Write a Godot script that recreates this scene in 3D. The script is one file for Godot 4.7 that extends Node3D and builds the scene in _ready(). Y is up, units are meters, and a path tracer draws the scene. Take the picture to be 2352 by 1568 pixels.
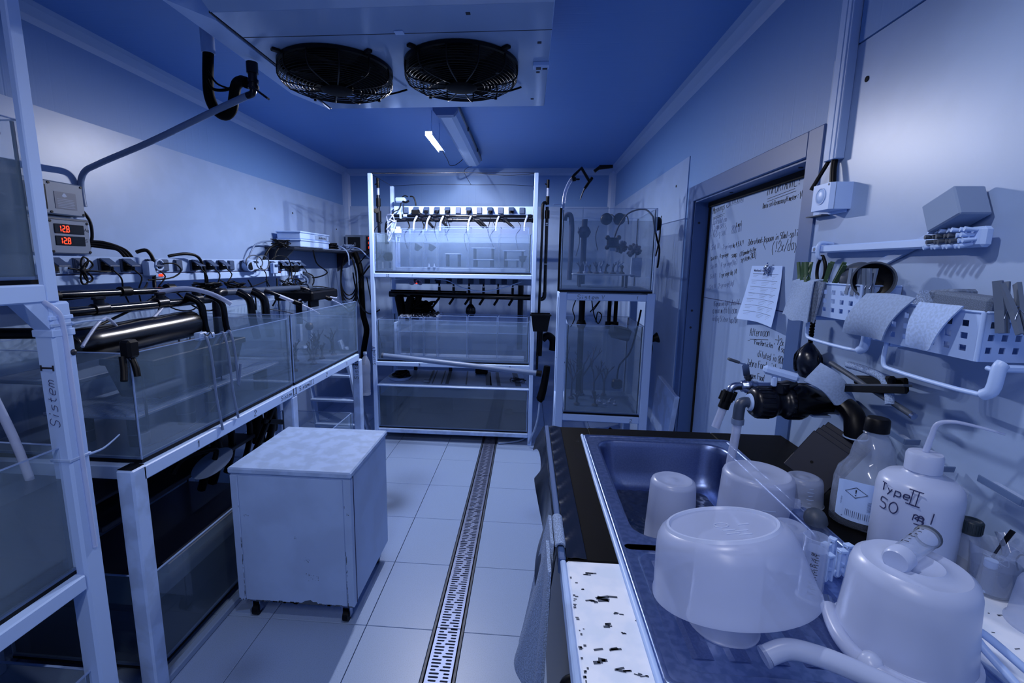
extends Node3D

# ---------------------------------------------------------------- geometry collector
class B:
	var v := PackedVector3Array()
	var n := PackedVector3Array()
	var u := PackedVector2Array()
	var c := PackedColorArray()
	var xf := Transform3D()
	var paint = null

	func tri(a: Vector3, b: Vector3, d: Vector3, na := Vector3.ZERO, nb := Vector3.ZERO, nd := Vector3.ZERO, ua := Vector2.ZERO, ub := Vector2.ZERO, ud := Vector2.ZERO) -> void:
		if na == Vector3.ZERO:
			na = (b - a).cross(d - a).normalized()
			nb = na
			nd = na
		for k in [[a, na, ua], [d, nd, ud], [b, nb, ub]]:
			var p: Vector3 = xf * (k[0] as Vector3)
			v.append(p)
			n.append((xf.basis.inverse().transposed() * (k[1] as Vector3)).normalized())
			u.append(k[2])
			if paint != null:
				c.append(paint.call(p))

	func quad(a: Vector3, b: Vector3, d: Vector3, e: Vector3) -> void:
		tri(a, b, d, Vector3.ZERO, Vector3.ZERO, Vector3.ZERO, Vector2(0, 0), Vector2(1, 0), Vector2(1, 1))
		tri(a, d, e, Vector3.ZERO, Vector3.ZERO, Vector3.ZERO, Vector2(0, 0), Vector2(1, 1), Vector2(0, 1))

	func quadn(a: Vector3, b: Vector3, d: Vector3, e: Vector3, na: Vector3, nb: Vector3, nd: Vector3, ne: Vector3) -> void:
		tri(a, b, d, na, nb, nd)
		tri(a, d, e, na, nd, ne)

	# chamfered box: centre, size, chamfer, turn
	func box(o: Vector3, s: Vector3, r := 0.0, q := Basis()) -> B:
		var h := s * 0.5
		r = minf(r, minf(h.x, minf(h.y, h.z)) * 0.9)
		var ax := [Vector3.RIGHT, Vector3.UP, Vector3.BACK]
		for i in 3:
			var j := (i + 1) % 3
			var k := (i + 2) % 3
			for sg: float in [-1.0, 1.0]:
				var f: Vector3 = ax[i] * h[i] * sg
				var a: Vector3 = ax[j] * (h[j] - r) * sg
				var b: Vector3 = ax[k] * (h[k] - r)
				quad(o + q * (f - a - b), o + q * (f + a - b), o + q * (f + a + b), o + q * (f - a + b))
		if r <= 0.0:
			return self
		for i in 3:
			var j := (i + 1) % 3
			var k := (i + 2) % 3
			for sj: float in [-1.0, 1.0]:
				for sk: float in [-1.0, 1.0]:
					var e: Vector3 = ax[i] * (h[i] - r)
					var p: Vector3 = ax[j] * h[j] * sj + ax[k] * (h[k] - r) * sk
					var w: Vector3 = ax[j] * (h[j] - r) * sj + ax[k] * h[k] * sk
					if sj * sk > 0:
						quad(o + q * (p - e), o + q * (p + e), o + q * (w + e), o + q * (w - e)) if false else quad(o + q * (p + e), o + q * (p - e), o + q * (w - e), o + q * (w + e))
					else:
						quad(o + q * (p - e), o + q * (p + e), o + q * (w + e), o + q * (w - e))
		for sx: float in [-1.0, 1.0]:
			for sy: float in [-1.0, 1.0]:
				for sz: float in [-1.0, 1.0]:
					var p := Vector3(h.x * sx, (h.y - r) * sy, (h.z - r) * sz)
					var w := Vector3((h.x - r) * sx, h.y * sy, (h.z - r) * sz)
					var t := Vector3((h.x - r) * sx, (h.y - r) * sy, h.z * sz)
					if sx * sy * sz > 0:
						tri(o + q * p, o + q * w, o + q * t)
					else:
						tri(o + q * p, o + q * t, o + q * w)
		return self

	# box given by two opposite corners
	func bx(a: Vector3, b: Vector3, r := 0.0) -> B:
		return box((a + b) * 0.5, (b - a).abs(), r)

	func side_axes(d: Vector3) -> Array:
		var s := d.cross(Vector3.UP if absf(d.y) < 0.9 else Vector3.RIGHT).normalized()
		return [s, s.cross(d).normalized()]

	func cyl(a: Vector3, b: Vector3, r: float, r2 := -1.0, m := 14, caps := true) -> B:
		if r2 < 0.0:
			r2 = r
		var d := (b - a).normalized()
		var ax := side_axes(d)
		for i in m:
			var t0 := TAU * i / m
			var t1 := TAU * (i + 1) / m
			var p0: Vector3 = ax[0] * cos(t0) + ax[1] * sin(t0)
			var p1: Vector3 = ax[0] * cos(t1) + ax[1] * sin(t1)
			quadn(a + p1 * r, a + p0 * r, b + p0 * r2, b + p1 * r2, p1, p0, p0, p1)
			if caps:
				tri(a, a + p0 * r, a + p1 * r)
				tri(b, b + p1 * r2, b + p0 * r2)
		return self

	func curve(pts: Array, k := 6) -> PackedVector3Array:
		var out := PackedVector3Array()
		for i in pts.size() - 1:
			var a: Vector3 = pts[max(i - 1, 0)]
			var b: Vector3 = pts[i]
			var d: Vector3 = pts[i + 1]
			var e: Vector3 = pts[min(i + 2, pts.size() - 1)]
			for j in k:
				var l := b.distance_to(d)
				out.append(b.cubic_interpolate_in_time(d, a, e, float(j) / k, sqrt(l), -sqrt(a.distance_to(b)), sqrt(l) + sqrt(d.distance_to(e))))
		out.append(pts[-1])
		return out

	# swept round tube through points (smoothed when k > 1)
	func tube(pts: Array, r: float, m := 8, k := 5, r2 := -1.0) -> B:
		var p: PackedVector3Array = curve(pts, k) if k > 1 and pts.size() > 2 else PackedVector3Array(pts)
		if r2 < 0.0:
			r2 = r
		var s := Vector3.ZERO
		var rings := []
		var last := p.size() - 1
		for i in p.size():
			var d: Vector3 = (p[min(i + 1, last)] - p[max(i - 1, 0)]).normalized()
			if i == 0:
				s = side_axes(d)[0]
			else:
				s = (s - d * s.dot(d))
				s = s.normalized() if s.length() > 0.01 else side_axes(d)[0]
			var w := s.cross(d).normalized()
			var rr := lerpf(r, r2, float(i) / maxf(last, 1))
			var ring := []
			for j in m:
				var t := TAU * j / m
				var o := s * cos(t) + w * sin(t)
				ring.append([p[i] + o * rr, o])
			rings.append(ring)
		for i in last:
			for j in m:
				var a = rings[i][j]
				var b = rings[i][(j + 1) % m]
				var d = rings[i + 1][(j + 1) % m]
				var e = rings[i + 1][j]
				quadn(b[0], a[0], e[0], d[0], b[1], a[1], e[1], d[1])
		for j in m:
			tri(p[0], rings[0][j][0], rings[0][(j + 1) % m][0])
			tri(p[last], rings[last][(j + 1) % m][0], rings[last][j][0])
		return self

	# turned shape: profile of (radius, height), outside on the right going up
	func lathe(prof: Array, at := Transform3D(), m := 28, sx := 1.0, sz := 1.0) -> B:
		var k := prof.size()
		var sn := []
		for i in k - 1:
			var d: Vector2 = prof[i + 1] - prof[i]
			sn.append(Vector2(d.y, -d.x).normalized())
		for i in k - 1:
			var n0: Vector2 = sn[i]
			var n1: Vector2 = sn[i]
			if i > 0 and sn[i].dot(sn[i - 1]) > 0.6:
				n0 = (sn[i] + sn[i - 1]).normalized()
			if i < k - 2 and sn[i].dot(sn[i + 1]) > 0.6:
				n1 = (sn[i] + sn[i + 1]).normalized()
			for j in m:
				var t0 := TAU * j / m
				var t1 := TAU * (j + 1) / m
				var c0 := Vector3(cos(t0) * sx, 0, -sin(t0) * sz)
				var c1 := Vector3(cos(t1) * sx, 0, -sin(t1) * sz)
				var a: Vector3 = at * (c0 * prof[i].x + Vector3(0, prof[i].y, 0))
				var b: Vector3 = at * (c1 * prof[i].x + Vector3(0, prof[i].y, 0))
				var d: Vector3 = at * (c1 * prof[i + 1].x + Vector3(0, prof[i + 1].y, 0))
				var e: Vector3 = at * (c0 * prof[i + 1].x + Vector3(0, prof[i + 1].y, 0))
				var q := at.basis
				var na := (q * (c0 * n0.x + Vector3(0, n0.y, 0))).normalized()
				var nb := (q * (c1 * n0.x + Vector3(0, n0.y, 0))).normalized()
				var nd := (q * (c1 * n1.x + Vector3(0, n1.y, 0))).normalized()
				var ne := (q * (c0 * n1.x + Vector3(0, n1.y, 0))).normalized()
				if prof[i].x > 1e-6:
					tri(a, b, d, na, nb, nd)
				if prof[i + 1].x > 1e-6:
					tri(a, d, e, na, nd, ne)
		return self

	# polygon (counter-clockwise in local XY) pushed along local +Z
	func prism(poly: Array, at: Transform3D, depth: float) -> B:
		var pp := PackedVector2Array(poly)
		if Geometry2D.is_polygon_clockwise(pp):
			pp.reverse()
		var ix := Geometry2D.triangulate_polygon(pp)
		var z := Vector3(0, 0, depth)
		var p3 := func(i: int) -> Vector3: return Vector3(pp[i].x, pp[i].y, 0)
		for i in range(0, ix.size(), 3):
			var a: Vector3 = p3.call(ix[i])
			var b: Vector3 = p3.call(ix[i + 1])
			var d: Vector3 = p3.call(ix[i + 2])
			if (b - a).cross(d - a).z < 0:
				var t := b
				b = d
				d = t
			tri(at * (a + z), at * (b + z), at * (d + z))
			tri(at * a, at * d, at * b)
		for i in pp.size():
			var a: Vector3 = p3.call(i)
			var b: Vector3 = p3.call((i + 1) % pp.size())
			quad(at * a, at * b, at * (b + z), at * (a + z))
		return self

	# sheet with thickness from a function of (s, t) in 0..1
	func sheet(f: Callable, nu: int, nv: int, th: float) -> B:
		var p := []
		var m := []
		for i in nu + 1:
			for j in nv + 1:
				p.append(f.call(float(i) / nu, float(j) / nv))
		var w := nv + 1
		for i in nu + 1:
			for j in nv + 1:
				var du: Vector3 = p[min(i + 1, nu) * w + j] - p[max(i - 1, 0) * w + j]
				var dv: Vector3 = p[i * w + min(j + 1, nv)] - p[i * w + max(j - 1, 0)]
				m.append(du.cross(dv).normalized())
		for i in nu:
			for j in nv:
				var a := i * w + j
				var b := (i + 1) * w + j
				var d := b + 1
				var e := a + 1
				quadn(p[a], p[b], p[d], p[e], m[a], m[b], m[d], m[e])
				quadn(p[a] - m[a] * th, p[e] - m[e] * th, p[d] - m[d] * th, p[b] - m[b] * th, -m[a], -m[e], -m[d], -m[b])
				if j == 0:
					quad(p[a] - m[a] * th, p[b] - m[b] * th, p[b], p[a])
				if j == nv - 1:
					quad(p[e], p[d], p[d] - m[d] * th, p[e] - m[e] * th)
				if i == 0:
					quad(p[a], p[e], p[e] - m[e] * th, p[a] - m[a] * th)
				if i == nu - 1:
					quad(p[b] - m[b] * th, p[d] - m[d] * th, p[d], p[b])
		return self

	func mesh() -> ArrayMesh:
		var a := []
		a.resize(Mesh.ARRAY_MAX)
		a[Mesh.ARRAY_VERTEX] = v
		a[Mesh.ARRAY_NORMAL] = n
		a[Mesh.ARRAY_TEX_UV] = u
		if c.size():
			a[Mesh.ARRAY_COLOR] = c
		var m := ArrayMesh.new()
		m.add_surface_from_arrays(Mesh.PRIMITIVE_TRIANGLES, a)
		return m

# marker handwriting: strokes as pairs of digits on a 7 x 10 grid, baseline 2
const GLYPH := {
	"A": "023962 1555", "B": "020949674606 46644202", "C": "6859190605125263", "D": "020939653202", "E": "62020969 0656", "F": "020969 0656", "G": "684919060512526545", "I": "3239", "|": "3239 1252 1959",
	"L": "090262", "M": "0209356962", "N": "02096269", "O": "190605125265665919", "P": "020949675505", "R": "020949675505 3562", "S": "68491907165564521203", "T": "0969 3932", "V": "093269", "W": "0912365269", "X": "0962 0269", "Z": "09690262", "H": "0209 6269 0666", "K": "0209 6905 2662",
	"a": "561604124254 5652", "b": "090252645606", "c": "5616041252", "d": "5616041252 5952", "e": "04545616041252", "f": "594832 1656", "g": "5616041353 565010", "h": "0902 05264652", "i": "3632 3839", "j": "463010 4849", "k": "0902 0456 2452", "l": "3932", "m": "0602 05163532 35466562", "n": "0602 05264652",
	"o": "16041252645616", "p": "0600 0656645202", "q": "5616041252 5650", "r": "0602 042656", "s": "561605544202", "t": "28234252 0646", "u": "0603124253 5652", "v": "063256", "w": "0612365266", "x": "0652 0256", "y": "0633 5610", "z": "06560252",
	"0": "290704224264674929", "1": "173932", "2": "071949670262", "3": "08295846 264664521203", "4": "390464 4942", "5": "69090646644202", "6": "5829041242644605", "7": "096932", "8": "3608295967360422526436", "9": "65260829596762",
	".": "2232", ":": "3334 3637", "/": "0169", "(": "49161340", ")": "19464310", "-": "1454", "=": "1353 1555", "!": "3934 3233", "'": "3937", ",": "3220", "&": "6218394804124556", ">": "0565 4765 4365", "~": "05264465", "^": "0639 3966",
}

var M := {}
var taken := {}
var xf := Transform3D()   # frame in which the next shapes are built

func nb() -> B:
	var b := B.new()
	b.xf = xf
	return b

func m(key: String) -> Material:
	return M[key]

func base_of(o: Node3D) -> Vector3:
	var p := Vector3.ZERO
	var q: Node = o
	while q != self and q != null:
		p += (q as Node3D).position
		q = q.get_parent()
	return p

# one mesh; its vertices are in world metres and are moved to the parent's base
func part(parent: Node3D, called: String, b: B, mat: String, label := "") -> MeshInstance3D:
	var o := MeshInstance3D.new()
	o.name = called
	var at := base_of(parent)
	if at != Vector3.ZERO:
		for i in b.v.size():
			b.v[i] -= at
	o.mesh = b.mesh()
	o.material_override = m(mat)
	parent.add_child(o, true)
	if label:
		o.set_meta("label", label)
	return o

func numbered(called: String) -> String:
	var k: int = taken.get(called, 0)
	taken[called] = k + 1
	return called if k == 0 else "%s_%03d" % [called, k]

func tag(o: Node3D, label: String, category: String, group := "") -> Node3D:
	o.set_meta("label", label)
	o.set_meta("category", category)
	if group:
		o.set_meta("group", group)
	return o

func thing(called: String, label: String, category: String, at: Vector3, group := "") -> Node3D:
	var o := Node3D.new()
	o.name = numbered(called)
	o.position = xf * at
	add_child(o)
	return tag(o, label, category, group)

# a thing that is one mesh, its origin at "at"
func solo(called: String, label: String, category: String, at: Vector3, b: B, mat: String, group := "") -> MeshInstance3D:
	var p := xf * at
	for i in b.v.size():
		b.v[i] -= p
	var o := MeshInstance3D.new()
	o.name = numbered(called)
	o.mesh = b.mesh()
	o.material_override = m(mat)
	o.position = p
	add_child(o)
	tag(o, label, category, group)
	return o

func struct(called: String, b: B, mat: String) -> MeshInstance3D:
	var o := MeshInstance3D.new()
	o.name = called
	o.mesh = b.mesh()
	o.material_override = m(mat)
	add_child(o)
	o.set_meta("kind", "structure")
	return o

func dup(src: Node3D, at: Vector3, label: String, turn := Basis()) -> Node3D:
	var o: Node3D = src.duplicate()
	o.name = numbered(String(src.name).rstrip("0123456789").trim_suffix("_"))
	add_child(o)
	o.transform = Transform3D(turn, xf * at)
	o.set_meta("label", label)
	return o

# handwriting as thin raised ink strokes on a surface
func ink(b: B, text: String, at: Vector3, right: Vector3, up: Vector3, size: float, w := 0.0012, slant := 0.12, wobble := 0.0) -> void:
	var x := 0.0
	var k := size / 7.0
	var rng := RandomNumberGenerator.new()
	rng.seed = hash(text)
	for ch in text:
		if GLYPH.has(ch):
			var dy := rng.randf_range(-wobble, wobble)
			for s: String in GLYPH[ch].split(" ", false):
				if s.length() < 4:
					continue
				var pts := []
				for i in range(0, s.length() - 1, 2):
					var gx := float(s[i]) * 0.75
					var gy := float(s[i + 1]) - 2.0 + dy
					pts.append(at + right * ((x + gx + gy * slant) * k) + up * (gy * k))
				b.tube(pts, w, 4, 3 if pts.size() > 3 else 1)
		x += 6.0 if ch != " " else 4.0

func ink_length(text: String, size: float) -> float:
	return text.length() * 6.0 * size / 7.0

# ---------------------------------------------------------------- camera, light, exposure
func _ready() -> void:
	var cam := Camera3D.new()
	cam.name = "camera"
	cam.projection = Camera3D.PROJECTION_FRUSTUM
	cam.keep_aspect = Camera3D.KEEP_HEIGHT
	cam.near = 0.05
	cam.far = 60.0
	cam.size = 0.05 * 1568.0 / 1077.58
	cam.frustum_offset = Vector2(0.05 * (1176.0 - 1125.38) / 1077.58, 0.0)
	cam.position = Vector3(0, 1.55, 0)
	cam.rotation_degrees = Vector3(-9.27404, 4.46111, 0.71558)
	add_child(cam)
	cam.current = true

	var env := Environment.new()
	env.background_mode = Environment.BG_COLOR
	env.background_color = Color(0.0, 0.0, 0.0)
	env.tonemap_mode = Environment.TONE_MAPPER_LINEAR
	env.tonemap_exposure = 1.0
	env.sdfgi_enabled = true
	env.ssao_enabled = true
	env.ssil_enabled = true
	var we := WorldEnvironment.new()
	we.name = "environment"
	we.environment = env
	add_child(we)

	materials()
	room_lights()
	shell()
	floor_and_drain()
	door_and_wall_print()
	ceiling_things()
	near_rack()
	left_bench()
	left_bench_gear()
	back_corner()
	back_rack()
	right_tank()
	cart_and_aisle()
	counter()
	sink_things()
	tap_things()
	wall_things()

const LAMP := Color(0.94, 0.94, 0.98)

func room_lights() -> void:
	# three sources inside the open channel of the LED bar that hangs beside the old fitting (built in ceiling_things)
	for z in [-3.42, -3.60, -3.78]:
		var o := OmniLight3D.new()
		o.name = "led_bar_glow"
		o.light_energy = 1.3
		o.light_color = LAMP
		o.omni_range = 14.0
		o.omni_attenuation = 2.0
		o.light_size = 0.011
		o.shadow_enabled = true
		o.position = Vector3(-0.70, 2.4275, z)
		add_child(o)
	# downlight over the sink end, above the picture's upper edge
	var s := SpotLight3D.new()
	s.name = "downlight_glow"
	s.light_energy = 0.8
	s.light_color = LAMP
	s.spot_range = 12.0
	s.spot_attenuation = 2.0
	s.spot_angle = 74.0
	s.spot_angle_attenuation = 0.5
	s.light_size = 0.035
	s.shadow_enabled = true
	s.position = Vector3(0.0, 2.525, -0.80)
	s.rotation_degrees = Vector3(-90, 0, 0)
	add_child(s)
	# unseen fill light, added behind the camera in the form of a ceiling fitting
	var f := AreaLight3D.new()
	f.name = "added_fill_glow"
	f.area_size = Vector2(0.12, 1.2)
	f.light_energy = 2.0
	f.light_color = LAMP
	f.area_range = 12.0
	f.shadow_enabled = true
	f.position = Vector3(-0.45, 2.518, 0.72)
	f.rotation_degrees = Vector3(-90, 0, 0)
	add_child(f)

func flat(key: String, col: Color, rough := 0.5, metal := 0.0, spec := 0.5) -> StandardMaterial3D:
	var s := StandardMaterial3D.new()
	s.resource_name = key
	s.albedo_color = col
	s.roughness = rough
	s.metallic = metal
	s.metallic_specular = spec
	M[key] = s
	return s

func see(key: String, col: Color, alpha: float, rough: float) -> StandardMaterial3D:
	var s := flat(key, Color(col.r, col.g, col.b, alpha), rough)
	s.transparency = BaseMaterial3D.TRANSPARENCY_ALPHA
	return s

func glow(key: String, col: Color, e: float) -> void:
	var s := flat(key, col, 0.4)
	s.emission_enabled = true
	s.emission = col
	s.emission_energy_multiplier = e

func speckle(s: StandardMaterial3D, freq: float, lo: Color, hi: Color, per_metre: float, size := 256, from := 0.35, to := 0.65) -> void:
	var f := FastNoiseLite.new()
	f.seed = hash(s.resource_name)
	f.frequency = freq
	f.fractal_octaves = 5
	var t := NoiseTexture2D.new()
	t.width = size
	t.height = size
	t.seamless = true
	t.noise = f
	var g := Gradient.new()
	g.set_color(0, lo)
	g.set_offset(0, from)
	g.set_color(1, hi)
	g.set_offset(1, to)
	t.color_ramp = g
	s.albedo_texture = t
	s.uv1_triplanar = true
	s.uv1_world_triplanar = true
	s.uv1_scale = Vector3.ONE * per_metre

func ribs(s: StandardMaterial3D, along_x: bool) -> void:
	var im := Image.create(256, 256, false, Image.FORMAT_RGB8)
	var rng := RandomNumberGenerator.new()
	rng.seed = 7
	var line := []
	for i in 256:
		line.append(0.6 + rng.randf_range(-0.05, 0.05))
	for k in 9:
		var at := int(k * 28.4) + rng.randi_range(-3, 3)
		var d := rng.randf_range(0.15, 0.5)
		for w in [-1, 0, 1]:
			line[posmod(at + w, 256)] -= d * (1.0 if w == 0 else 0.5)
	for i in 256:
		for j in 256:
			var h: float = line[i if along_x else j]
			im.set_pixel(i, j, Color(h, h, h))
	s.heightmap_enabled = true
	s.heightmap_texture = ImageTexture.create_from_image(im)
	s.heightmap_scale = 0.12
	s.uv1_triplanar = true
	s.uv1_world_triplanar = true
	s.uv1_scale = Vector3.ONE * 1.6

func grey(v: float) -> Color:
	return Color(v * 0.70, v * 0.815, v)

func materials() -> void:
	ribs(flat("panel", Color(0.42, 0.57, 0.78), 0.5), true)  # sheet above the boards, coloured darker than them to deepen shade up there
	ribs(flat("panel_ceiling", Color(0.36, 0.54, 0.80), 0.42), false)  # ceiling darkened and blued in its colour, standing in for deeper shade
	speckle(flat("board", Color.WHITE, 0.36), 0.02, grey(0.81), grey(0.83), 0.8)
	flat("cove", grey(0.82), 0.45)
	speckle(flat("cart_white", Color.WHITE, 0.4), 0.01, grey(0.88), grey(0.92), 1.0)
	speckle(flat("slab", Color.WHITE, 0.5), 0.03, grey(0.86), grey(0.93), 1.5)
	speckle(flat("paint_chip", Color.WHITE, 0.5), 0.02, Color(0.86, 0.91, 0.98), Color(0.92, 0.95, 1.0), 2.0)
	flat("dark_sheet", Color(0.07, 0.10, 0.17), 0.28)
	see("wet", Color(0.10, 0.13, 0.2), 0.35, 0.1)
	speckle(flat("steel_bowl", Color.WHITE, 0.36, 1.0), 0.1, Color(0.44, 0.51, 0.68), Color(0.48, 0.55, 0.72), 6.0)
	see("frost_bowl", Color(0.74, 0.80, 0.94), 0.60, 0.3)
	see("murk_pale", Color(0.30, 0.38, 0.55), 0.6, 0.3)
	flat("plate_dark", Color(0.06, 0.09, 0.17), 0.55)
	flat("peg_grey", grey(0.60), 0.45)
	flat("peg_blue", grey(0.50), 0.45)
	speckle(flat("cloth_dark", Color.WHITE, 0.95), 0.08, grey(0.50), grey(0.62), 6.0)
	speckle(flat("cloth_white", Color.WHITE, 0.9), 0.08, grey(0.88), grey(0.96), 6.0)
	flat("pvc_gloss", Color(0.03, 0.04, 0.07), 0.16, 0.0, 0.5)
	flat("film_gloss", Color(0.02, 0.025, 0.05), 0.22, 0.0, 0.6)
	flat("case_grey", grey(0.56), 0.5)
	flat("coral_dark", Color(0.06, 0.085, 0.16), 0.8)
	flat("murk_solid", Color(0.10, 0.15, 0.28), 0.8)
	see("clear_cell", Color(0.45, 0.58, 0.85), 0.07, 0.3)
	flat("door_skin", grey(0.84), 0.4)
	flat("unit_gloss", grey(0.84), 0.12)
	see("fitting_cover", grey(0.85), 0.9, 0.3)
	flat("paint", grey(0.96), 0.42)
	speckle(flat("paint_worn", Color.WHITE, 0.45), 0.02, grey(0.88), grey(0.97), 1.2)
	flat("white", grey(0.98), 0.4)
	flat("whiteish", grey(0.88), 0.45)
	flat("pale", grey(0.75), 0.5)
	flat("mid", grey(0.55), 0.5)
	flat("slate", grey(0.36), 0.5)
	flat("socket", Color(0.22, 0.29, 0.42), 0.5)
	flat("frame_grey", Color(0.27, 0.38, 0.58), 0.45)
	flat("dark", Color(0.10, 0.13, 0.20), 0.5)
	flat("black", Color(0.02, 0.028, 0.055), 0.45, 0.0, 0.3)
	flat("black_gloss", Color(0.02, 0.026, 0.05), 0.2, 0.0, 0.4)
	flat("rubber", Color(0.015, 0.018, 0.03), 0.6, 0.0, 0.2)
	flat("ink", Color(0.03, 0.035, 0.10), 0.6)
	flat("ink_pale", Color(0.36, 0.41, 0.60), 0.7)
	flat("ink_blue", Color(0.14, 0.17, 0.36), 0.7)
	flat("pvc", Color(0.22, 0.27, 0.36), 0.4)
	flat("pvc_dark", Color(0.035, 0.05, 0.10), 0.3, 0.0, 0.4)
	flat("pipe_grey", Color(0.40, 0.48, 0.62), 0.4)
	flat("gap", Color(0.01, 0.012, 0.02), 0.9)
	speckle(flat("tile", Color.WHITE, 0.38), 0.25, grey(0.76), grey(0.82), 1.7, 512, 0.2, 0.5)
	M["tile"].vertex_color_use_as_albedo = true
	flat("grout", Color(0.05, 0.06, 0.10), 0.9)
	flat("steel", Color(0.60, 0.66, 0.78), 0.28, 1.0)
	speckle(flat("steel_brushed", Color.WHITE, 0.34, 1.0), 0.03, Color(0.52, 0.60, 0.76), Color(0.60, 0.67, 0.82), 6.0)
	flat("steel_grate", Color(0.50, 0.55, 0.68), 0.45, 0.6)
	flat("chrome", Color(0.78, 0.82, 0.9), 0.12, 1.0)
	see("glass", Color(0.7, 0.85, 1.0), 0.10, 0.03)
	see("glass_edge", Color(0.35, 0.45, 0.62), 0.75, 0.3)
	see("pane_edge", Color(0.55, 0.66, 0.86), 0.8, 0.3)
	see("water", Color(0.13, 0.21, 0.40), 0.24, 0.3)
	see("murk", Color(0.02, 0.035, 0.085), 0.82, 0.3)
	see("frost", Color(0.74, 0.80, 0.94), 0.62, 0.3)
	see("frost_thin", Color(0.72, 0.79, 0.94), 0.42, 0.3)
	see("frost_dense", Color(0.74, 0.80, 0.93), 0.86, 0.3)
	see("clear", Color(0.75, 0.82, 0.95), 0.22, 0.1)
	see("clear_tint", Color(0.62, 0.70, 0.86), 0.40, 0.3)
	flat("liquid_dark", Color(0.02, 0.025, 0.05), 0.15)
	flat("green", Color(0.22, 0.33, 0.22), 0.5)
	flat("green_dark", Color(0.10, 0.16, 0.20), 0.4)
	flat("coral", Color(0.13, 0.18, 0.30), 0.8)
	flat("coral_pale", Color(0.42, 0.50, 0.66), 0.8)
	var cl := flat("cloth", Color.WHITE, 0.9)
	speckle(cl, 0.08, grey(0.76), grey(0.82), 6.0)
	speckle(flat("towel", Color.WHITE, 0.95), 0.14, grey(0.62), grey(0.88), 7.0)
	speckle(flat("sponge", Color.WHITE, 0.95), 0.25, grey(0.42), grey(0.62), 9.0)
	flat("foam", grey(0.72), 0.9)
	flat("paper", grey(1.0), 0.7)
	flat("red_glow_off", Color(0.3, 0.05, 0.05), 0.4)
	glow("orange_display", Color(1.0, 0.22, 0.05), 2.6)
	glow("red_lamp", Color(1.0, 0.20, 0.08), 2.2)
	glow("led_light", Color(0.92, 0.93, 1.0), 16.0)
	glow("fitting_light", Color(0.85, 0.87, 1.0), 1.0)

# ---------------------------------------------------------------- the room
const XL := -2.141
const XR := 0.937
const ZB := -5.5
const ZF := 1.7
const YC := 2.608

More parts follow.
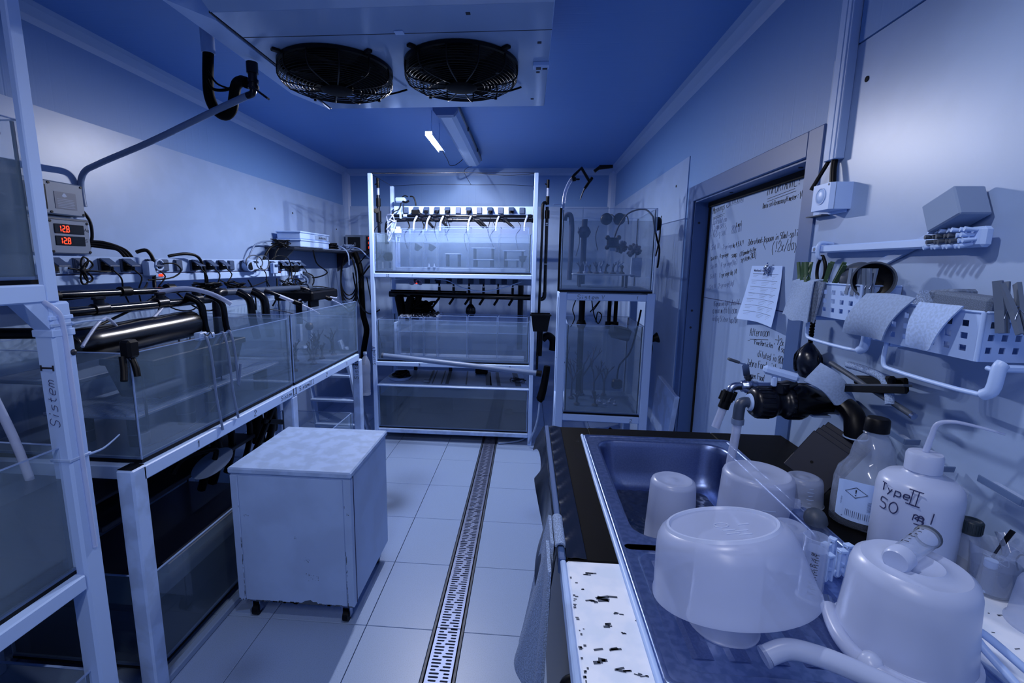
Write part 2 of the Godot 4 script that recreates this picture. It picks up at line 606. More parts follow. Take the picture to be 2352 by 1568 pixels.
func shell() -> void:
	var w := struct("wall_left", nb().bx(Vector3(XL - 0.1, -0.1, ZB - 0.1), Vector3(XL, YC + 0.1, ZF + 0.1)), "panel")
	part(w, "wall_board", nb().bx(Vector3(XL, 0, ZB), Vector3(XL + 0.006, 2.204, ZF)), "board")
	var holes := nb()
	for p in [Vector2(1.99, -4.22), Vector2(1.96, -3.62), Vector2(2.05, -1.83), Vector2(1.92, -5.2)]:
		holes.cyl(Vector3(XL + 0.004, p.x, p.y), Vector3(XL + 0.0075, p.x, p.y), 0.009, -1, 10)
	part(w, "screw_cap", holes, "gap")
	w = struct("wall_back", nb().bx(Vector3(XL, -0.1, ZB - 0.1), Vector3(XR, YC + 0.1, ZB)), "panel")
	for s in [[XL, -1.62], [-1.615, -0.42], [-0.415, 0.60], [0.605, XR]]:
		part(w, "wall_board", nb().bx(Vector3(s[0], 0, ZB), Vector3(s[1], 2.204, ZB + 0.006)), "board")
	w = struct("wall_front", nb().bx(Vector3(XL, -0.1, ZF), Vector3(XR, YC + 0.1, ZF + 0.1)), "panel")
	# right wall, with the opening for the cold-room door
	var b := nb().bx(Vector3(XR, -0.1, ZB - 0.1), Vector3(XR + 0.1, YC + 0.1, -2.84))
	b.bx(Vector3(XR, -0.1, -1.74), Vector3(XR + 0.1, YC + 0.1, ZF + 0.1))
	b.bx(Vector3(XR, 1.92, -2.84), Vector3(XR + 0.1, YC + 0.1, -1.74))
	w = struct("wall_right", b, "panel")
	part(w, "wall_board", nb().bx(Vector3(XR - 0.006, 0, ZB), Vector3(XR, 2.195, -2.98)), "board")
	part(w, "wall_board", nb().bx(Vector3(XR - 0.006, 0, -1.655), Vector3(XR, 2.185, ZF)), "board")
	holes = nb()
	for p in [Vector2(2.075, -1.49), Vector2(2.06, -3.2), Vector2(1.90, -3.5)]:
		holes.cyl(Vector3(XR - 0.008, p.x, p.y), Vector3(XR - 0.004, p.x, p.y), 0.008, -1, 10)
	part(w, "screw_cap", holes, "gap")
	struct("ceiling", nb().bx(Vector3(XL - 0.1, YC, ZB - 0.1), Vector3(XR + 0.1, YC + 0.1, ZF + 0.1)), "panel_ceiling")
	var cv := 0.066
	var k := 1
	for s in [[Vector2(XL, YC), 1.0], [Vector2(XR, YC), -1.0]]:
		var p: Vector2 = s[0]
		var poly := [p, p + Vector2(cv * s[1], 0), p + Vector2(cv * 0.6 * s[1], -cv * 0.16), p + Vector2(cv * 0.16 * s[1], -cv * 0.6), p + Vector2(0, -cv)]
		struct("trim_%d" % k, nb().prism(poly, Transform3D(Basis(), Vector3(0, 0, ZB)), ZF - ZB), "cove")
		k += 1
	var py := [Vector2(0, 0), Vector2(cv, 0), Vector2(cv * 0.6, -cv * 0.16), Vector2(cv * 0.16, -cv * 0.6), Vector2(0, -cv)]
	struct("trim_3", nb().prism(py, Transform3D(Basis(Vector3(0, 0, 1), Vector3(0, 1, 0), Vector3(-1, 0, 0)), Vector3(XR, YC, ZB)), XR - XL), "cove")
	var pc := [Vector2(0, 0), Vector2(0.07, 0), Vector2(0.04, 0.015), Vector2(0.015, 0.04), Vector2(0, 0.07)]
	struct("trim_4", nb().prism(pc, Transform3D(Basis(Vector3(1, 0, 0), Vector3(0, 0, 1), Vector3(0, -1, 0)), Vector3(XL, YC, ZB)), YC), "cove")
	var pd := [Vector2(0, 0), Vector2(-0.07, 0), Vector2(-0.04, 0.015), Vector2(-0.015, 0.04), Vector2(0, 0.07)]
	struct("trim_5", nb().prism(pd, Transform3D(Basis(Vector3(1, 0, 0), Vector3(0, 0, 1), Vector3(0, -1, 0)), Vector3(XR, YC, ZB)), YC), "cove")

func dirt(p: Vector3) -> Color:
	var q := Vector2(p.x, p.z)
	var d := 0.0
	for s in [[Vector2(-0.87, -2.80), 0.13, 0.55], [Vector2(-0.93, -2.86), 0.16, 0.25], [Vector2(-0.80, -3.15), 0.16, 0.22], [Vector2(-0.86, -2.45), 0.12, 0.12], [Vector2(-0.78, -2.15), 0.10, 0.35], [Vector2(0.10, -2.75), 0.09, 0.14], [Vector2(-1.05, -1.50), 0.09, 0.28], [Vector2(-1.10, -3.85), 0.25, 0.3]]:
		d += s[2] * exp(-(q - s[0]).length_squared() / (s[1] * s[1]))
	var hot := exp(-(q - Vector2(-0.895, -2.83)).length_squared() / 0.0025)
	var g := clampf(1.0 - d + hot * 0.35, 0.3, 1.0)
	return Color(g, g, minf(1.0, g * 1.03))

func floor_and_drain() -> void:
	# screed below, with the drain channel left open between its two halves
	var b := nb().bx(Vector3(XL - 0.1, -0.2, ZB - 0.1), Vector3(-0.367, -0.012, ZF + 0.1))
	b.bx(Vector3(-0.236, -0.2, ZB - 0.1), Vector3(XR + 0.1, -0.012, ZF + 0.1))
	b.bx(Vector3(-0.367, -0.2, ZB - 0.1), Vector3(-0.236, -0.09, ZF + 0.1))
	b.bx(Vector3(-0.367, -0.2, ZB - 0.1), Vector3(-0.236, -0.012, -4.3))
	var fl := struct("floor", b, "grout")
	var cols := [[XL, -1.97], [-1.967, -1.532], [-1.529, -1.0965], [-1.0935, -0.6615], [-0.6585, -0.37], [-0.233, 0.198], [0.201, 0.635], [0.638, XR]]
	for i in range(-5, 12):
		var z1: float = -1.3245 - 0.442 * (i - 1) 
		var z0: float = z1 - 0.439
		z1 = minf(z1, ZF)
		z0 = maxf(z0, ZB)
		if z1 - z0 < 0.02:
			continue
		for c in cols:
			var near: bool = c[0] > -1.6 and c[1] < 0.3 and z0 < -1.2 and z0 > -4.2
			part(fl, "tile", tile_shape(c[0], c[1], z0, z1, 20 if near else 1), "tile")
	# drain grating
	var t := thing("floor_drain", "long slotted steel drain grating let into the tiled floor", "floor drain", Vector3(-0.30, -0.05, -2.6))
	var fr := nb()
	for x in [-0.3625, -0.2405]:
		fr.bx(Vector3(x - 0.0045, -0.012, -4.28), Vector3(x + 0.0045, 0.0005, -0.2))
	part(t, "rail", fr, "slate")
	var z := -4.28
	var rng := RandomNumberGenerator.new()
	rng.seed = 3
	while z < -0.25:
		part(t, "grating", grating(-0.352, -0.251, z, z + 0.496), "steel_grate")
		z += 0.5

func tile_shape(x0: float, x1: float, z0: float, z1: float, k: int) -> B:
	var b := nb()
	b.paint = dirt
	var e := 0.0012
	for i in k:
		for j in k:
			var a := Vector3(lerpf(x0 + e, x1 - e, float(i) / k), 0, lerpf(z0 + e, z1 - e, float(j) / k))
			var d := Vector3(lerpf(x0 + e, x1 - e, float(i + 1) / k), 0, lerpf(z0 + e, z1 - e, float(j + 1) / k))
			b.quad(Vector3(a.x, 0, d.z), d, Vector3(d.x, 0, a.z), a)
	var lo := [Vector3(x0, -e, z1), Vector3(x1, -e, z1), Vector3(x1, -e, z0), Vector3(x0, -e, z0)]
	var hi := [Vector3(x0 + e, 0, z1 - e), Vector3(x1 - e, 0, z1 - e), Vector3(x1 - e, 0, z0 + e), Vector3(x0 + e, 0, z0 + e)]
	for i in 4:
		var n := (i + 1) % 4
		b.quad(lo[i], lo[n], hi[n], hi[i])
		b.quad(lo[i] - Vector3(0, 0.011, 0), lo[n] - Vector3(0, 0.011, 0), lo[n], lo[i])
	return b

# a plate of staggered slots
func grating(x0: float, x1: float, z0: float, z1: float) -> B:
	var b := nb()
	var rows := 31
	var p := (z1 - z0) / rows
	var w := x1 - x0
	for r in rows:
		var za := z0 + p * r
		var zb := za + p * 0.52
		b.bx(Vector3(x0, -0.006, zb), Vector3(x1, 0, za + p))
		var cuts := [[0.12, 0.44], [0.58, 0.90]] if r % 2 == 0 else [[0.12, 0.34], [0.48, 0.90]]
		if r % 4 > 1:
			cuts = [[0.10, 0.50], [0.66, 0.90]]
		var x := 0.0
		for c in cuts:
			b.bx(Vector3(x0 + w * x, -0.006, za), Vector3(x0 + w * c[0], 0, zb))
			for q in [[c[0], 1.0], [c[1], -1.0]]:
				for zz in [[za, 1.0], [zb, -1.0]]:
					var e := Vector3(x0 + w * q[0], 0, zz[0])
					var f := e + Vector3(0.0035 * q[1], 0, 0)
					var g := e + Vector3(0, 0, 0.0035 * zz[1])
					if q[1] * zz[1] > 0:
						b.tri(e, g, f)
					else:
						b.tri(e, f, g)
			x = c[1]
		b.bx(Vector3(x0 + w * x, -0.006, za), Vector3(x1, 0, zb))
	return b

# ---------------------------------------------------------------- tanks and racks
# glass tank: five panes, dark silicone at the corners, foam strip below, water
func tank(called: String, label: String, a: Vector3, b: Vector3, level := -1.0, water := "water", group := "") -> Node3D:
	var lo := Vector3(minf(a.x, b.x), minf(a.y, b.y), minf(a.z, b.z))
	var hi := Vector3(maxf(a.x, b.x), maxf(a.y, b.y), maxf(a.z, b.z))
	var t := thing(called, label, "aquarium", Vector3((lo.x + hi.x) * 0.5, lo.y, (lo.z + hi.z) * 0.5), group)
	var g := 0.008
	part(t, "foam_strip", nb().bx(lo, Vector3(hi.x, lo.y + 0.012, hi.z)), "black")
	var y0 := lo.y + 0.012
	part(t, "base_pane", nb().bx(Vector3(lo.x, y0, lo.z), Vector3(hi.x, y0 + g, hi.z)), "glass_edge")
	part(t, "glass_pane", nb().bx(Vector3(lo.x, y0 + g, hi.z - g), Vector3(hi.x, hi.y, hi.z)), "glass")
	part(t, "glass_pane", nb().bx(Vector3(lo.x, y0 + g, lo.z), Vector3(hi.x, hi.y, lo.z + g)), "glass")
	part(t, "glass_pane", nb().bx(Vector3(lo.x, y0 + g, lo.z + g), Vector3(lo.x + g, hi.y, hi.z - g)), "glass")
	part(t, "glass_pane", nb().bx(Vector3(hi.x - g, y0 + g, lo.z + g), Vector3(hi.x, hi.y, hi.z - g)), "glass")
	for x in [lo.x, hi.x]:
		for z in [lo.z, hi.z]:
			var sx := 1.0 if x == lo.x else -1.0
			var sz := 1.0 if z == lo.z else -1.0
			part(t, "silicone_seam", nb().bx(Vector3(x + g * sx, y0 + g, z + g * sz), Vector3(x + (g + 0.006) * sx, hi.y - 0.004, z + (g + 0.006) * sz)), "dark")
			part(t, "pane_edge", nb().bx(Vector3(x - 0.0008 * sx, y0, z - 0.0008 * sz), Vector3(x + 0.003 * sx, hi.y, z + 0.003 * sz)), "pane_edge")
	# ground upper edges
	var e := nb()
	for z in [lo.z + g * 0.5, hi.z - g * 0.5]:
		e.bx(Vector3(lo.x, hi.y, z - g * 0.5), Vector3(hi.x, hi.y + 0.002, z + g * 0.5))
	for x in [lo.x + g * 0.5, hi.x - g * 0.5]:
		e.bx(Vector3(x - g * 0.5, hi.y, lo.z), Vector3(x + g * 0.5, hi.y + 0.002, hi.z))
	part(t, "rim", e, "pane_edge")
	if level > 0.0:
		part(t, "water", nb().bx(Vector3(lo.x + g, y0 + g, lo.z + g), Vector3(hi.x - g, level, hi.z - g)), water)
	return t

func bar(t: Node3D, called: String, a: Vector3, b: Vector3, mat := "paint", r := 0.004) -> MeshInstance3D:
	return part(t, called, nb().bx(a, b, r), mat)

func near_rack() -> void:
	var t := thing("tank_rack", "white steel rack at the near left, its tall upright crossing the picture, marked Sistem I", "rack", Vector3(-1.6, 0, -0.7))
	bar(t, "post", Vector3(-1.34, 0, -1.223), Vector3(-1.28, 1.436, -1.161), "paint", 0.007)
	bar(t, "post", Vector3(-1.30, 1.436, -1.193), Vector3(-1.28, 2.58, -1.158), "paint", 0.003)
	bar(t, "post", Vector3(-1.34, 0, -0.24), Vector3(-1.28, 1.436, -0.18))
	for z in [-1.223, -0.24]:
		bar(t, "post", Vector3(-2.06, 0, z), Vector3(-2.0, 1.436, z + 0.06))
		for y in [1.436, 0.585, 0.0]:
			bar(t, "rail", Vector3(-2.0, y, z + 0.002), Vector3(-1.34, y + 0.047, z + 0.058))
	for y in [1.436, 0.585]:
		for x in [-1.34, -2.06]:
			bar(t, "rail", Vector3(x, y, -1.16), Vector3(x + 0.06, y + 0.048, -0.24))
	for x in [-1.34, -2.06]:
		bar(t, "rail", Vector3(x, 0, -1.16), Vector3(x + 0.06, 0.04, -0.24))
	part(t, "bolt", nb().lathe([Vector2(0.009, 0), Vector2(0.008, 0.004), Vector2(0.004, 0.006), Vector2(0, 0.0065)], Transform3D(Basis(Vector3(0, 0, 1), Vector3(1, 0, 0), Vector3(0, 1, 0)), Vector3(-1.28, 1.291, -1.211)), 12), "dark")
	var b := nb()
	ink(b, "Sistem", Vector3(-1.297, 1.085, -1.1603), Vector3(0, 1, 0), Vector3(-1, 0, 0), 0.027, 0.0009, 0.3)
	var c := nb()
	ink(c, "|", Vector3(-1.293, 1.243, -1.1603), Vector3(0, 1, 0), Vector3(-1, 0, 0), 0.036, 0.0026, 0.0)
	part(t, "handwriting", b, "ink_blue")
	part(t, "numeral", c, "ink")
	part(t, "gusset", nb().prism([Vector2(0, 0), Vector2(0.06, 0), Vector2(0, -0.075)], Transform3D(Basis(Vector3(0, 0, 1), Vector3(0, 1, 0), Vector3(-1, 0, 0)), Vector3(-1.285, 1.436, -1.161)), 0.05), "paint")
	tank("aquarium", "dark full aquarium on the upper tier of the near left rack", Vector3(-2.0, 1.484, -1.18), Vector3(-1.31, 1.90, -0.25), 1.80, "murk", "")
	solo("black_liner", "added black liner box darkening the inside of the upper near left aquarium", "liner", Vector3(-1.6, 1.50, -0.8), nb().bx(Vector3(-1.90, 1.506, -1.12), Vector3(-1.36, 1.79, -0.40), 0.01), "black")  # black box added so the tank looks dark inside
	tank("aquarium", "dim aquarium on the middle tier of the near left rack with white trays inside", Vector3(-2.0, 0.633, -1.186), Vector3(-1.31, 1.022, -0.25), 0.93, "murk")
	for k in 2:
		var s := nb()
		var y := 0.672 + 0.05 * k
		var x1 := -1.37 - 0.10 * k
		s.bx(Vector3(-1.75, y, -0.98 - 0.06 * k), Vector3(x1, y + 0.006, -0.4))
		s.bx(Vector3(x1 - 0.006, y, -0.98 - 0.06 * k), Vector3(x1, y + 0.03, -0.4))
		solo("coral_tray", ["lower white tray lying on the bottom of the middle near left aquarium", "upper white tray resting above the other in the middle near left aquarium"][k], "tray", Vector3(-1.55, y, -0.7), s, "white", "white trays in the near tank")
	tank("aquarium", "unlit sump aquarium on the floor under the near left rack", Vector3(-2.0, 0.04, -1.17), Vector3(-1.31, 0.30, -0.25), 0.22, "murk")

const BX := -1.28

func left_bench() -> void:
	var t := thing("tank_bench", "long white steel bench along the left wall carrying two aquariums, marked 1 and 2", "bench", Vector3(-1.6, 0, -2.4))
	bar(t, "front_rail", Vector3(-1.32, 0.812, -3.46), Vector3(BX, 0.862, -1.40))
	bar(t, "back_rail", Vector3(-1.98, 0.812, -3.46), Vector3(-1.94, 0.862, -1.40))
	bar(t, "end_rail", Vector3(-1.94, 0.812, -1.435), Vector3(-1.34, 0.862, -1.395), "whiteish")
	bar(t, "end_rail", Vector3(-1.94, 0.812, -3.52), Vector3(-1.34, 0.862, -3.48))
	bar(t, "cross_rail", Vector3(-1.94, 0.812, -2.46), Vector3(-1.34, 0.862, -2.42))
	for z in [-1.415, -2.475, -3.525]:
		bar(t, "front_post", Vector3(-1.34, 0, z), Vector3(BX, 0.866 if z > -1.5 else 0.812, z + 0.062), "paint_worn", 0.006)
		bar(t, "back_post", Vector3(-2.0, 0, z), Vector3(-1.94, 0.862, z + 0.06))
	bar(t, "foot_rail", Vector3(-1.315, 0.002, -3.46), Vector3(BX - 0.005, 0.032, -1.41), "pale")
	bar(t, "foot_rail", Vector3(-1.98, 0.002, -3.46), Vector3(-1.95, 0.032, -1.41), "pale")
	part(t, "post_cap", nb().bx(Vector3(-1.335, 0.866, -1.41), Vector3(BX - 0.005, 0.868, -1.358)), "black")
	var b := nb()
	for s in [["1", -1.66, 0.026], ["2", -2.05, 0.026], ["1", -3.20, 0.024], ["2", -2.86, 0.024]]:
		ink(b, s[0], Vector3(BX + 0.0006, 0.826, s[1]), Vector3(0, 0, -1), Vector3(0, 1, 0), s[2], 0.0012)
	ink(b, "Sistem", Vector3(BX + 0.0006, 0.828, -2.30), Vector3(0, 0, -1), Vector3(0, 1, 0), 0.022, 0.0009)
	ink(b, "||", Vector3(BX + 0.0006, 0.824, -2.42), Vector3(0, 0, -1), Vector3(0, 1, 0), 0.034, 0.002, 0.0)
	ink(b, "Sistem|||", Vector3(BX + 0.0006, 0.828, -2.50), Vector3(0, 0, -1), Vector3(0, 1, 0), 0.024, 0.0011)
	ink(b, "Sistem", Vector3(-1.295, 0.66, -3.4625), Vector3(0, 1, 0), Vector3(-1, 0, 0), 0.03, 0.0014)
	ink(b, "|||", Vector3(-1.295, 0.765, -3.4625), Vector3(0, 1, 0), Vector3(-1, 0, 0), 0.034, 0.0026, 0.0)
	part(t, "handwriting", b, "ink")
	tank("aquarium", "long aquarium with white grid shelves on the near half of the left bench", Vector3(-1.95, 0.866, -2.46), Vector3(-1.30, 1.245, -1.42), 1.12)
	tank("aquarium", "shorter aquarium with corals on the far half of the left bench", Vector3(-1.92, 0.866, -3.49), Vector3(-1.30, 1.262, -2.485), 1.19)

const RZ := -3.90   # front plane of the back rack

func back_rack() -> void:
	var t := thing("tank_rack", "tall white steel rack against the far end holding tiered aquariums, marked Sistem IV", "rack", Vector3(-0.62, 0, -4.2))
	for x in [-1.325, 0.034]:
		bar(t, "front_post", Vector3(x, 0, RZ - 0.035), Vector3(x + 0.034, 2.275, RZ), "paint", 0.003)
		bar(t, "back_post", Vector3(x, 0, -4.57), Vector3(x + 0.034, 2.275, -4.535), "paint", 0.003)
		for y in [1.435, 0.675, 0.07]:
			bar(t, "side_rail", Vector3(x, y, -4.535), Vector3(x + 0.034, y + 0.035, RZ - 0.035))
	for y in [1.435, 0.675, 0.07]:
		bar(t, "front_rail", Vector3(-1.291, y, RZ - 0.034), Vector3(0.034, y + 0.036, RZ - 0.001), "paint_worn" if y < 0.1 else "paint")
		bar(t, "back_rail", Vector3(-1.291, y, -4.569), Vector3(0.034, y + 0.036, -4.536))
	bar(t, "shelf_rail", Vector3(-1.291, 0.492, RZ - 0.034), Vector3(0.034, 0.506, RZ - 0.001))
	part(t, "shelf_board", nb().bx(Vector3(-1.291, 0.498, -4.53), Vector3(0.034, 0.506, RZ - 0.036)), "whiteish")
	var b := nb()
	ink(b, "||", Vector3(-1.185, 1.443, RZ), Vector3(1, 0, 0), Vector3(0, 1, 0), 0.018, 0.0012, 0.0)
	ink(b, "1", Vector3(-0.55, 0.683, RZ), Vector3(1, 0, 0), Vector3(0, 1, 0), 0.02, 0.0012)
	ink(b, "1", Vector3(-0.97, 1.445, RZ), Vector3(1, 0, 0), Vector3(0, 1, 0), 0.018, 0.001)
	ink(b, "3", Vector3(-0.92, 0.683, RZ), Vector3(1, 0, 0), Vector3(0, 1, 0), 0.02, 0.0012)
	ink(b, "4", Vector3(-0.14, 0.683, RZ), Vector3(1, 0, 0), Vector3(0, 1, 0), 0.02, 0.0012)
	ink(b, "Sistem", Vector3(-1.300, 0.68, RZ + 0.0005), Vector3(0, 1, 0), Vector3(-1, 0, 0), 0.024, 0.0012)
	ink(b, "|V", Vector3(-1.300, 0.80, RZ + 0.0005), Vector3(0, 1, 0), Vector3(-1, 0, 0), 0.028, 0.0022, 0.0)
	part(t, "handwriting", b, "ink")
	tank("aquarium", "upper display aquarium of the far rack with clear compartments", Vector3(-1.285, 1.473, -4.45), Vector3(0.025, 1.80, RZ - 0.02), 1.728)
	tank("aquarium", "middle display aquarium of the far rack above the grey pole", Vector3(-1.285, 0.713, -4.45), Vector3(0.025, 1.075, RZ - 0.02), 0.972)
	tank("aquarium", "dark sump aquarium in the bottom of the far rack", Vector3(-1.285, 0.107, -4.45), Vector3(0.025, 0.488, RZ - 0.02), 0.40, "murk")

func right_tank() -> void:
	# built square, then turned 2.5 degrees about its front left corner
	xf = Transform3D(Basis(Vector3.UP, deg_to_rad(-2.5)), Vector3(0.20, 0, -3.0))
	var t := thing("tank_rack", "white steel stand with two aquariums in the far right corner, marked Sistem V", "rack", Vector3(0.30, 0, -0.3))
	for x in [0.0, 0.541]:
		for z in [-0.045, -0.62]:
			var top := 1.386
			bar(t, "post", Vector3(x, 0, z), Vector3(x + 0.05, top, z + 0.045))
		for y in [1.336, 0.545, 0.12]:
			bar(t, "side_rail", Vector3(x + 0.002, y, -0.575), Vector3(x + 0.046, y + 0.044, -0.045))
	for y in [1.336, 0.545, 0.12]:
		bar(t, "front_rail", Vector3(0.05, y, -0.044), Vector3(0.541, y + 0.044, -0.002))
		bar(t, "back_rail", Vector3(0.05, y, -0.618), Vector3(0.541, y + 0.044, -0.576))
	var b := nb()
	ink(b, "Sistem V", Vector3(0.115, 1.345, -0.0015), Vector3(1, 0, 0), Vector3(0, 1, 0), 0.026, 0.0012)
	ink(b, "1", Vector3(0.475, 1.347, -0.0015), Vector3(1, 0, 0), Vector3(0, 1, 0), 0.022, 0.001)
	ink(b, "2", Vector3(0.48, 0.553, -0.0015), Vector3(1, 0, 0), Vector3(0, 1, 0), 0.022, 0.001)
	part(t, "handwriting", b, "ink")
	tank("aquarium", "upper aquarium of the far right stand with pump and shelf of coral plugs", Vector3(0.0, 1.388, -0.60), Vector3(0.57, 1.895, 0.0), 1.825)
	tank("aquarium", "lower aquarium of the far right stand full of dim branching corals", Vector3(0.055, 0.59, -0.57), Vector3(0.538, 1.18, -0.012), 1.10)
	right_tank_gear()
	xf = Transform3D()

# ---------------------------------------------------------------- sockets, cables, plumbing
# row of lidded sockets on a trunking; each socket faces +normal
func socket_box(t: Node3D, p: Vector3, out: Vector3, along: Vector3, w: float, h: float, open: bool) -> void:
	var q := Basis(along, Vector3.UP, out)
	var s := part(t, "socket", nb().box(p + out * 0.004, Vector3(w, h, 0.010), 0.002, q), "socket")
	if open:
		part(s, "socket_well", nb().box(p + out * 0.0095 - Vector3(0, 0.004, 0), Vector3(w * 0.72, h * 0.66, 0.002), 0.0, q), "gap")
		var lid := q * Basis(Vector3.RIGHT, -0.95)
		part(s, "socket_lid", nb().box(p + out * (0.011 + h * 0.40) + Vector3(0, h * 0.5 - h * 0.28, 0), Vector3(w, h * 0.98, 0.006), 0.002, lid), "socket")
	else:
		part(s, "socket_lid", nb().box(p + out * 0.012, Vector3(w * 0.92, h * 0.92, 0.006), 0.003, q), "socket")
		var ring := []
		for i in 17:
			ring.append(p + out * 0.0152 + q * Vector3(cos(TAU * i / 16) * w * 0.28, sin(TAU * i / 16) * w * 0.28, 0))
		part(s, "lid_ring", nb().tube(ring, 0.0008, 4, 1), "frame_grey")

func plug(label: String, p: Vector3, out: Vector3, cable: Array, group := "power plugs on the left trunking") -> void:
	var t := thing("power_plug", label, "plug", p, group)
	part(t, "body", nb().cyl(p, p + out * 0.035, 0.016, 0.011, 12), "black")
	var pts := [p + out * 0.03, p + out * 0.045 - Vector3(0, 0.012, 0)]
	pts.append_array(cable)
	part(t, "cable", nb().tube(pts, 0.0036, 6, 4), "black")

func wire(called: String, label: String, pts: Array, r: float, mat := "black", group := "") -> void:
	solo(called, label, "cable" if called.contains("cable") else ("hose" if called.contains("hose") else "tube"), pts[0], nb().tube(pts, r, 8 if r > 0.004 else 6, 5), mat, group)

# acrylic platform on four legs
func platform(called: String, label: String, c: Vector3, w: float, d: float, h: float, mat := "white", group := "") -> Node3D:
	var t := thing(called, label, "platform", c, group)
	part(t, "top", nb().box(c + Vector3(0, h, 0), Vector3(w, 0.008, d), 0.002), mat)
	for x in [-0.38, 0.38]:
		for z in [-0.36, 0.36]:
			part(t, "leg", nb().cyl(c + Vector3(x * w, 0, z * d), c + Vector3(x * w, h, z * d), 0.009, -1, 10), "dark")
	return t

func coral(called: String, label: String, c: Vector3, h: float, seed_: int, mat := "coral", group := "corals in the far bench aquarium") -> void:
	var rng := RandomNumberGenerator.new()
	rng.seed = seed_
	var b := nb()
	b.lathe([Vector2(0.022, 0), Vector2(0.020, 0.008), Vector2(0.008, 0.016), Vector2(0, 0.018)], Transform3D(Basis(), c), 10)
	var todo := [[c + Vector3(0, 0.01, 0), Vector3(0, 1, 0), h * 0.42, 0.009, 0]]
	while todo.size():
		var s: Array = todo.pop_back()
		var p: Vector3 = s[0]
		var d: Vector3 = s[1]
		var e: Vector3 = p + d * s[2]
		b.cyl(p, e, s[3], s[3] * 0.75, 6)
		if s[4] < 3:
			for k in (2 if s[4] > 0 else 3):
				var nd := (d + Vector3(rng.randf_range(-0.8, 0.8), rng.randf_range(0.0, 0.4), rng.randf_range(-0.8, 0.8))).normalized()
				todo.append([p.lerp(e, rng.randf_range(0.6, 1.0)), nd, s[2] * rng.randf_range(0.55, 0.8), s[3] * 0.72, s[4] + 1])
	solo(called, label, "coral", c, b, mat, group)

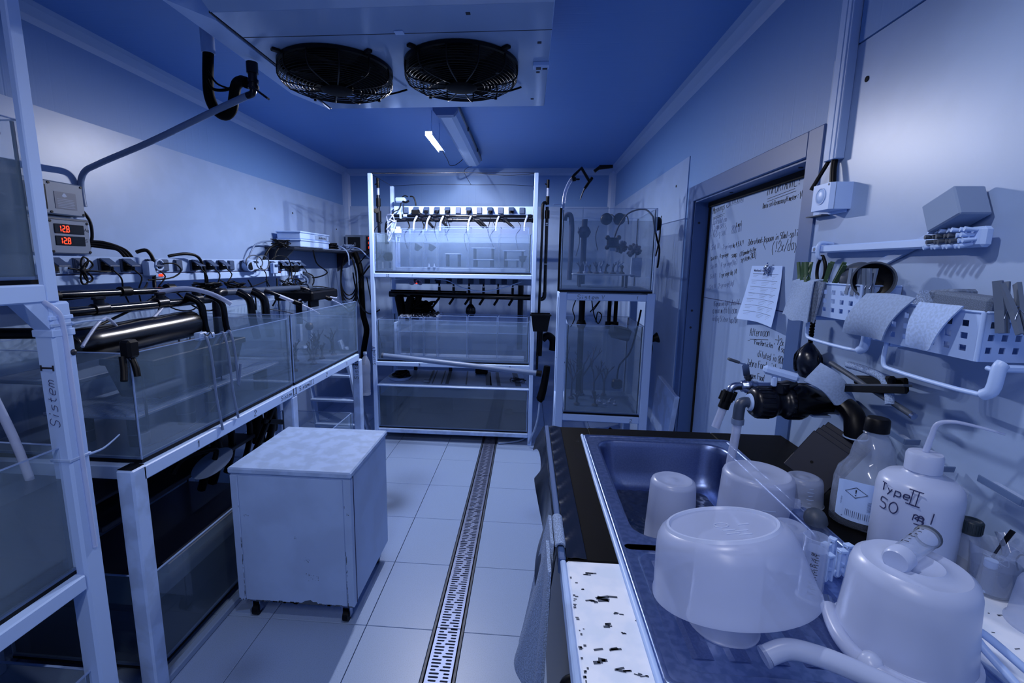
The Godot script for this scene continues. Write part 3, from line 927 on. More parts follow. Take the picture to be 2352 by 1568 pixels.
func left_bench_gear() -> void:
	var t := thing("socket_trunking", "long white trunking with a row of grey lidded sockets along the left wall", "power strip", Vector3(-1.95, 1.44, -2.9))
	part(t, "trunking", nb().bx(Vector3(-2.01, 1.488, -3.92), Vector3(-1.93, 1.565, -1.30), 0.003), "whiteish")
	part(t, "ledge", nb().bx(Vector3(-2.01, 1.442, -3.92), Vector3(-1.922, 1.484, -1.30), 0.003), "paint")
	part(t, "joint", nb().bx(Vector3(-2.0, 1.484, -3.91), Vector3(-1.925, 1.488, -1.31)), "ink_blue")
	for z in [-3.95, -1.35]:
		part(t, "upright", nb().bx(Vector3(-2.01, 0.866, z), Vector3(-1.965, 1.442, z + 0.04), 0.003), "paint")
	part(t, "drain_bracket", nb().bx(Vector3(-1.99, 1.405, -3.96), Vector3(-1.90, 1.42, -3.90), 0.002), "paint")
	var zs := [-1.782, -1.897, -2.016, -2.133, -2.283, -2.376, -2.477, -2.6, -2.719, -2.837, -2.946, -3.078, -3.228, -3.428, -3.566, -3.66, -3.758, -3.86]
	var open := [1, 3, 4, 7, 8, 9, 11, 13, 14, 15, 16, 17]
	open = [0, 2, 3, 4, 7, 8, 9, 11, 13, 14, 15, 16, 17]
	for i in zs.size():
		socket_box(t, Vector3(-1.93, 1.526, zs[i]), Vector3(1, 0, 0), Vector3(0, 0, -1), 0.052, 0.062, i in open)
	var o := Vector3(1, 0, 0)
	var names := ["plug in the second visible open socket of the left trunking, lead dropping straight", "plug in the third open socket of the left trunking", "plug in the open socket left of the white plug adapter", "plug in the first open socket right of the closed pair", "plug in the second open socket right of the closed pair", "plug in the third open socket right of the closed pair", "plug in the far open socket next to the round white timer", "plug beside the red-switched adapter at the far end of the trunking", "black transformer plug near the far end of the trunking", "last plug at the far end of the left trunking"]
	var pz := [-2.016, -2.133, -2.283, -2.6, -2.719, -2.837, -3.228, -3.566, -3.66, -3.86]
	for i in pz.size():
		var z: float = pz[i]
		plug(names[i], Vector3(-1.921, 1.512, z), o, [Vector3(-1.865, 1.47, z - 0.02), Vector3(-1.87, 1.41, z + 0.03 * (i % 3 - 1)), Vector3(-1.89, 1.34, z - 0.08 + 0.05 * (i % 2))])
	# white adapters and timers
	t = thing("plug_adapter", "white hooped plug adapter with a glowing red switch on the left trunking", "adapter", Vector3(-1.90, 1.50, -2.27))
	part(t, "body", nb().box(Vector3(-1.895, 1.510, -2.24), Vector3(0.035, 0.075, 0.055), 0.006), "whiteish")
	var hoop := []
	for i in 13:
		hoop.append(Vector3(-1.878, 1.528, -2.285) + Vector3(0, sin(TAU * i / 12) * 0.026, cos(TAU * i / 12) * 0.026))
	part(t, "hoop", nb().tube(hoop, 0.006, 8, 1), "whiteish")
	part(t, "base", nb().box(Vector3(-1.893, 1.476, -2.285), Vector3(0.03, 0.022, 0.06), 0.004), "whiteish")
	part(t, "switch_light", nb().box(Vector3(-1.877, 1.477, -2.29), Vector3(0.004, 0.012, 0.028), 0.001), "red_lamp")
	part(t, "lead", nb().tube([Vector3(-1.87, 1.535, -2.30), Vector3(-1.85, 1.535, -2.36), Vector3(-1.85, 1.50, -2.40), Vector3(-1.86, 1.465, -2.35), Vector3(-1.89, 1.455, -2.22)], 0.004, 6), "black")
	t = thing("plug_timer", "round white plug-in timer with coiled leads on the far half of the left trunking", "timer", Vector3(-1.89, 1.52, -3.1))
	part(t, "body", nb().cyl(Vector3(-1.92, 1.525, -3.09), Vector3(-1.868, 1.522, -3.08), 0.036, -1, 20).box(Vector3(-1.90, 1.515, -3.16), Vector3(0.04, 0.05, 0.10), 0.008), "whiteish")
	part(t, "dial", nb().cyl(Vector3(-1.868, 1.522, -3.08), Vector3(-1.866, 1.522, -3.08), 0.026, -1, 18), "black")
	var lp := nb()
	for k in 2:
		var pts := []
		for i in 15:
			var a := TAU * i / 14.0
			pts.append(Vector3(-1.88 + 0.02 * k, 1.545 + sin(a) * 0.05, -3.14 - 0.07 * k + cos(a) * (0.10 - 0.02 * k)))
		lp.tube(pts, 0.004, 6, 3)
	part(t, "lead_coil", lp, ["slate", "black"][0])
	t = thing("plug_adapter", "second white plug adapter with an unlit red switch near the far end of the trunking", "adapter", Vector3(-1.90, 1.50, -3.5))
	part(t, "body", nb().box(Vector3(-1.897, 1.505, -3.42), Vector3(0.03, 0.08, 0.06), 0.005), "whiteish")
	part(t, "switch", nb().box(Vector3(-1.897, 1.475, -3.475), Vector3(0.032, 0.014, 0.022), 0.001), "red_glow_off")
	part(t, "transformer", nb().box(Vector3(-1.885, 1.50, -3.70), Vector3(0.05, 0.055, 0.07), 0.006), "black")
	# bundles of cable on and below the trunking
	solo("cable_bow", "black cable tied into a bow hanging from the near end of the trunking", "cable", Vector3(-1.90, 1.50, -1.87), bow(Vector3(-1.895, 1.505, -1.88)), "black")
	var cab := [
		[[-1.92, 1.59, -2.20], [-1.90, 1.60, -2.24], [-1.885, 1.55, -2.26], [-1.885, 1.44, -2.25], [-1.86, 1.40, -2.22]],
		[[-1.93, 1.575, -2.42], [-1.90, 1.59, -2.52], [-1.89, 1.57, -2.60], [-1.88, 1.48, -2.63], [-1.88, 1.36, -2.62]],
		[[-1.88, 1.44, -2.20], [-1.80, 1.405, -2.05], [-1.82, 1.40, -1.85], [-1.85, 1.385, -1.65]],
		[[-1.85, 1.43, -2.3], [-1.78, 1.37, -2.1], [-1.75, 1.32, -1.9], [-1.72, 1.25, -1.6]],
		[[-1.86, 1.42, -2.26], [-1.85, 1.30, -2.22], [-1.86, 1.20, -2.15]],
		[[-1.82, 1.38, -2.15], [-1.76, 1.31, -2.22], [-1.74, 1.30, -2.32], [-1.78, 1.36, -2.45]],
		[[-1.84, 1.40, -2.32], [-1.76, 1.30, -2.38], [-1.73, 1.285, -2.46], [-1.76, 1.34, -2.55]],
		[[-1.88, 1.44, -2.75], [-1.86, 1.40, -2.85], [-1.88, 1.38, -3.05], [-1.88, 1.42, -3.3]],
		[[-1.88, 1.43, -3.05], [-1.87, 1.34, -3.1], [-1.88, 1.22, -3.12]],
		[[-1.87, 1.43, -3.25], [-1.84, 1.33, -3.3], [-1.82, 1.30, -3.45], [-1.86, 1.36, -3.6]],
		[[-1.87, 1.43, -3.4], [-1.85, 1.30, -3.35], [-1.83, 1.24, -3.25]],
		[[-1.87, 1.43, -3.55], [-1.85, 1.33, -3.6], [-1.84, 1.28, -3.52], [-1.85, 1.40, -3.45]],
		[[-1.87, 1.44, -3.7], [-1.84, 1.36, -3.62], [-1.83, 1.27, -3.66]],
		[[-1.93, 1.57, -3.45], [-1.91, 1.60, -3.52], [-1.88, 1.58, -3.6], [-1.87, 1.50, -3.63], [-1.86, 1.42, -3.6]],
		[[-1.90, 1.47, -3.88], [-1.85, 1.44, -3.95], [-1.82, 1.38, -3.9], [-1.82, 1.34, -3.8]],
		[[-1.86, 1.41, -2.5], [-1.80, 1.375, -2.7], [-1.84, 1.40, -2.9]],
	]
	var where := ["thick cable looped over the trunking by the white hooped adapter", "thick cable looped over the trunking behind the closed sockets", "cable sagging along the underside of the trunking towards the near post", "cable running down behind the wrapped black tube", "cable dropping straight to the aquarium from the hooped adapter", "small cable loop below the trunking at the left", "second cable loop hanging below the trunking above the wrapped tube", "cable slung along the underside of the trunking's middle", "cable dropping into the aquarium below the round timer", "sagging cable loop below the trunking's far half", "cable curving down left of the far white upright", "tight cable loop near the far adapter", "cable hanging below the black transformer", "cable looped up over the trunking's far end", "cable leaving the trunking's far tip", "short slack cable below the open sockets' middle"]
	for i in cab.size():
		var pts := []
		for q in cab[i]:
			pts.append(Vector3(q[0], q[1], q[2]))
		wire("power_cable", where[i], pts, [0.009, 0.008, 0.005, 0.006, 0.0055, 0.0035, 0.0045, 0.004, 0.005, 0.004, 0.006, 0.003, 0.003, 0.004, 0.006, 0.004][i], "black", "black cables below the left trunking")
	for k in 4:
		solo("cable_tangle", ["tangle of thin black cable tied up under the trunking's middle", "tangle of thin black cable under the far adapter", "tangle of thin cable hanging by the far white upright", "dark knot of cables above the vertical black pipe"][k], "cable", Vector3(-1.85, 1.38, -2.8), tangle([Vector3(-1.85, 1.405, -2.86), Vector3(-1.85, 1.37, -3.55), Vector3(-1.86, 1.33, -3.78), Vector3(-1.80, 1.40, -2.52)][k], [0.07, 0.10, 0.09, 0.09][k], [0.05, 0.12, 0.18, 0.07][k], [22, 30, 26, 26][k], [0.004, 0.003, 0.003, 0.006][k], 40 + k), "black", "cable tangles under the trunking")
	# manifold pipes
	t = thing("water_manifold", "glossy black water pipe with valves running along behind the near aquarium", "pipe", Vector3(-1.72, 1.35, -2.0))
	part(t, "pipe", nb().cyl(Vector3(-1.72, 1.355, -1.50), Vector3(-1.72, 1.345, -2.42), 0.019, -1, 16), "pvc_gloss")
	part(t, "upper_pipe", nb().cyl(Vector3(-1.80, 1.415, -1.65), Vector3(-1.80, 1.40, -2.45), 0.016, -1, 14), "pvc_gloss")
	for k in 3:
		var z: float = [-1.76, -2.08, -2.32][k]
		part(t, "valve", nb().cyl(Vector3(-1.72, 1.365, z), Vector3(-1.72, 1.392, z), 0.018, -1, 12).box(Vector3(-1.72, 1.398, z), Vector3(0.022, 0.012, 0.05), 0.003).cyl(Vector3(-1.72, 1.355, z - 0.03), Vector3(-1.72, 1.354, z + 0.03), 0.024, -1, 14), "pvc_dark")
	for k in 3:
		var z: float = [-1.62, -1.95, -2.22][k]
		part(t, "coupling", nb().cyl(Vector3(-1.80, 1.413, z), Vector3(-1.80, 1.412, z - 0.05), 0.022, -1, 14), "black")
	part(t, "clear_hose", nb().tube([Vector3(-1.76, 1.40, -2.12), Vector3(-1.70, 1.415, -2.22), Vector3(-1.62, 1.385, -2.30), Vector3(-1.55, 1.33, -2.35)], 0.012, 10), "frost")
	part(t, "pale_hose", nb().tube([Vector3(-1.72, 1.34, -2.10), Vector3(-1.70, 1.29, -2.0), Vector3(-1.68, 1.26, -1.9)], 0.007, 8).tube([Vector3(-1.60, 1.24, -1.55), Vector3(-1.66, 1.325, -1.72), Vector3(-1.68, 1.26, -1.80)], 0.006, 8), "frost")
	t = thing("grey_manifold", "dull grey water pipe with two clear side outlets over the far bench aquarium", "pipe", Vector3(-1.72, 1.37, -3.0))
	part(t, "pipe", nb().cyl(Vector3(-1.72, 1.378, -2.50), Vector3(-1.72, 1.358, -3.58), 0.020, -1, 16), "pvc")
	part(t, "down_pipe", nb().tube([Vector3(-1.72, 1.378, -2.55), Vector3(-1.72, 1.375, -2.50), Vector3(-1.72, 1.355, -2.485), Vector3(-1.72, 1.12, -2.48)], 0.024, 14, 4), "pvc_dark")
	part(t, "end_cap", nb().cyl(Vector3(-1.72, 1.358, -3.54), Vector3(-1.72, 1.357, -3.60), 0.032, -1, 16).cyl(Vector3(-1.72, 1.363, -2.95), Vector3(-1.72, 1.362, -3.0), 0.026, -1, 14), "pvc")
	for k in 2:
		var z: float = [-2.93, -3.42][k]
		part(t, "outlet", nb().tube([Vector3(-1.72, 1.368, z), Vector3(-1.68, 1.355, z - 0.03), Vector3(-1.64, 1.33, z - 0.07)], 0.013, 10), "pvc_dark")
		part(t, "outlet_tube", nb().cyl(Vector3(-1.64, 1.33, z - 0.07), Vector3(-1.56, 1.28, z - 0.14), 0.012, -1, 12), "frost")
		part(t, "outlet_tap", nb().cyl(Vector3(-1.575, 1.29, z - 0.125), Vector3(-1.535, 1.265, z - 0.16), 0.016, -1, 12).box(Vector3(-1.54, 1.275, z - 0.15), Vector3(0.03, 0.012, 0.03), 0.003), "black")
		part(t, "needle", nb().tube([Vector3(-1.535, 1.265, z - 0.16), Vector3(-1.49, 1.235, z - 0.20), Vector3(-1.45, 1.195, z - 0.25)], 0.006, 8, 4, 0.003), "frost")
	# ribbed black hoses dropping into the tank
	for k in 4:
		var x: float = [-1.66, -1.60, -1.62, -1.58][k]
		var z: float = [-2.26, -2.34, -2.62, -2.70][k]
		wire("drop_hose", ["left black corrugated hose dropping into the near aquarium", "right black corrugated hose dropping into the near aquarium", "left black sleeve hanging by the vertical black pipe", "right black sleeve hanging by the vertical black pipe"][k], [Vector3(x - 0.05, 1.38, z + 0.03), Vector3(x, 1.34, z), Vector3(x + 0.01, 1.22, z - 0.01), Vector3(x + 0.02, 1.10, z - 0.03)], [0.018, 0.016, 0.022, 0.024][k], "black_gloss", "black hoses dropping into the bench aquariums")
	# wrapped black tube on the tank rim
	t = thing("wrapped_tube", "fat tube wrapped in shiny black film lying on the back of the near bench aquarium", "tube", Vector3(-1.70, 1.25, -1.85))
	part(t, "wrap", nb().lathe([Vector2(0, 0), Vector2(0.058, 0), Vector2(0.066, 0.01), Vector2(0.0665, 0.1), Vector2(0.063, 0.2), Vector2(0.0665, 0.32), Vector2(0.064, 0.45), Vector2(0.067, 0.60), Vector2(0.064, 0.66), Vector2(0, 0.665)], Transform3D(Basis(Vector3(1, 0, 0), Vector3(0, 0.02, -1).normalized(), Vector3(0, 1, 0.02).normalized()), Vector3(-1.70, 1.225, -1.58)), 22), "film_gloss")
	# trough
	t = thing("black_trough", "black ribbed plastic trough hanging inside the near bench aquarium's front", "trough", Vector3(-1.42, 1.05, -1.80))
	part(t, "tub", open_tub(Vector3(-1.415, 1.05, -1.80), 0.15, 0.46, 0.19, 0.54, 0.145, 0.004), "black")
	part(t, "rim", nb().box(Vector3(-1.318, 1.19, -1.80), Vector3(0.012, 0.024, 0.556), 0.003).box(Vector3(-1.512, 1.19, -1.80), Vector3(0.012, 0.024, 0.556), 0.003).box(Vector3(-1.415, 1.19, -1.526), Vector3(0.2, 0.024, 0.012), 0.003).box(Vector3(-1.415, 1.19, -2.074), Vector3(0.2, 0.024, 0.012), 0.003), "black")
	var ribm := nb()
	for k in 7:
		ribm.box(Vector3(-1.49 + k * 0.025, 1.115, -1.80), Vector3(0.006, 0.006, 0.50), 0.002)
	part(t, "grille", ribm, "black_gloss")
	# grid shelves on black pipe legs
	for k in 2:
		var z0: float = [-1.45, -1.86][k]
		var z1: float = [-1.85, -2.40][k]
		t = thing("grid_shelf", ["nearer white ribbed shelf on fat black legs in the near bench aquarium", "farther white ribbed shelf on black legs reaching towards the aquarium's far end"][k], "shelf", Vector3(-1.5, 0.88, (z0 + z1) * 0.5))
		part(t, "board", nb().bx(Vector3(-1.68, 1.006, z1), Vector3(-1.335, 1.016, z0), 0.002), "pale")
		var rb := nb()
		for i in 28:
			rb.bx(Vector3(-1.68 + i * 0.0124, 1.016, z1 + 0.002), Vector3(-1.68 + i * 0.0124 + 0.006, 1.020, z0 - 0.002))
		part(t, "slat", rb, "whiteish").set_meta("kind", "stuff")
		for x in [-1.62, -1.40]:
			for z in [z0 - 0.08, z1 + 0.08]:
				var lg := part(t, "leg", nb().cyl(Vector3(x, 0.888, z), Vector3(x, 1.006, z), 0.034, -1, 18), "black")
				part(lg, "leg_band", nb().cyl(Vector3(x, 0.93, z), Vector3(x, 0.934, z), 0.0352, -1, 18), "slate")
	solo("grey_block", "flat grey pad lying on the near aquarium's glass cover behind the trough", "pad", Vector3(-1.68, 1.10, -1.6), nb().bx(Vector3(-1.86, 1.12, -1.80), Vector3(-1.56, 1.135, -1.45), 0.003), "mid")
	# siphon tubes over the front rim
	var sz := [-1.79, -1.90, -1.945]
	for k in 3:
		var z: float = sz[k]
		var lo: float = [0.845, 0.862, 1.10][k]
		wire("siphon_hose", ["longest thin grey siphon tube hooked over the near aquarium's front rim", "middle thin grey siphon tube over the near aquarium's front rim", "shortest siphon tube over the near aquarium's front rim"][k], [Vector3(-1.36, 1.13, z + 0.03), Vector3(-1.33, 1.21, z + 0.01), Vector3(-1.304, 1.25, z), Vector3(-1.29, 1.215, z), Vector3(-1.283, 1.10, z - 0.005), Vector3(-1.285, 1.0, z - 0.012), Vector3(-1.274, lo, z - 0.02)], 0.0052, "pipe_grey", "siphon tubes on the aquarium rim")
	t = thing("rim_clip", "small white clip block gripping the near aquarium's front rim above the siphons", "clip", Vector3(-1.31, 1.25, -1.80))
	part(t, "block", nb().box(Vector3(-1.318, 1.25, -1.785), Vector3(0.03, 0.032, 0.045), 0.004).box(Vector3(-1.312, 1.246, -1.835), Vector3(0.024, 0.024, 0.03), 0.004), "whiteish")
	part(t, "wire_tie", nb().tube([Vector3(-1.30, 1.262, -1.78), Vector3(-1.298, 1.25, -1.80), Vector3(-1.30, 1.262, -1.82), Vector3(-1.30, 1.24, -1.83)], 0.002, 5), "black")
	t = thing("corner_clamp", "black spring clamp on the near left corner of the bench aquarium", "clamp", Vector3(-1.30, 1.24, -1.42))
	part(t, "jaw", nb().box(Vector3(-1.305, 1.262, -1.425), Vector3(0.04, 0.06, 0.045), 0.008), "black")
	part(t, "handle", nb().tube([Vector3(-1.31, 1.24, -1.40), Vector3(-1.30, 1.20, -1.39), Vector3(-1.29, 1.165, -1.375)], 0.010, 8).tube([Vector3(-1.31, 1.24, -1.43), Vector3(-1.29, 1.20, -1.425), Vector3(-1.282, 1.17, -1.42)], 0.010, 8), "black")
	wire("air_hose", "black air line curving down inside the near corner of the bench aquarium", [Vector3(-1.31, 1.24, -1.44), Vector3(-1.32, 1.20, -1.47), Vector3(-1.318, 1.08, -1.48), Vector3(-1.315, 0.96, -1.475)], 0.005, "black")
	wire("air_hose", "thin dark line from the trough down to the near aquarium's floor", [Vector3(-1.38, 1.06, -1.98), Vector3(-1.36, 0.97, -1.94), Vector3(-1.33, 0.90, -1.75), Vector3(-1.36, 0.885, -1.50)], 0.003, "black")
	# corals on the far tank's bed
	var cs := [[-1.42, -2.72, 0.16], [-1.50, -2.80, 0.12], [-1.40, -2.95, 0.18], [-1.46, -3.03, 0.14], [-1.55, -3.0, 0.15], [-1.42, -3.12, 0.13], [-1.50, -3.20, 0.16], [-1.40, -3.27, 0.20], [-1.56, -3.28, 0.14], [-1.46, -3.38, 0.12], [-1.58, -3.40, 0.17]]
	for i in cs.size():
		coral("coral", ["stubby branching coral nearest the divider in the far bench aquarium", "low bushy coral behind the one nearest the divider", "tall dark branching coral left of the middle of the far bench aquarium", "short coral at the middle of the far bench aquarium", "coral at the back of the far bench aquarium's middle", "small coral just right of the middle of the far bench aquarium", "coral behind the small one right of the middle", "tallest branching coral near the right end of the far bench aquarium", "coral at the back near the right end of the far bench aquarium", "low coral at the right front corner of the far bench aquarium", "coral in the right back corner of the far bench aquarium"][i], Vector3(cs[i][0], 0.888, cs[i][1]), cs[i][2], 100 + i, "coral" if i % 3 else "coral_dark")
	solo("round_float", "dark ball hanging on a lead in the far bench aquarium", "pump", Vector3(-1.55, 1.12, -3.25), nb().lathe([Vector2(0, -0.03), Vector2(0.02, -0.024), Vector2(0.03, 0), Vector2(0.02, 0.024), Vector2(0, 0.03)], Transform3D(Basis(), Vector3(-1.55, 1.10, -3.22)), 16).tube([Vector3(-1.55, 1.12, -3.22), Vector3(-1.60, 1.2, -3.1), Vector3(-1.66, 1.25, -2.9)], 0.003, 6), "dark")
	# sump and plumbing below the bench
	tank("aquarium", "unlit sump aquarium on the floor under the near half of the left bench", Vector3(-1.93, 0.04, -2.40), Vector3(-1.335, 0.42, -1.43), 0.30, "murk")
	tank("aquarium", "clear empty aquarium on the floor under the far half of the left bench", Vector3(-1.90, 0.04, -3.42), Vector3(-1.335, 0.40, -2.52), -1.0)
	solo("sump_box", "long grey inner box standing in the unlit sump under the bench", "box", Vector3(-1.5, 0.06, -1.9), nb().bx(Vector3(-1.60, 0.065, -2.30), Vector3(-1.42, 0.34, -1.62), 0.004), "plate_dark")
	solo("shelf_slab", "dark slab shelf above the sump under the near end of the bench", "shelf", Vector3(-1.65, 0.60, -1.9), nb().bx(Vector3(-1.93, 0.58, -2.40), Vector3(-1.50, 0.60, -1.44), 0.003).bx(Vector3(-1.93, 0.66, -2.40), Vector3(-1.56, 0.675, -1.44), 0.003), "dark")
	t = thing("float_lid", "pale oval lid on a black bent handle under the bench's near front rail", "lid", Vector3(-1.40, 0.65, -1.85))
	part(t, "lid", nb().lathe([Vector2(0, 0), Vector2(0.10, 0.004), Vector2(0.105, 0.01), Vector2(0.06, 0.02), Vector2(0, 0.03)], Transform3D(Basis(Vector3(0, 0, 1), -0.15) * Basis(Vector3.RIGHT, 0.25), Vector3(-1.42, 0.63, -1.93)), 24, 0.6, 1.1), "pale")
	part(t, "handle", nb().tube([Vector3(-1.41, 0.655, -1.93), Vector3(-1.40, 0.70, -1.93), Vector3(-1.42, 0.715, -1.88), Vector3(-1.46, 0.71, -1.80), Vector3(-1.48, 0.66, -1.76)], 0.012, 10), "black")
	for k in 5:
		var z: float = [-2.02, -2.10, -2.22, -2.38, -2.62][k]
		wire("drain_hose", ["leftmost black drain hose under the bench rail", "second black drain hose under the bench rail with a curved top", "third black drain hose under the bench rail behind the cart", "fourth black hose under the bench, angled to the right", "fifth black drain hose under the bench near the middle post"][k], [Vector3(-1.62, 0.81, z), Vector3(-1.56, 0.76, z + 0.01), Vector3(-1.52, 0.68, z), Vector3(-1.54, 0.55, z - 0.02), Vector3(-1.58, 0.44, z - 0.03)], [0.020, 0.026, 0.018, 0.016, 0.022][k], "black", "black drain hoses under the bench")
	solo("lever_arm", "black lever arm sticking up at an angle under the bench's middle", "lever", Vector3(-1.48, 0.6, -2.5), nb().box(Vector3(-1.48, 0.60, -2.45), Vector3(0.03, 0.03, 0.30), 0.006, Basis(Vector3.RIGHT, 0.75)).box(Vector3(-1.48, 0.62, -2.55), Vector3(0.03, 0.03, 0.22), 0.006, Basis(Vector3.RIGHT, -0.35)), "black")
	for k in 2:
		solo("dosing_pump", ["rounded black pump head under the bench left of the middle post", "taller rounded black pump head beside the middle post"][k], "pump", Vector3(-1.6, 0.6, -2.7), nb().lathe([Vector2(0.035, 0.46), Vector2(0.04, 0.48), Vector2(0.04, 0.60), Vector2(0.03, 0.64), Vector2(0, 0.655)], Transform3D(Basis(), Vector3(-1.62, 0.02 * k, -2.62 - 0.15 * k)), 16), "black")
	wire("pale_hose", "pale hose slung under the far half of the bench behind the middle post", [Vector3(-1.75, 0.70, -2.55), Vector3(-1.70, 0.66, -2.75), Vector3(-1.72, 0.68, -3.0), Vector3(-1.75, 0.74, -3.2)], 0.010, "pipe_grey")
	# near rack's hanging tubes
	var nt := [[[-1.60, 1.43, -0.95], [-1.50, 1.38, -1.0], [-1.44, 1.28, -1.08], [-1.42, 1.10, -1.13], [-1.40, 0.92, -1.15]], [[-1.75, 1.44, -0.85], [-1.62, 1.36, -0.95], [-1.50, 1.28, -1.06], [-1.43, 1.22, -1.12]], [[-1.285, 1.44, -1.150], [-1.272, 1.41, -1.175], [-1.276, 1.37, -1.188], [-1.276, 1.20, -1.190], [-1.276, 0.98, -1.192], [-1.276, 0.70, -1.195]], [[-1.62, 1.44, -1.12], [-1.60, 1.30, -1.13], [-1.61, 1.10, -1.12]]]
	for k in 4:
		var pts := []
		for q in nt[k]:
			pts.append(Vector3(q[0], q[1], q[2]))
		wire("clear_hose", ["clear hose arching down behind the near left rack post", "second clear hose slanting into the near left rack", "clear hose tied down the outer face of the near left rack post", "clear hose hanging straight in the near left rack"][k], pts, [0.011, 0.013, 0.0065, 0.010][k], "frost", "")
	for k in 2:
		var y: float = [1.372, 0.985][k]
		t = thing("cable_tie", ["white tape and cable tie binding a hose to the near post, upper", "pale cable tie binding a hose to the near post, lower, its tail sticking out"][k], "cable tie", Vector3(-1.28, y, -1.19))
		part(t, "band", nb().box(Vector3(-1.31, y, -1.192), Vector3(0.064, 0.010, 0.067), 0.002), "whiteish")
		part(t, "tail", nb().tube([Vector3(-1.277, y, -1.215), Vector3(-1.265, y + 0.004, -1.25), Vector3(-1.255, y + (0.002 if k == 0 else 0.03), -1.30)], 0.004, 6, 4, 0.002), "whiteish")
		if k == 0:
			part(t, "tape", nb().box(Vector3(-1.31, y - 0.022, -1.192), Vector3(0.063, 0.02, 0.066), 0.002).box(Vector3(-1.31, y + 0.02, -1.192), Vector3(0.063, 0.012, 0.066), 0.002), "white")
	for k in 3:
		wire("pump_cable", ["black standpipe with valves inside the near left rack", "second black standpipe in the near left rack", "black pipe crossing behind the near left post"][k], [[Vector3(-1.72, 1.40, -1.00), Vector3(-1.70, 1.2, -1.02), Vector3(-1.70, 0.80, -1.02)], [Vector3(-1.55, 1.20, -1.08), Vector3(-1.55, 1.0, -1.08), Vector3(-1.55, 0.7, -1.06)], [Vector3(-1.9, 1.36, -1.10), Vector3(-1.6, 1.35, -1.12), Vector3(-1.40, 1.33, -1.3)]][k], [0.03, 0.035, 0.016][k], "black")
	# controllers on the left wall
	t = thing("control_box", "grey wall box with a dark window and printed plate, above the orange displays", "control box", Vector3(-2.10, 1.74, -2.04))
	part(t, "case", nb().bx(Vector3(-2.135, 1.745, -2.105), Vector3(-2.07, 1.888, -1.78), 0.005), "case_grey")
	part(t, "window", nb().bx(Vector3(-2.071, 1.765, -1.93), Vector3(-2.068, 1.868, -1.80)), "black_gloss")
	part(t, "plate", nb().bx(Vector3(-2.0705, 1.772, -2.065), Vector3(-2.0685, 1.845, -1.965)), "socket")
	var pt := nb()
	for k in 6:
		pt.bx(Vector3(-2.0686, 1.778 + k * 0.007, -2.055 + 0.004 * (k % 2)), Vector3(-2.068, 1.7795 + k * 0.007, -1.975))
	pt.prism([Vector2(0, 0), Vector2(0.012, 0.004), Vector2(0.006, 0.014), Vector2(0, 0.018), Vector2(-0.006, 0.014), Vector2(-0.012, 0.004)], Transform3D(Basis(Vector3(0, 0, -1), Vector3(0, 1, 0), Vector3(1, 0, 0)), Vector3(-2.0686, 1.823, -2.01)), 0.0006)
	part(t, "print", pt, "pale")
	t = thing("display_box", "grey wall controller with two orange number displays behind the near post", "control box", Vector3(-2.10, 1.58, -2.04))
	part(t, "case", nb().bx(Vector3(-2.135, 1.575, -2.115), Vector3(-2.07, 1.735, -1.80), 0.005), "case_grey")
	part(t, "top_strip", nb().bx(Vector3(-2.072, 1.724, -2.112), Vector3(-2.067, 1.732, -1.80), 0.001), "slate")
	for k in 2:
		var y: float = 1.685 - 0.052 * k
		part(t, "display_frame", nb().bx(Vector3(-2.0705, y - 0.021, -2.085), Vector3(-2.067, y + 0.021, -1.945), 0.002), "black_gloss")
		part(t, "display_digits", digits("12.8", Vector3(-2.0665, y - 0.013, -1.962), Vector3(0, 0, -1), 0.026, 0.019), "orange_display")
	var hw := nb()
	ink(hw, "Aq", Vector3(-2.0695, 1.68, -2.088), Vector3(0, 0, -1), Vector3(0, 1, 0), 0.014, 0.0008)
	ink(hw, "S", Vector3(-2.0695, 1.63, -2.088), Vector3(0, 0, -1), Vector3(0, 1, 0), 0.014, 0.0008)
	ink(hw, "Sistem", Vector3(-2.0695, 1.60, -1.90), Vector3(0, 1, 0), Vector3(0, 0, 1), 0.018, 0.0008)
	part(t, "handwriting", hw, "ink")
	var scw := nb()
	for p in [[1.878, -2.095], [1.755, -2.095], [1.878, -1.945], [1.755, -1.945], [1.716, -2.105], [1.585, -2.105], [1.716, -1.93], [1.585, -1.93]]:
		scw.cyl(Vector3(-2.071, p[0], p[1]), Vector3(-2.067, p[0], p[1]), 0.0055, -1, 10)
	part(t, "screw", scw, "black").set_meta("kind", "stuff")
	wire("power_cable", "black cable bulging down the wall beside the orange displays", [Vector3(-2.12, 1.80, -2.12), Vector3(-2.10, 1.74, -2.15), Vector3(-2.10, 1.66, -2.155), Vector3(-2.11, 1.60, -2.14)], 0.007, "black")
	for k in 3:
		wire("power_cable", ["upper black cable arching from the orange display box to the trunking", "middle black cable arching from the orange display box to the trunking", "lower black cable arching from the orange display box to the trunking"][k], [Vector3(-2.10, 1.635 - 0.008 * k, -2.12), Vector3(-2.07, 1.635 - 0.012 * k, -2.18 - 0.0 * k), Vector3(-2.03, 1.60, -2.26 + 0.022 * k), Vector3(-2.0, 1.555, -2.27 + 0.022 * k)], 0.007, "black", "arching black cables")

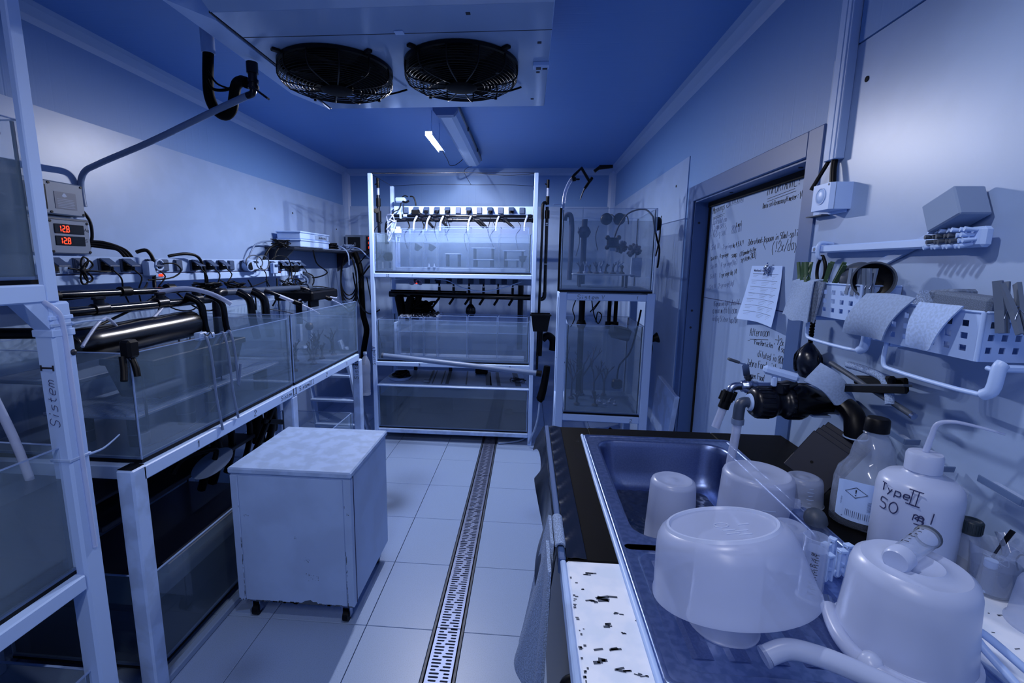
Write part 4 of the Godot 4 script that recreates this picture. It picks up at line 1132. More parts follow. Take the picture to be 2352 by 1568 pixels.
func bow(o: Vector3) -> B:
	var b := nb()
	for k in 4:
		var a := [0.6, 1.2, -0.9, -1.5][k] as float
		var d := Vector3(0, sin(a), -cos(a)) * 0.055
		var e := Vector3(0, cos(a), sin(a)) * 0.014
		b.tube([o, o + d * 0.5 + e, o + d + e * 0.8, o + d * 1.05, o + d - e * 0.8, o + d * 0.5 - e, o], 0.004, 6, 4)
	b.tube([o + Vector3(0, 0.01, 0.06), o, o + Vector3(0.01, -0.004, -0.06), o + Vector3(0.01, -0.008, -0.14)], 0.004, 6, 4)
	b.tube([o + Vector3(0.006, 0.012, 0), o + Vector3(0.008, 0, 0.01), o + Vector3(0.006, -0.012, 0)], 0.009, 6, 3)
	return b

# seven-segment figures as small raised bars
func digits(text: String, at: Vector3, right: Vector3, h: float, pitch: float) -> B:
	var b := nb()
	var seg := {"0": "abcdef", "1": "bc", "2": "abged", "3": "abgcd", "4": "fgbc", "5": "afgcd", "6": "afgcde", "7": "abc", "8": "abcdefg", "9": "abcdfg"}
	var w := pitch * 0.56
	var out := right.cross(Vector3.UP) 
	var q := Basis(right, Vector3.UP, out)
	var x := 0.0
	var th := h * 0.12
	for ch in text:
		if ch == ".":
			b.box(at + right * (x - pitch * 0.24), Vector3(th, th, 0.001), 0.0, q)
			continue
		for s: String in String(seg[ch]):
			var o := at + right * x
			match s:
				"a": b.box(o + right * w * 0.5 + Vector3.UP * h, Vector3(w * 0.8, th, 0.001), 0.0, q)
				"g": b.box(o + right * w * 0.5 + Vector3.UP * h * 0.5, Vector3(w * 0.8, th, 0.001), 0.0, q)
				"d": b.box(o + right * w * 0.5, Vector3(w * 0.8, th, 0.001), 0.0, q)
				"b": b.box(o + right * w + Vector3.UP * h * 0.75, Vector3(th, h * 0.4, 0.001), 0.0, q)
				"c": b.box(o + right * w + Vector3.UP * h * 0.25, Vector3(th, h * 0.4, 0.001), 0.0, q)
				"f": b.box(o + Vector3.UP * h * 0.75, Vector3(th, h * 0.4, 0.001), 0.0, q)
				"e": b.box(o + Vector3.UP * h * 0.25, Vector3(th, h * 0.4, 0.001), 0.0, q)
		x += pitch
	return b

# ---------------------------------------------------------------- back left corner
func back_corner() -> void:
	var t := thing("wall_shelf", "dark-edged shelf on the left wall near the far corner, crowded with cables", "shelf", Vector3(-2.0, 1.66, -4.4))
	part(t, "board", nb().bx(Vector3(-2.135, 1.655, -5.30), Vector3(-1.88, 1.673, -3.72), 0.003), "dark")
	part(t, "paper_liner", nb().bx(Vector3(-2.10, 1.673, -4.95), Vector3(-1.876, 1.677, -4.28), 0.001), "whiteish")
	for z in [-3.80, -5.2]:
		part(t, "bracket", nb().prism([Vector2(0, 0), Vector2(0.22, 0), Vector2(0, -0.20)], Transform3D(Basis(), Vector3(-2.135, 1.655, z)), 0.02), "dark")
	for k in 2:
		var y := 1.678 + 0.066 * k
		t = thing("plastic_box", ["lower white lidded plastic box on the far corner shelf", "upper white lidded plastic box stacked on the other on the shelf"][k], "box", Vector3(-1.98, y, -4.12))
		part(t, "body", nb().bx(Vector3(-2.09, y, -4.40), Vector3(-1.885, y + 0.052, -3.84), 0.006), "white")
		part(t, "lid", nb().bx(Vector3(-2.097, y + 0.050, -4.408), Vector3(-1.878, y + 0.064, -3.832), 0.004), "white")
		part(t, "label", nb().bx(Vector3(-1.8845, y + 0.008, -4.36), Vector3(-1.883, y + 0.044, -4.10)), "pale" if k == 1 else "white")
	var lp := nb()
	for i in 14:
		lp.bx(Vector3(-1.883, 1.762, -4.18 - i * 0.011), Vector3(-1.8822, 1.762 + 0.008 + 0.004 * (i % 3), -4.186 - i * 0.011))
	solo("box_print", "short dark print on the upper white box's end label", "label", Vector3(-1.883, 1.76, -4.25), lp, "ink")
	for k in 3:
		solo("cable_tangle", ["bristling heap of black cable ends left of the white boxes on the shelf", "heap of black cables right of the white boxes on the shelf", "pale tangled wires lying at the shelf's far end"][k], "cable", [Vector3(-2.0, 1.72, -3.70), Vector3(-1.98, 1.71, -4.65), Vector3(-1.95, 1.72, -5.0)][k], tangle([Vector3(-2.0, 1.70, -3.74), Vector3(-1.98, 1.715, -4.65), Vector3(-1.95, 1.715, -5.02)][k], [0.10, 0.09, 0.09][k], [0.08, 0.05, 0.07][k], 30, [0.004, 0.006, 0.004][k], 60 + k), ["black", "black", "pale"][k], "cable heaps on the corner shelf")
	for k in 4:
		wire("power_cable", ["first black cable falling from the shelf's left end", "second black cable falling from the shelf's left end", "pale cable falling from the shelf's left end", "black cable hanging in a loop below the shelf"][k], [[Vector3(-2.0, 1.70, -3.78), Vector3(-2.02, 1.66, -3.60), Vector3(-2.04, 1.55, -3.52), Vector3(-2.06, 1.45, -3.50)], [Vector3(-1.98, 1.70, -3.80), Vector3(-2.0, 1.64, -3.66), Vector3(-2.01, 1.52, -3.62), Vector3(-2.0, 1.45, -3.64)], [Vector3(-2.05, 1.72, -3.70), Vector3(-2.08, 1.68, -3.50), Vector3(-2.09, 1.58, -3.42)], [Vector3(-1.88, 1.66, -4.05), Vector3(-1.87, 1.55, -4.08), Vector3(-1.87, 1.46, -4.30), Vector3(-1.90, 1.42, -4.15), Vector3(-1.95, 1.42, -3.98)]][k], [0.010, 0.008, 0.006, 0.006][k], ["black", "black", "pipe_grey", "black"][k], "cables falling from the corner shelf")
	# controller with three orange rows
	t = thing("display_box", "black-windowed controller with three rows of orange figures beside the far rack", "control box", Vector3(-1.95, 1.68, -5.35))
	part(t, "case", nb().bx(Vector3(-2.10, 1.69, -5.494), Vector3(-1.66, 1.868, -5.36), 0.004), "case_grey")
	part(t, "window", nb().bx(Vector3(-2.07, 1.715, -5.361), Vector3(-1.925, 1.845, -5.355)), "black_gloss")
	part(t, "window_mark", nb().bx(Vector3(-1.995, 1.745, -5.356), Vector3(-1.975, 1.785, -5.353)), "slate")
	part(t, "panel", nb().bx(Vector3(-1.855, 1.695, -5.361), Vector3(-1.70, 1.855, -5.354)), "black_gloss")
	for k in 3:
		part(t, "display_digits", digits(["142", "138", "144"][k], Vector3(-1.838, 1.818 - k * 0.052, -5.352), Vector3(1, 0, 0), 0.028, 0.022), "orange_display")
	part(t, "rail", nb().bx(Vector3(-2.0, 1.66, -5.494), Vector3(-1.66, 1.69, -5.34), 0.003), "dark")
	# coil of cable and trunk line under the shelf
	var b := nb()
	for k in 5:
		var c := Vector3(-1.90 + 0.012 * k, 1.43 - 0.02 * k, -4.90 + 0.03 * k)
		var pts := []
		for i in 17:
			var a := TAU * i / 16
			pts.append(c + Vector3(sin(a) * 0.085, cos(a) * (0.22 + 0.02 * k), 0.02 * sin(a * 2.0)))
		b.tube(pts, 0.0065, 6, 2)
	solo("cable_coil", "large hanging coil of black cable below the corner shelf", "cable", Vector3(-1.90, 1.65, -4.9), b, "black")
	wire("trunk_cable", "thick black cable bundle running down the corner beside the far rack", [Vector3(-1.86, 1.66, -5.0), Vector3(-1.80, 1.50, -4.98), Vector3(-1.78, 1.25, -4.95), Vector3(-1.76, 1.0, -4.92), Vector3(-1.72, 0.85, -4.9), Vector3(-1.76, 0.65, -4.92), Vector3(-1.80, 0.45, -4.95)], 0.032, "rubber")
	for k in 5:
		wire("power_cable", ["black cable slanting from the corner bundle to the far rack, top", "black cable slanting from the corner bundle to the far rack, middle", "black cable sagging from the bundle to the rack's middle tier", "thin black cable drawn down from the wall controller", "black cable crossing low from the bundle to the rack post"][k], [[Vector3(-1.80, 1.52, -4.9), Vector3(-1.66, 1.62, -4.75), Vector3(-1.45, 1.70, -4.5)], [Vector3(-1.79, 1.35, -4.9), Vector3(-1.62, 1.50, -4.7), Vector3(-1.42, 1.62, -4.5)], [Vector3(-1.85, 1.45, -4.9), Vector3(-1.72, 1.15, -4.7), Vector3(-1.55, 1.06, -4.5), Vector3(-1.38, 1.12, -4.3)], [Vector3(-1.70, 2.02, -5.48), Vector3(-1.78, 1.95, -5.47), Vector3(-1.80, 1.85, -5.45)], [Vector3(-1.70, 1.40, -4.9), Vector3(-1.58, 1.10, -4.7), Vector3(-1.45, 0.85, -4.5), Vector3(-1.38, 0.75, -4.35)]][k], [0.006, 0.008, 0.007, 0.004, 0.006][k], "black", "black cables in the far corner")
	for k in 2:
		wire("white_cable", ["white cable drooping from the corner shelf with a plain cut end", "white cable curving from the corner shelf to the far rack"][k], [[Vector3(-1.95, 1.72, -4.7), Vector3(-1.84, 1.70, -4.62), Vector3(-1.78, 1.64, -4.6), Vector3(-1.775, 1.53, -4.6)], [Vector3(-1.93, 1.72, -5.0), Vector3(-1.76, 1.70, -4.85), Vector3(-1.62, 1.62, -4.7), Vector3(-1.45, 1.55, -4.45)]][k], 0.006, "whiteish", "white cables at the corner shelf")
	# black hood on the far bench tank
	t = thing("black_hood", "black ribbed filter tray resting on the far end of the bench aquariums", "filter tray", Vector3(-1.70, 1.27, -3.55))
	part(t, "body", nb().bx(Vector3(-1.86, 1.27, -3.78), Vector3(-1.56, 1.34, -3.32), 0.012), "black")
	var rb := nb()
	for i in 6:
		rb.bx(Vector3(-1.85 + i * 0.05, 1.34, -3.76), Vector3(-1.83 + i * 0.05, 1.349, -3.34), 0.002)
	part(t, "rib", rb, "black_gloss")
	part(t, "spout", nb().bx(Vector3(-1.62, 1.22, -3.50), Vector3(-1.60, 1.27, -3.36)).bx(Vector3(-1.70, 1.10, -3.35), Vector3(-1.66, 1.27, -3.33)), "black")
	for k in 4:
		wire("fan_hose", ["thick grey hose bending from the trunking end to the black tray", "second grey hose bending beside the first to the black tray", "thin black lead over the black tray", "pale line crossing in front of the black tray"][k], [[Vector3(-1.90, 1.46, -3.90), Vector3(-1.80, 1.43, -3.80), Vector3(-1.72, 1.37, -3.62), Vector3(-1.68, 1.30, -3.45)], [Vector3(-1.90, 1.44, -3.88), Vector3(-1.79, 1.40, -3.74), Vector3(-1.71, 1.33, -3.52), Vector3(-1.66, 1.26, -3.40)], [Vector3(-1.80, 1.36, -3.4), Vector3(-1.68, 1.36, -3.7), Vector3(-1.60, 1.33, -3.85)], [Vector3(-1.66, 1.28, -3.30), Vector3(-1.60, 1.295, -3.5), Vector3(-1.54, 1.27, -3.70)]][k], [0.014, 0.012, 0.004, 0.006][k], ["slate", "pipe_grey", "black", "frost"][k], "hoses at the black tray")
	solo("white_upright", "slim white post with a stub bracket between the trunking end and the aquarium", "post", Vector3(-1.83, 0.87, -3.80), nb().bx(Vector3(-1.86, 0.862, -3.86), Vector3(-1.83, 1.44, -3.83), 0.003).bx(Vector3(-1.86, 1.30, -3.83), Vector3(-1.845, 1.315, -3.74)), "whiteish")
	back_rack_gear()

func back_rack_gear() -> void:
	# upper socket strip
	var t := thing("socket_trunking", "white trunking with twelve lidded sockets across the top of the far rack", "power strip", Vector3(-0.62, 2.0, -4.45))
	part(t, "trunking", nb().bx(Vector3(-1.268, 2.008, -4.53), Vector3(0.034, 2.082, -4.455), 0.003), "paint")
	part(t, "end_cap", nb().bx(Vector3(0.030, 2.006, -4.532), Vector3(0.036, 2.084, -4.453), 0.001), "whiteish")
	for k in 12:
		socket_box(t, Vector3(-1.150 + k * 0.0985, 2.043, -4.455), Vector3(0, 0, 1), Vector3(1, 0, 0), 0.050, 0.058, not (k in [0, 5, 7, 9, 11]))
	for k in 5:
		var x: float = -1.150 + [2, 3, 4, 6, 8][k] * 0.0985
		plug(["plug in the third socket of the far rack's upper strip", "plug in the fourth socket of the far rack's upper strip", "plug in the fifth socket of the far rack's upper strip", "plug in the seventh socket of the far rack's upper strip", "plug in the ninth socket of the far rack's upper strip"][k], Vector3(x, 2.030, -4.446), Vector3(0, 0, 1), [Vector3(x + 0.01, 1.96, -4.38), Vector3(x - 0.01, 1.86, -4.36), Vector3(x + 0.02, 1.76, -4.35)], "power plugs on the far rack's upper strip")
	t = thing("transformer_plug", "bulky black transformer plug in the second socket of the far rack's upper strip", "plug", Vector3(-1.05, 2.02, -4.42))
	part(t, "body", nb().box(Vector3(-1.05, 2.022, -4.42), Vector3(0.075, 0.05, 0.05), 0.008).cyl(Vector3(-1.02, 2.01, -4.40), Vector3(-0.99, 1.995, -4.40), 0.016, -1, 10), "black")
	t = thing("clamp_lamp", "small pale clip lamp with a bent black arm over the strip's left end", "lamp", Vector3(-1.17, 2.10, -4.45))
	part(t, "head", nb().box(Vector3(-1.20, 2.135, -4.45), Vector3(0.10, 0.045, 0.06), 0.012), "whiteish")
	part(t, "arm", nb().tube([Vector3(-1.19, 2.155, -4.45), Vector3(-1.16, 2.175, -4.45), Vector3(-1.13, 2.165, -4.45)], 0.006, 6).tube([Vector3(-1.11, 2.168, -4.45), Vector3(-1.08, 2.165, -4.45), Vector3(-1.06, 2.12, -4.45), Vector3(-1.055, 2.085, -4.45)], 0.007, 6).tube([Vector3(-1.17, 2.12, -4.42), Vector3(-1.14, 2.11, -4.41), Vector3(-1.11, 2.125, -4.41)], 0.010, 6), "black")
	part(t, "lead", nb().tube([Vector3(-1.19, 2.11, -4.43), Vector3(-1.20, 2.05, -4.40), Vector3(-1.25, 2.02, -4.38), Vector3(-1.27, 1.98, -4.36)], 0.005, 6).tube([Vector3(-1.16, 2.10, -4.42), Vector3(-1.165, 2.03, -4.40), Vector3(-1.14, 1.99, -4.38), Vector3(-1.12, 1.95, -4.36)], 0.004, 6), "black")
	# upper manifold: two black pipes with taps and pale droppers
	t = thing("water_manifold", "pair of black water pipes with taps below the far rack's upper sockets", "pipe", Vector3(-0.62, 1.95, -4.25))
	part(t, "pipe", nb().cyl(Vector3(-1.24, 1.978, -4.30), Vector3(0.03, 1.978, -4.30), 0.013, -1, 12), "pvc_gloss")
	part(t, "pipe", nb().cyl(Vector3(-1.24, 1.938, -4.24), Vector3(0.03, 1.938, -4.24), 0.015, -1, 12), "pvc_gloss")
	part(t, "bend", nb().tube([Vector3(-1.10, 1.938, -4.24), Vector3(-1.20, 1.93, -4.22), Vector3(-1.245, 1.92, -4.21), Vector3(-1.262, 1.89, -4.20), Vector3(-1.262, 1.72, -4.20)], 0.017, 10), "pvc_dark")
	part(t, "tape", nb().cyl(Vector3(-1.135, 1.978, -4.30), Vector3(-1.10, 1.978, -4.30), 0.0145, -1, 12).bx(Vector3(-1.145, 1.945, -4.22), Vector3(-1.13, 2.0, -4.20)).bx(Vector3(-0.028, 1.935, -4.225), Vector3(-0.014, 1.98, -4.215)), "whiteish")
	var dx := [-1.0, -0.885, -0.765, -0.52, -0.275, -0.03]
	for k in 6:
		var x: float = dx[k]
		part(t, "tap", nb().cyl(Vector3(x + 0.015, 1.955, -4.22), Vector3(x, 1.925, -4.19), 0.013, -1, 10).box(Vector3(x + 0.03, 1.93, -4.19), Vector3(0.03, 0.014, 0.02), 0.003, Basis(Vector3.BACK, -0.5)), "black")
		part(t, "dropper", nb().tube([Vector3(x + 0.012, 1.965, -4.20), Vector3(x, 1.93, -4.17), Vector3(x - 0.008, 1.89, -4.16), Vector3(x - 0.008, 1.84, -4.15)], 0.0085, 8), "frost")
		part(t, "coupling", nb().cyl(Vector3(x + 0.05, 1.938, -4.24), Vector3(x + 0.085, 1.938, -4.24), 0.020, -1, 12).cyl(Vector3(x + 0.02, 1.978, -4.30), Vector3(x + 0.05, 1.978, -4.30), 0.018, -1, 12), "pvc_dark")
	for k in 5:
		var x: float = [-0.90, -0.77, -0.46, -0.43, -0.20][k]
		part(t, "grip", nb().cyl(Vector3(x, 1.93, -4.20), Vector3(x + 0.07, 1.865, -4.12), 0.014, 0.010, 8), "black")
	for k in 6:
		var x: float = [-1.08, -0.95, -0.55, -0.32, -0.10, -0.72][k]
		wire("power_cable", ["slack black cable under the far rack's upper pipes, leftmost", "slack black cable under the upper pipes by the first compartments", "slack black cable hanging into the far rack's middle compartment", "slack black cable hanging into the fourth compartment", "slack black cable hanging into the last compartment", "short slack black cable left of the middle compartment"][k], [Vector3(x, 1.93, -4.22), Vector3(x + 0.03, 1.87, -4.17), Vector3(x - 0.01, 1.80, -4.15), Vector3(x + 0.02, [1.68, 1.84, 1.66, 1.70, 1.66, 1.82][k], -4.14)], [0.006, 0.005, 0.003, 0.003, 0.003, 0.004][k], "black", "black cables in the far rack")
	# risers at both sides
	t = thing("riser_pipe", "black riser pipe with valves standing at the far rack's left side", "pipe", Vector3(-1.36, 1.2, -4.3))
	part(t, "pipe", nb().cyl(Vector3(-1.362, 1.60, -4.3), Vector3(-1.366, 2.16, -4.3), 0.015, -1, 12), "pvc_dark")
	part(t, "valve", nb().cyl(Vector3(-1.364, 2.22, -4.3), Vector3(-1.365, 2.305, -4.3), 0.014, -1, 10).box(Vector3(-1.38, 2.255, -4.3), Vector3(0.03, 0.010, 0.014), 0.002, Basis(Vector3.BACK, 0.4)).cyl(Vector3(-1.364, 2.06, -4.3), Vector3(-1.364, 2.13, -4.3), 0.021, -1, 10).cyl(Vector3(-1.364, 1.92, -4.3), Vector3(-1.364, 2.02, -4.3), 0.023, -1, 10).cyl(Vector3(-1.385, 2.02, -4.29), Vector3(-1.37, 2.02, -4.26), 0.022, -1, 10), "black")
	part(t, "clear_tube", nb().cyl(Vector3(-1.364, 2.16, -4.3), Vector3(-1.364, 2.23, -4.3), 0.011, -1, 10), "frost")
	t = thing("riser_pipe", "black riser pipe with elbows and bands standing at the far rack's right side", "pipe", Vector3(0.16, 1.0, -4.3))
	part(t, "pipe", nb().cyl(Vector3(0.158, 1.30, -4.3), Vector3(0.156, 2.06, -4.3), 0.015, -1, 12).tube([Vector3(0.156, 1.31, -4.3), Vector3(0.152, 1.265, -4.3), Vector3(0.135, 1.25, -4.3), Vector3(0.105, 1.248, -4.3)], 0.019, 10).cyl(Vector3(0.118, 1.95, -4.27), Vector3(0.105, 0.60, -4.27), 0.012, -1, 10), "pvc_gloss")
	part(t, "valve", nb().cyl(Vector3(0.157, 2.22, -4.3), Vector3(0.157, 2.29, -4.3), 0.013, -1, 10).box(Vector3(0.143, 2.25, -4.3), Vector3(0.03, 0.009, 0.014), 0.002, Basis(Vector3.BACK, -0.4)).cyl(Vector3(0.157, 2.08, -4.3), Vector3(0.157, 2.15, -4.3), 0.016, -1, 10).tube([Vector3(0.157, 2.085, -4.3), Vector3(0.135, 2.095, -4.29), Vector3(0.118, 2.08, -4.27), Vector3(0.117, 1.95, -4.27)], 0.014, 10).cyl(Vector3(0.157, 1.96, -4.3), Vector3(0.157, 2.03, -4.3), 0.022, -1, 10), "black")
	part(t, "clear_tube", nb().cyl(Vector3(0.157, 2.15, -4.3), Vector3(0.157, 2.22, -4.3), 0.010, -1, 10), "frost")
	var bd := nb()
	for y in [1.915, 1.90, 1.56, 1.30]:
		bd.cyl(Vector3(0.157, y, -4.3), Vector3(0.157, y + 0.006, -4.3), 0.0175, -1, 12)
	part(t, "band", bd, "pale")
	part(t, "lower_pipe", nb().cyl(Vector3(0.125, 1.02, -4.0), Vector3(0.120, 0.78, -4.0), 0.018, -1, 12).tube([Vector3(0.15, 0.86, -4.4), Vector3(0.20, 0.90, -4.4), Vector3(0.25, 0.86, -4.4), Vector3(0.25, 0.76, -4.4)], 0.035, 12), "black")
	# compartments of the two display tanks
	for lv in 2:
		var y0: float = [1.523, 0.757][lv]
		var y1: float = [1.858, 1.118][lv]
		var z0 := [-4.12, -4.10][lv] as float
		var z1 := -3.94
		t = thing("compartment_insert", ["row of clear acrylic compartments standing in the far rack's upper aquarium", "row of clear acrylic compartments standing in the far rack's middle aquarium"][lv], "compartment", Vector3(-0.56, y0, -4.03))
		part(t, "white_base", nb().bx(Vector3(-1.13, y0 - 0.036, z0), Vector3(-0.015, y0 - 0.002, z1 - 0.03), 0.003), "white")
		part(t, "white_side", nb().bx(Vector3(-1.146, y0 - 0.03, z0), Vector3(-1.122, y1 - 0.02 - 0.05 * lv, z1 - 0.02), 0.002), "white")
		var xs: Array = [[-1.10, -0.990, -0.875, -0.755, -0.497, -0.24, 0.004], [-1.104, -0.994, -0.88, -0.762, -0.502, -0.244, 0.011]][lv]
		for k in xs.size() - 1:
			var a: float = xs[k] + 0.004
			var e: float = xs[k + 1] - 0.004
			var yy := y1 - (0.02 if k < 3 else 0.0)
			var c := part(t, "cell", nb().bx(Vector3(a, y0, z1 - 0.004), Vector3(e, yy, z1)), "clear_cell")
			part(c, "cell_back", nb().bx(Vector3(a, y0, z0), Vector3(e, yy, z0 + 0.004)), "clear_cell")
			part(c, "cell_side", nb().bx(Vector3(a, y0, z0), Vector3(a + 0.004, yy, z1)).bx(Vector3(e - 0.004, y0, z0), Vector3(e, yy, z1)), "clear_cell")
			part(c, "cell_edge", nb().bx(Vector3(a - 0.001, y0, z1 - 0.001), Vector3(a + 0.003, yy, z1 + 0.003)).bx(Vector3(e - 0.003, y0, z1 - 0.001), Vector3(e + 0.001, yy, z1 + 0.003)).bx(Vector3(a, yy - 0.003, z1 - 0.001), Vector3(e, yy + 0.001, z1 + 0.003)).bx(Vector3(a, y0, z1 - 0.001), Vector3(e, y0 + 0.004, z1 + 0.002)).bx(Vector3(a, yy, z0), Vector3(a + 0.004, yy + 0.002, z1)).bx(Vector3(a, yy - 0.003, z0), Vector3(e, yy + 0.001, z0 + 0.003)), "pane_edge")
			part(c, "level_line", nb().bx(Vector3(a, [1.724, 0.972][lv], z1), Vector3(e, [1.729, 0.978][lv], z1 + 0.003)), "pane_edge")
	for k in 4:
		var p: Array = [[-0.635, 1.532, 0.13, 0.105], [-0.375, 1.532, 0.20, 0.155], [-0.375, 1.532, 0.17, 0.06], [-0.12, 1.532, 0.19, 0.135]][k]
		platform("acrylic_stand", ["single white platform in the far rack's third large compartment", "upper white platform in the compartment right of the middle", "lower white platform below the other in the compartment right of the middle", "upper white platform in the far rack's rightmost compartment"][k], Vector3(p[0], p[1], -4.03), p[2], 0.11, p[3], "white", "white platforms in the compartments")
	platform("acrylic_stand", "lower white platform in the far rack's rightmost compartment", Vector3(-0.135, 1.532, -4.03), 0.12, 0.10, 0.06, "white", "white platforms in the compartments")
	for k in 2:
		solo("suction_foot", ["left tiny white sucker foot on a small compartment's floor", "right tiny white sucker foot on a small compartment's floor"][k], "sucker", Vector3(-0.835 + 0.045 * k, 1.525, -3.97), nb().lathe([Vector2(0.014, 0), Vector2(0.006, 0.012), Vector2(0.004, 0.03), Vector2(0, 0.03)], Transform3D(Basis(), Vector3(-0.835 + 0.045 * k, 1.525, -3.97)), 12), "white")
	for k in 3:
		solo("dark_funnel", ["dark funnel shape hanging in the second small compartment", "dark funnel shape hanging in the third small compartment", "dark cone-shaped weight on a line in the rightmost compartment"][k], "funnel", Vector3([-0.94, -0.82, -0.045][k], [1.70, 1.70, 1.585][k], -4.0), nb().lathe([Vector2(0, -0.028), Vector2(0.018, -0.022), Vector2(0.034, 0.02), Vector2(0.034, 0.026), Vector2(0, 0.02)], Transform3D(Basis(Vector3.BACK, [-0.5, -0.5, 0.0][k]), Vector3([-0.94, -0.82, -0.045][k], [1.685, 1.685, 1.60][k], -4.0)), 14), "dark")
	t = thing("circulation_pump", "dark pump with two pale cups in the left bay of the far rack's upper aquarium", "pump", Vector3(-1.22, 1.50, -4.1))
	part(t, "pump", nb().lathe([Vector2(0, -0.04), Vector2(0.03, -0.034), Vector2(0.045, 0), Vector2(0.03, 0.034), Vector2(0, 0.04)], Transform3D(Basis(), Vector3(-1.225, 1.61, -4.1)), 16), "black")
	for x in [-1.262, -1.196]:
		part(t, "cup", nb().cyl(Vector3(x, 1.51, -4.05), Vector3(x, 1.565, -4.05), 0.010, -1, 10), "pale")
	solo("tube_bundle", "bundle of clear tubing in the left bay of the far rack's upper aquarium", "tubing", Vector3(-1.22, 1.7, -4.15), tangle(Vector3(-1.215, 1.86, -4.17), 0.05, 0.26, 18, 0.006, 77), "frost")
	solo("white_bracket", "small bright white plastic bracket on the compartment's left corner", "bracket", Vector3(-1.095, 1.82, -3.95), nb().bx(Vector3(-1.12, 1.80, -3.95), Vector3(-1.06, 1.835, -3.93), 0.003).bx(Vector3(-1.108, 1.77, -3.95), Vector3(-1.07, 1.855, -3.935), 0.003).bx(Vector3(-1.095, 1.735, -3.95), Vector3(-1.078, 1.77, -3.94), 0.002), "white")
	# second tier sockets and pipes
	t = thing("socket_trunking", "white trunking with grey sockets seen below the far rack's upper rail", "power strip", Vector3(-0.62, 1.36, -4.45))
	part(t, "trunking", nb().bx(Vector3(-1.268, 1.362, -4.53), Vector3(0.034, 1.428, -4.455), 0.003), "whiteish")
	for k in 10:
		socket_box(t, Vector3(-1.06 + k * 0.105, 1.396, -4.455), Vector3(0, 0, 1), Vector3(1, 0, 0), 0.050, 0.054, k in [2, 3])
	for k in 2:
		t = thing("plug_adapter", ["left white hooped adapter hanging under the far rack's upper rail", "right white hooped adapter with a red light under the far rack's upper rail"][k], "adapter", Vector3(-1.10 + 0.08 * k, 1.38, -4.40))
		var h := []
		for i in 17:
			h.append(Vector3(-1.10 + 0.078 * k, 1.38, -4.40) + Basis(Vector3.BACK, -0.5) * Vector3(cos(TAU * i / 16) * 0.030, sin(TAU * i / 16) * 0.020, 0))
		part(t, "hoop", nb().tube(h, 0.0055, 8, 1), "white")
		if k == 1:
			part(t, "switch_light", nb().box(Vector3(-1.045, 1.368, -4.39), Vector3(0.012, 0.008, 0.008), 0.001), "red_lamp")
	wire("white_cable", "white cable sagging across the far rack below its upper rail", [Vector3(-1.20, 1.415, -4.1), Vector3(-0.72, 1.415, -4.1), Vector3(-0.58, 1.355, -4.08), Vector3(-0.40, 1.322, -4.06), Vector3(-0.25, 1.345, -4.08), Vector3(-0.05, 1.41, -4.1)], 0.0045, "white")
	t = thing("water_manifold", "thick black pipe with hanging taps across the far rack's middle tier", "pipe", Vector3(-0.62, 1.27, -4.2))
	part(t, "pipe", nb().cyl(Vector3(-1.25, 1.278, -4.2), Vector3(0.03, 1.268, -4.2), 0.026, -1, 14).cyl(Vector3(-1.25, 1.30, -4.25), Vector3(-0.55, 1.298, -4.25), 0.015, -1, 12), "pvc_gloss")
	for k in 6:
		var x: float = [-0.79, -0.66, -0.52, -0.39, -0.26, -0.13][k]
		part(t, "tap", nb().cyl(Vector3(x, 1.29, -4.19), Vector3(x, 1.35, -4.19), 0.012, -1, 10).cyl(Vector3(x, 1.36, -4.19), Vector3(x, 1.385, -4.19), 0.008, -1, 8).cyl(Vector3(x, 1.25, -4.18), Vector3(x - 0.03, 1.20, -4.14), 0.011, -1, 8), "black")
		part(t, "clear_stub", nb().cyl(Vector3(x, 1.335, -4.19), Vector3(x, 1.36, -4.19), 0.010, -1, 8), "frost")
	for k in 3:
		part(t, "hose", nb().tube([[Vector3(-1.15, 1.26, -4.15), Vector3(-1.12, 1.15, -4.12), Vector3(-1.10, 1.08, -4.1)], [Vector3(-0.97, 1.26, -4.15), Vector3(-0.98, 1.16, -4.12), Vector3(-0.99, 1.06, -4.1)], [Vector3(-1.03, 1.26, -4.12), Vector3(-1.05, 1.17, -4.10), Vector3(-1.04, 1.05, -4.08)]][k], [0.04, 0.03, 0.035][k], 10), "rubber")
	part(t, "standpipe", nb().cyl(Vector3(-0.06, 0.78, -4.3), Vector3(-0.06, 1.37, -4.3), 0.026, -1, 12), "pvc_dark")
	t = thing("black_flask", "glossy black round flask hanging over the far rack's middle aquarium", "flask", Vector3(-0.49, 1.15, -4.15))
	part(t, "flask", nb().lathe([Vector2(0, 1.095), Vector2(0.03, 1.10), Vector2(0.046, 1.13), Vector2(0.044, 1.165), Vector2(0.024, 1.195), Vector2(0.012, 1.205), Vector2(0.012, 1.25)], Transform3D(Basis(), Vector3(-0.50, 0, -4.15)), 20), "black_gloss")
	solo("cable_tangle", "dense black mass of hoses and leads at the left of the far rack's middle tier", "cable", Vector3(-0.95, 1.2, -4.2), tangle(Vector3(-0.98, 1.16, -4.20), 0.16, 0.14, 40, 0.010, 81), "rubber")
	solo("pale_sheet", "pale hanging plastic sheet behind the far rack's middle aquarium", "sheet", Vector3(-0.35, 1.15, -4.5), nb().sheet(func(s: float, v: float) -> Vector3: return Vector3(lerpf(-0.85, 0.0, s), lerpf(1.36, 0.98, v), -4.50 + 0.012 * sin(s * 40.0) * v), 50, 6, 0.002), "clear_tint")
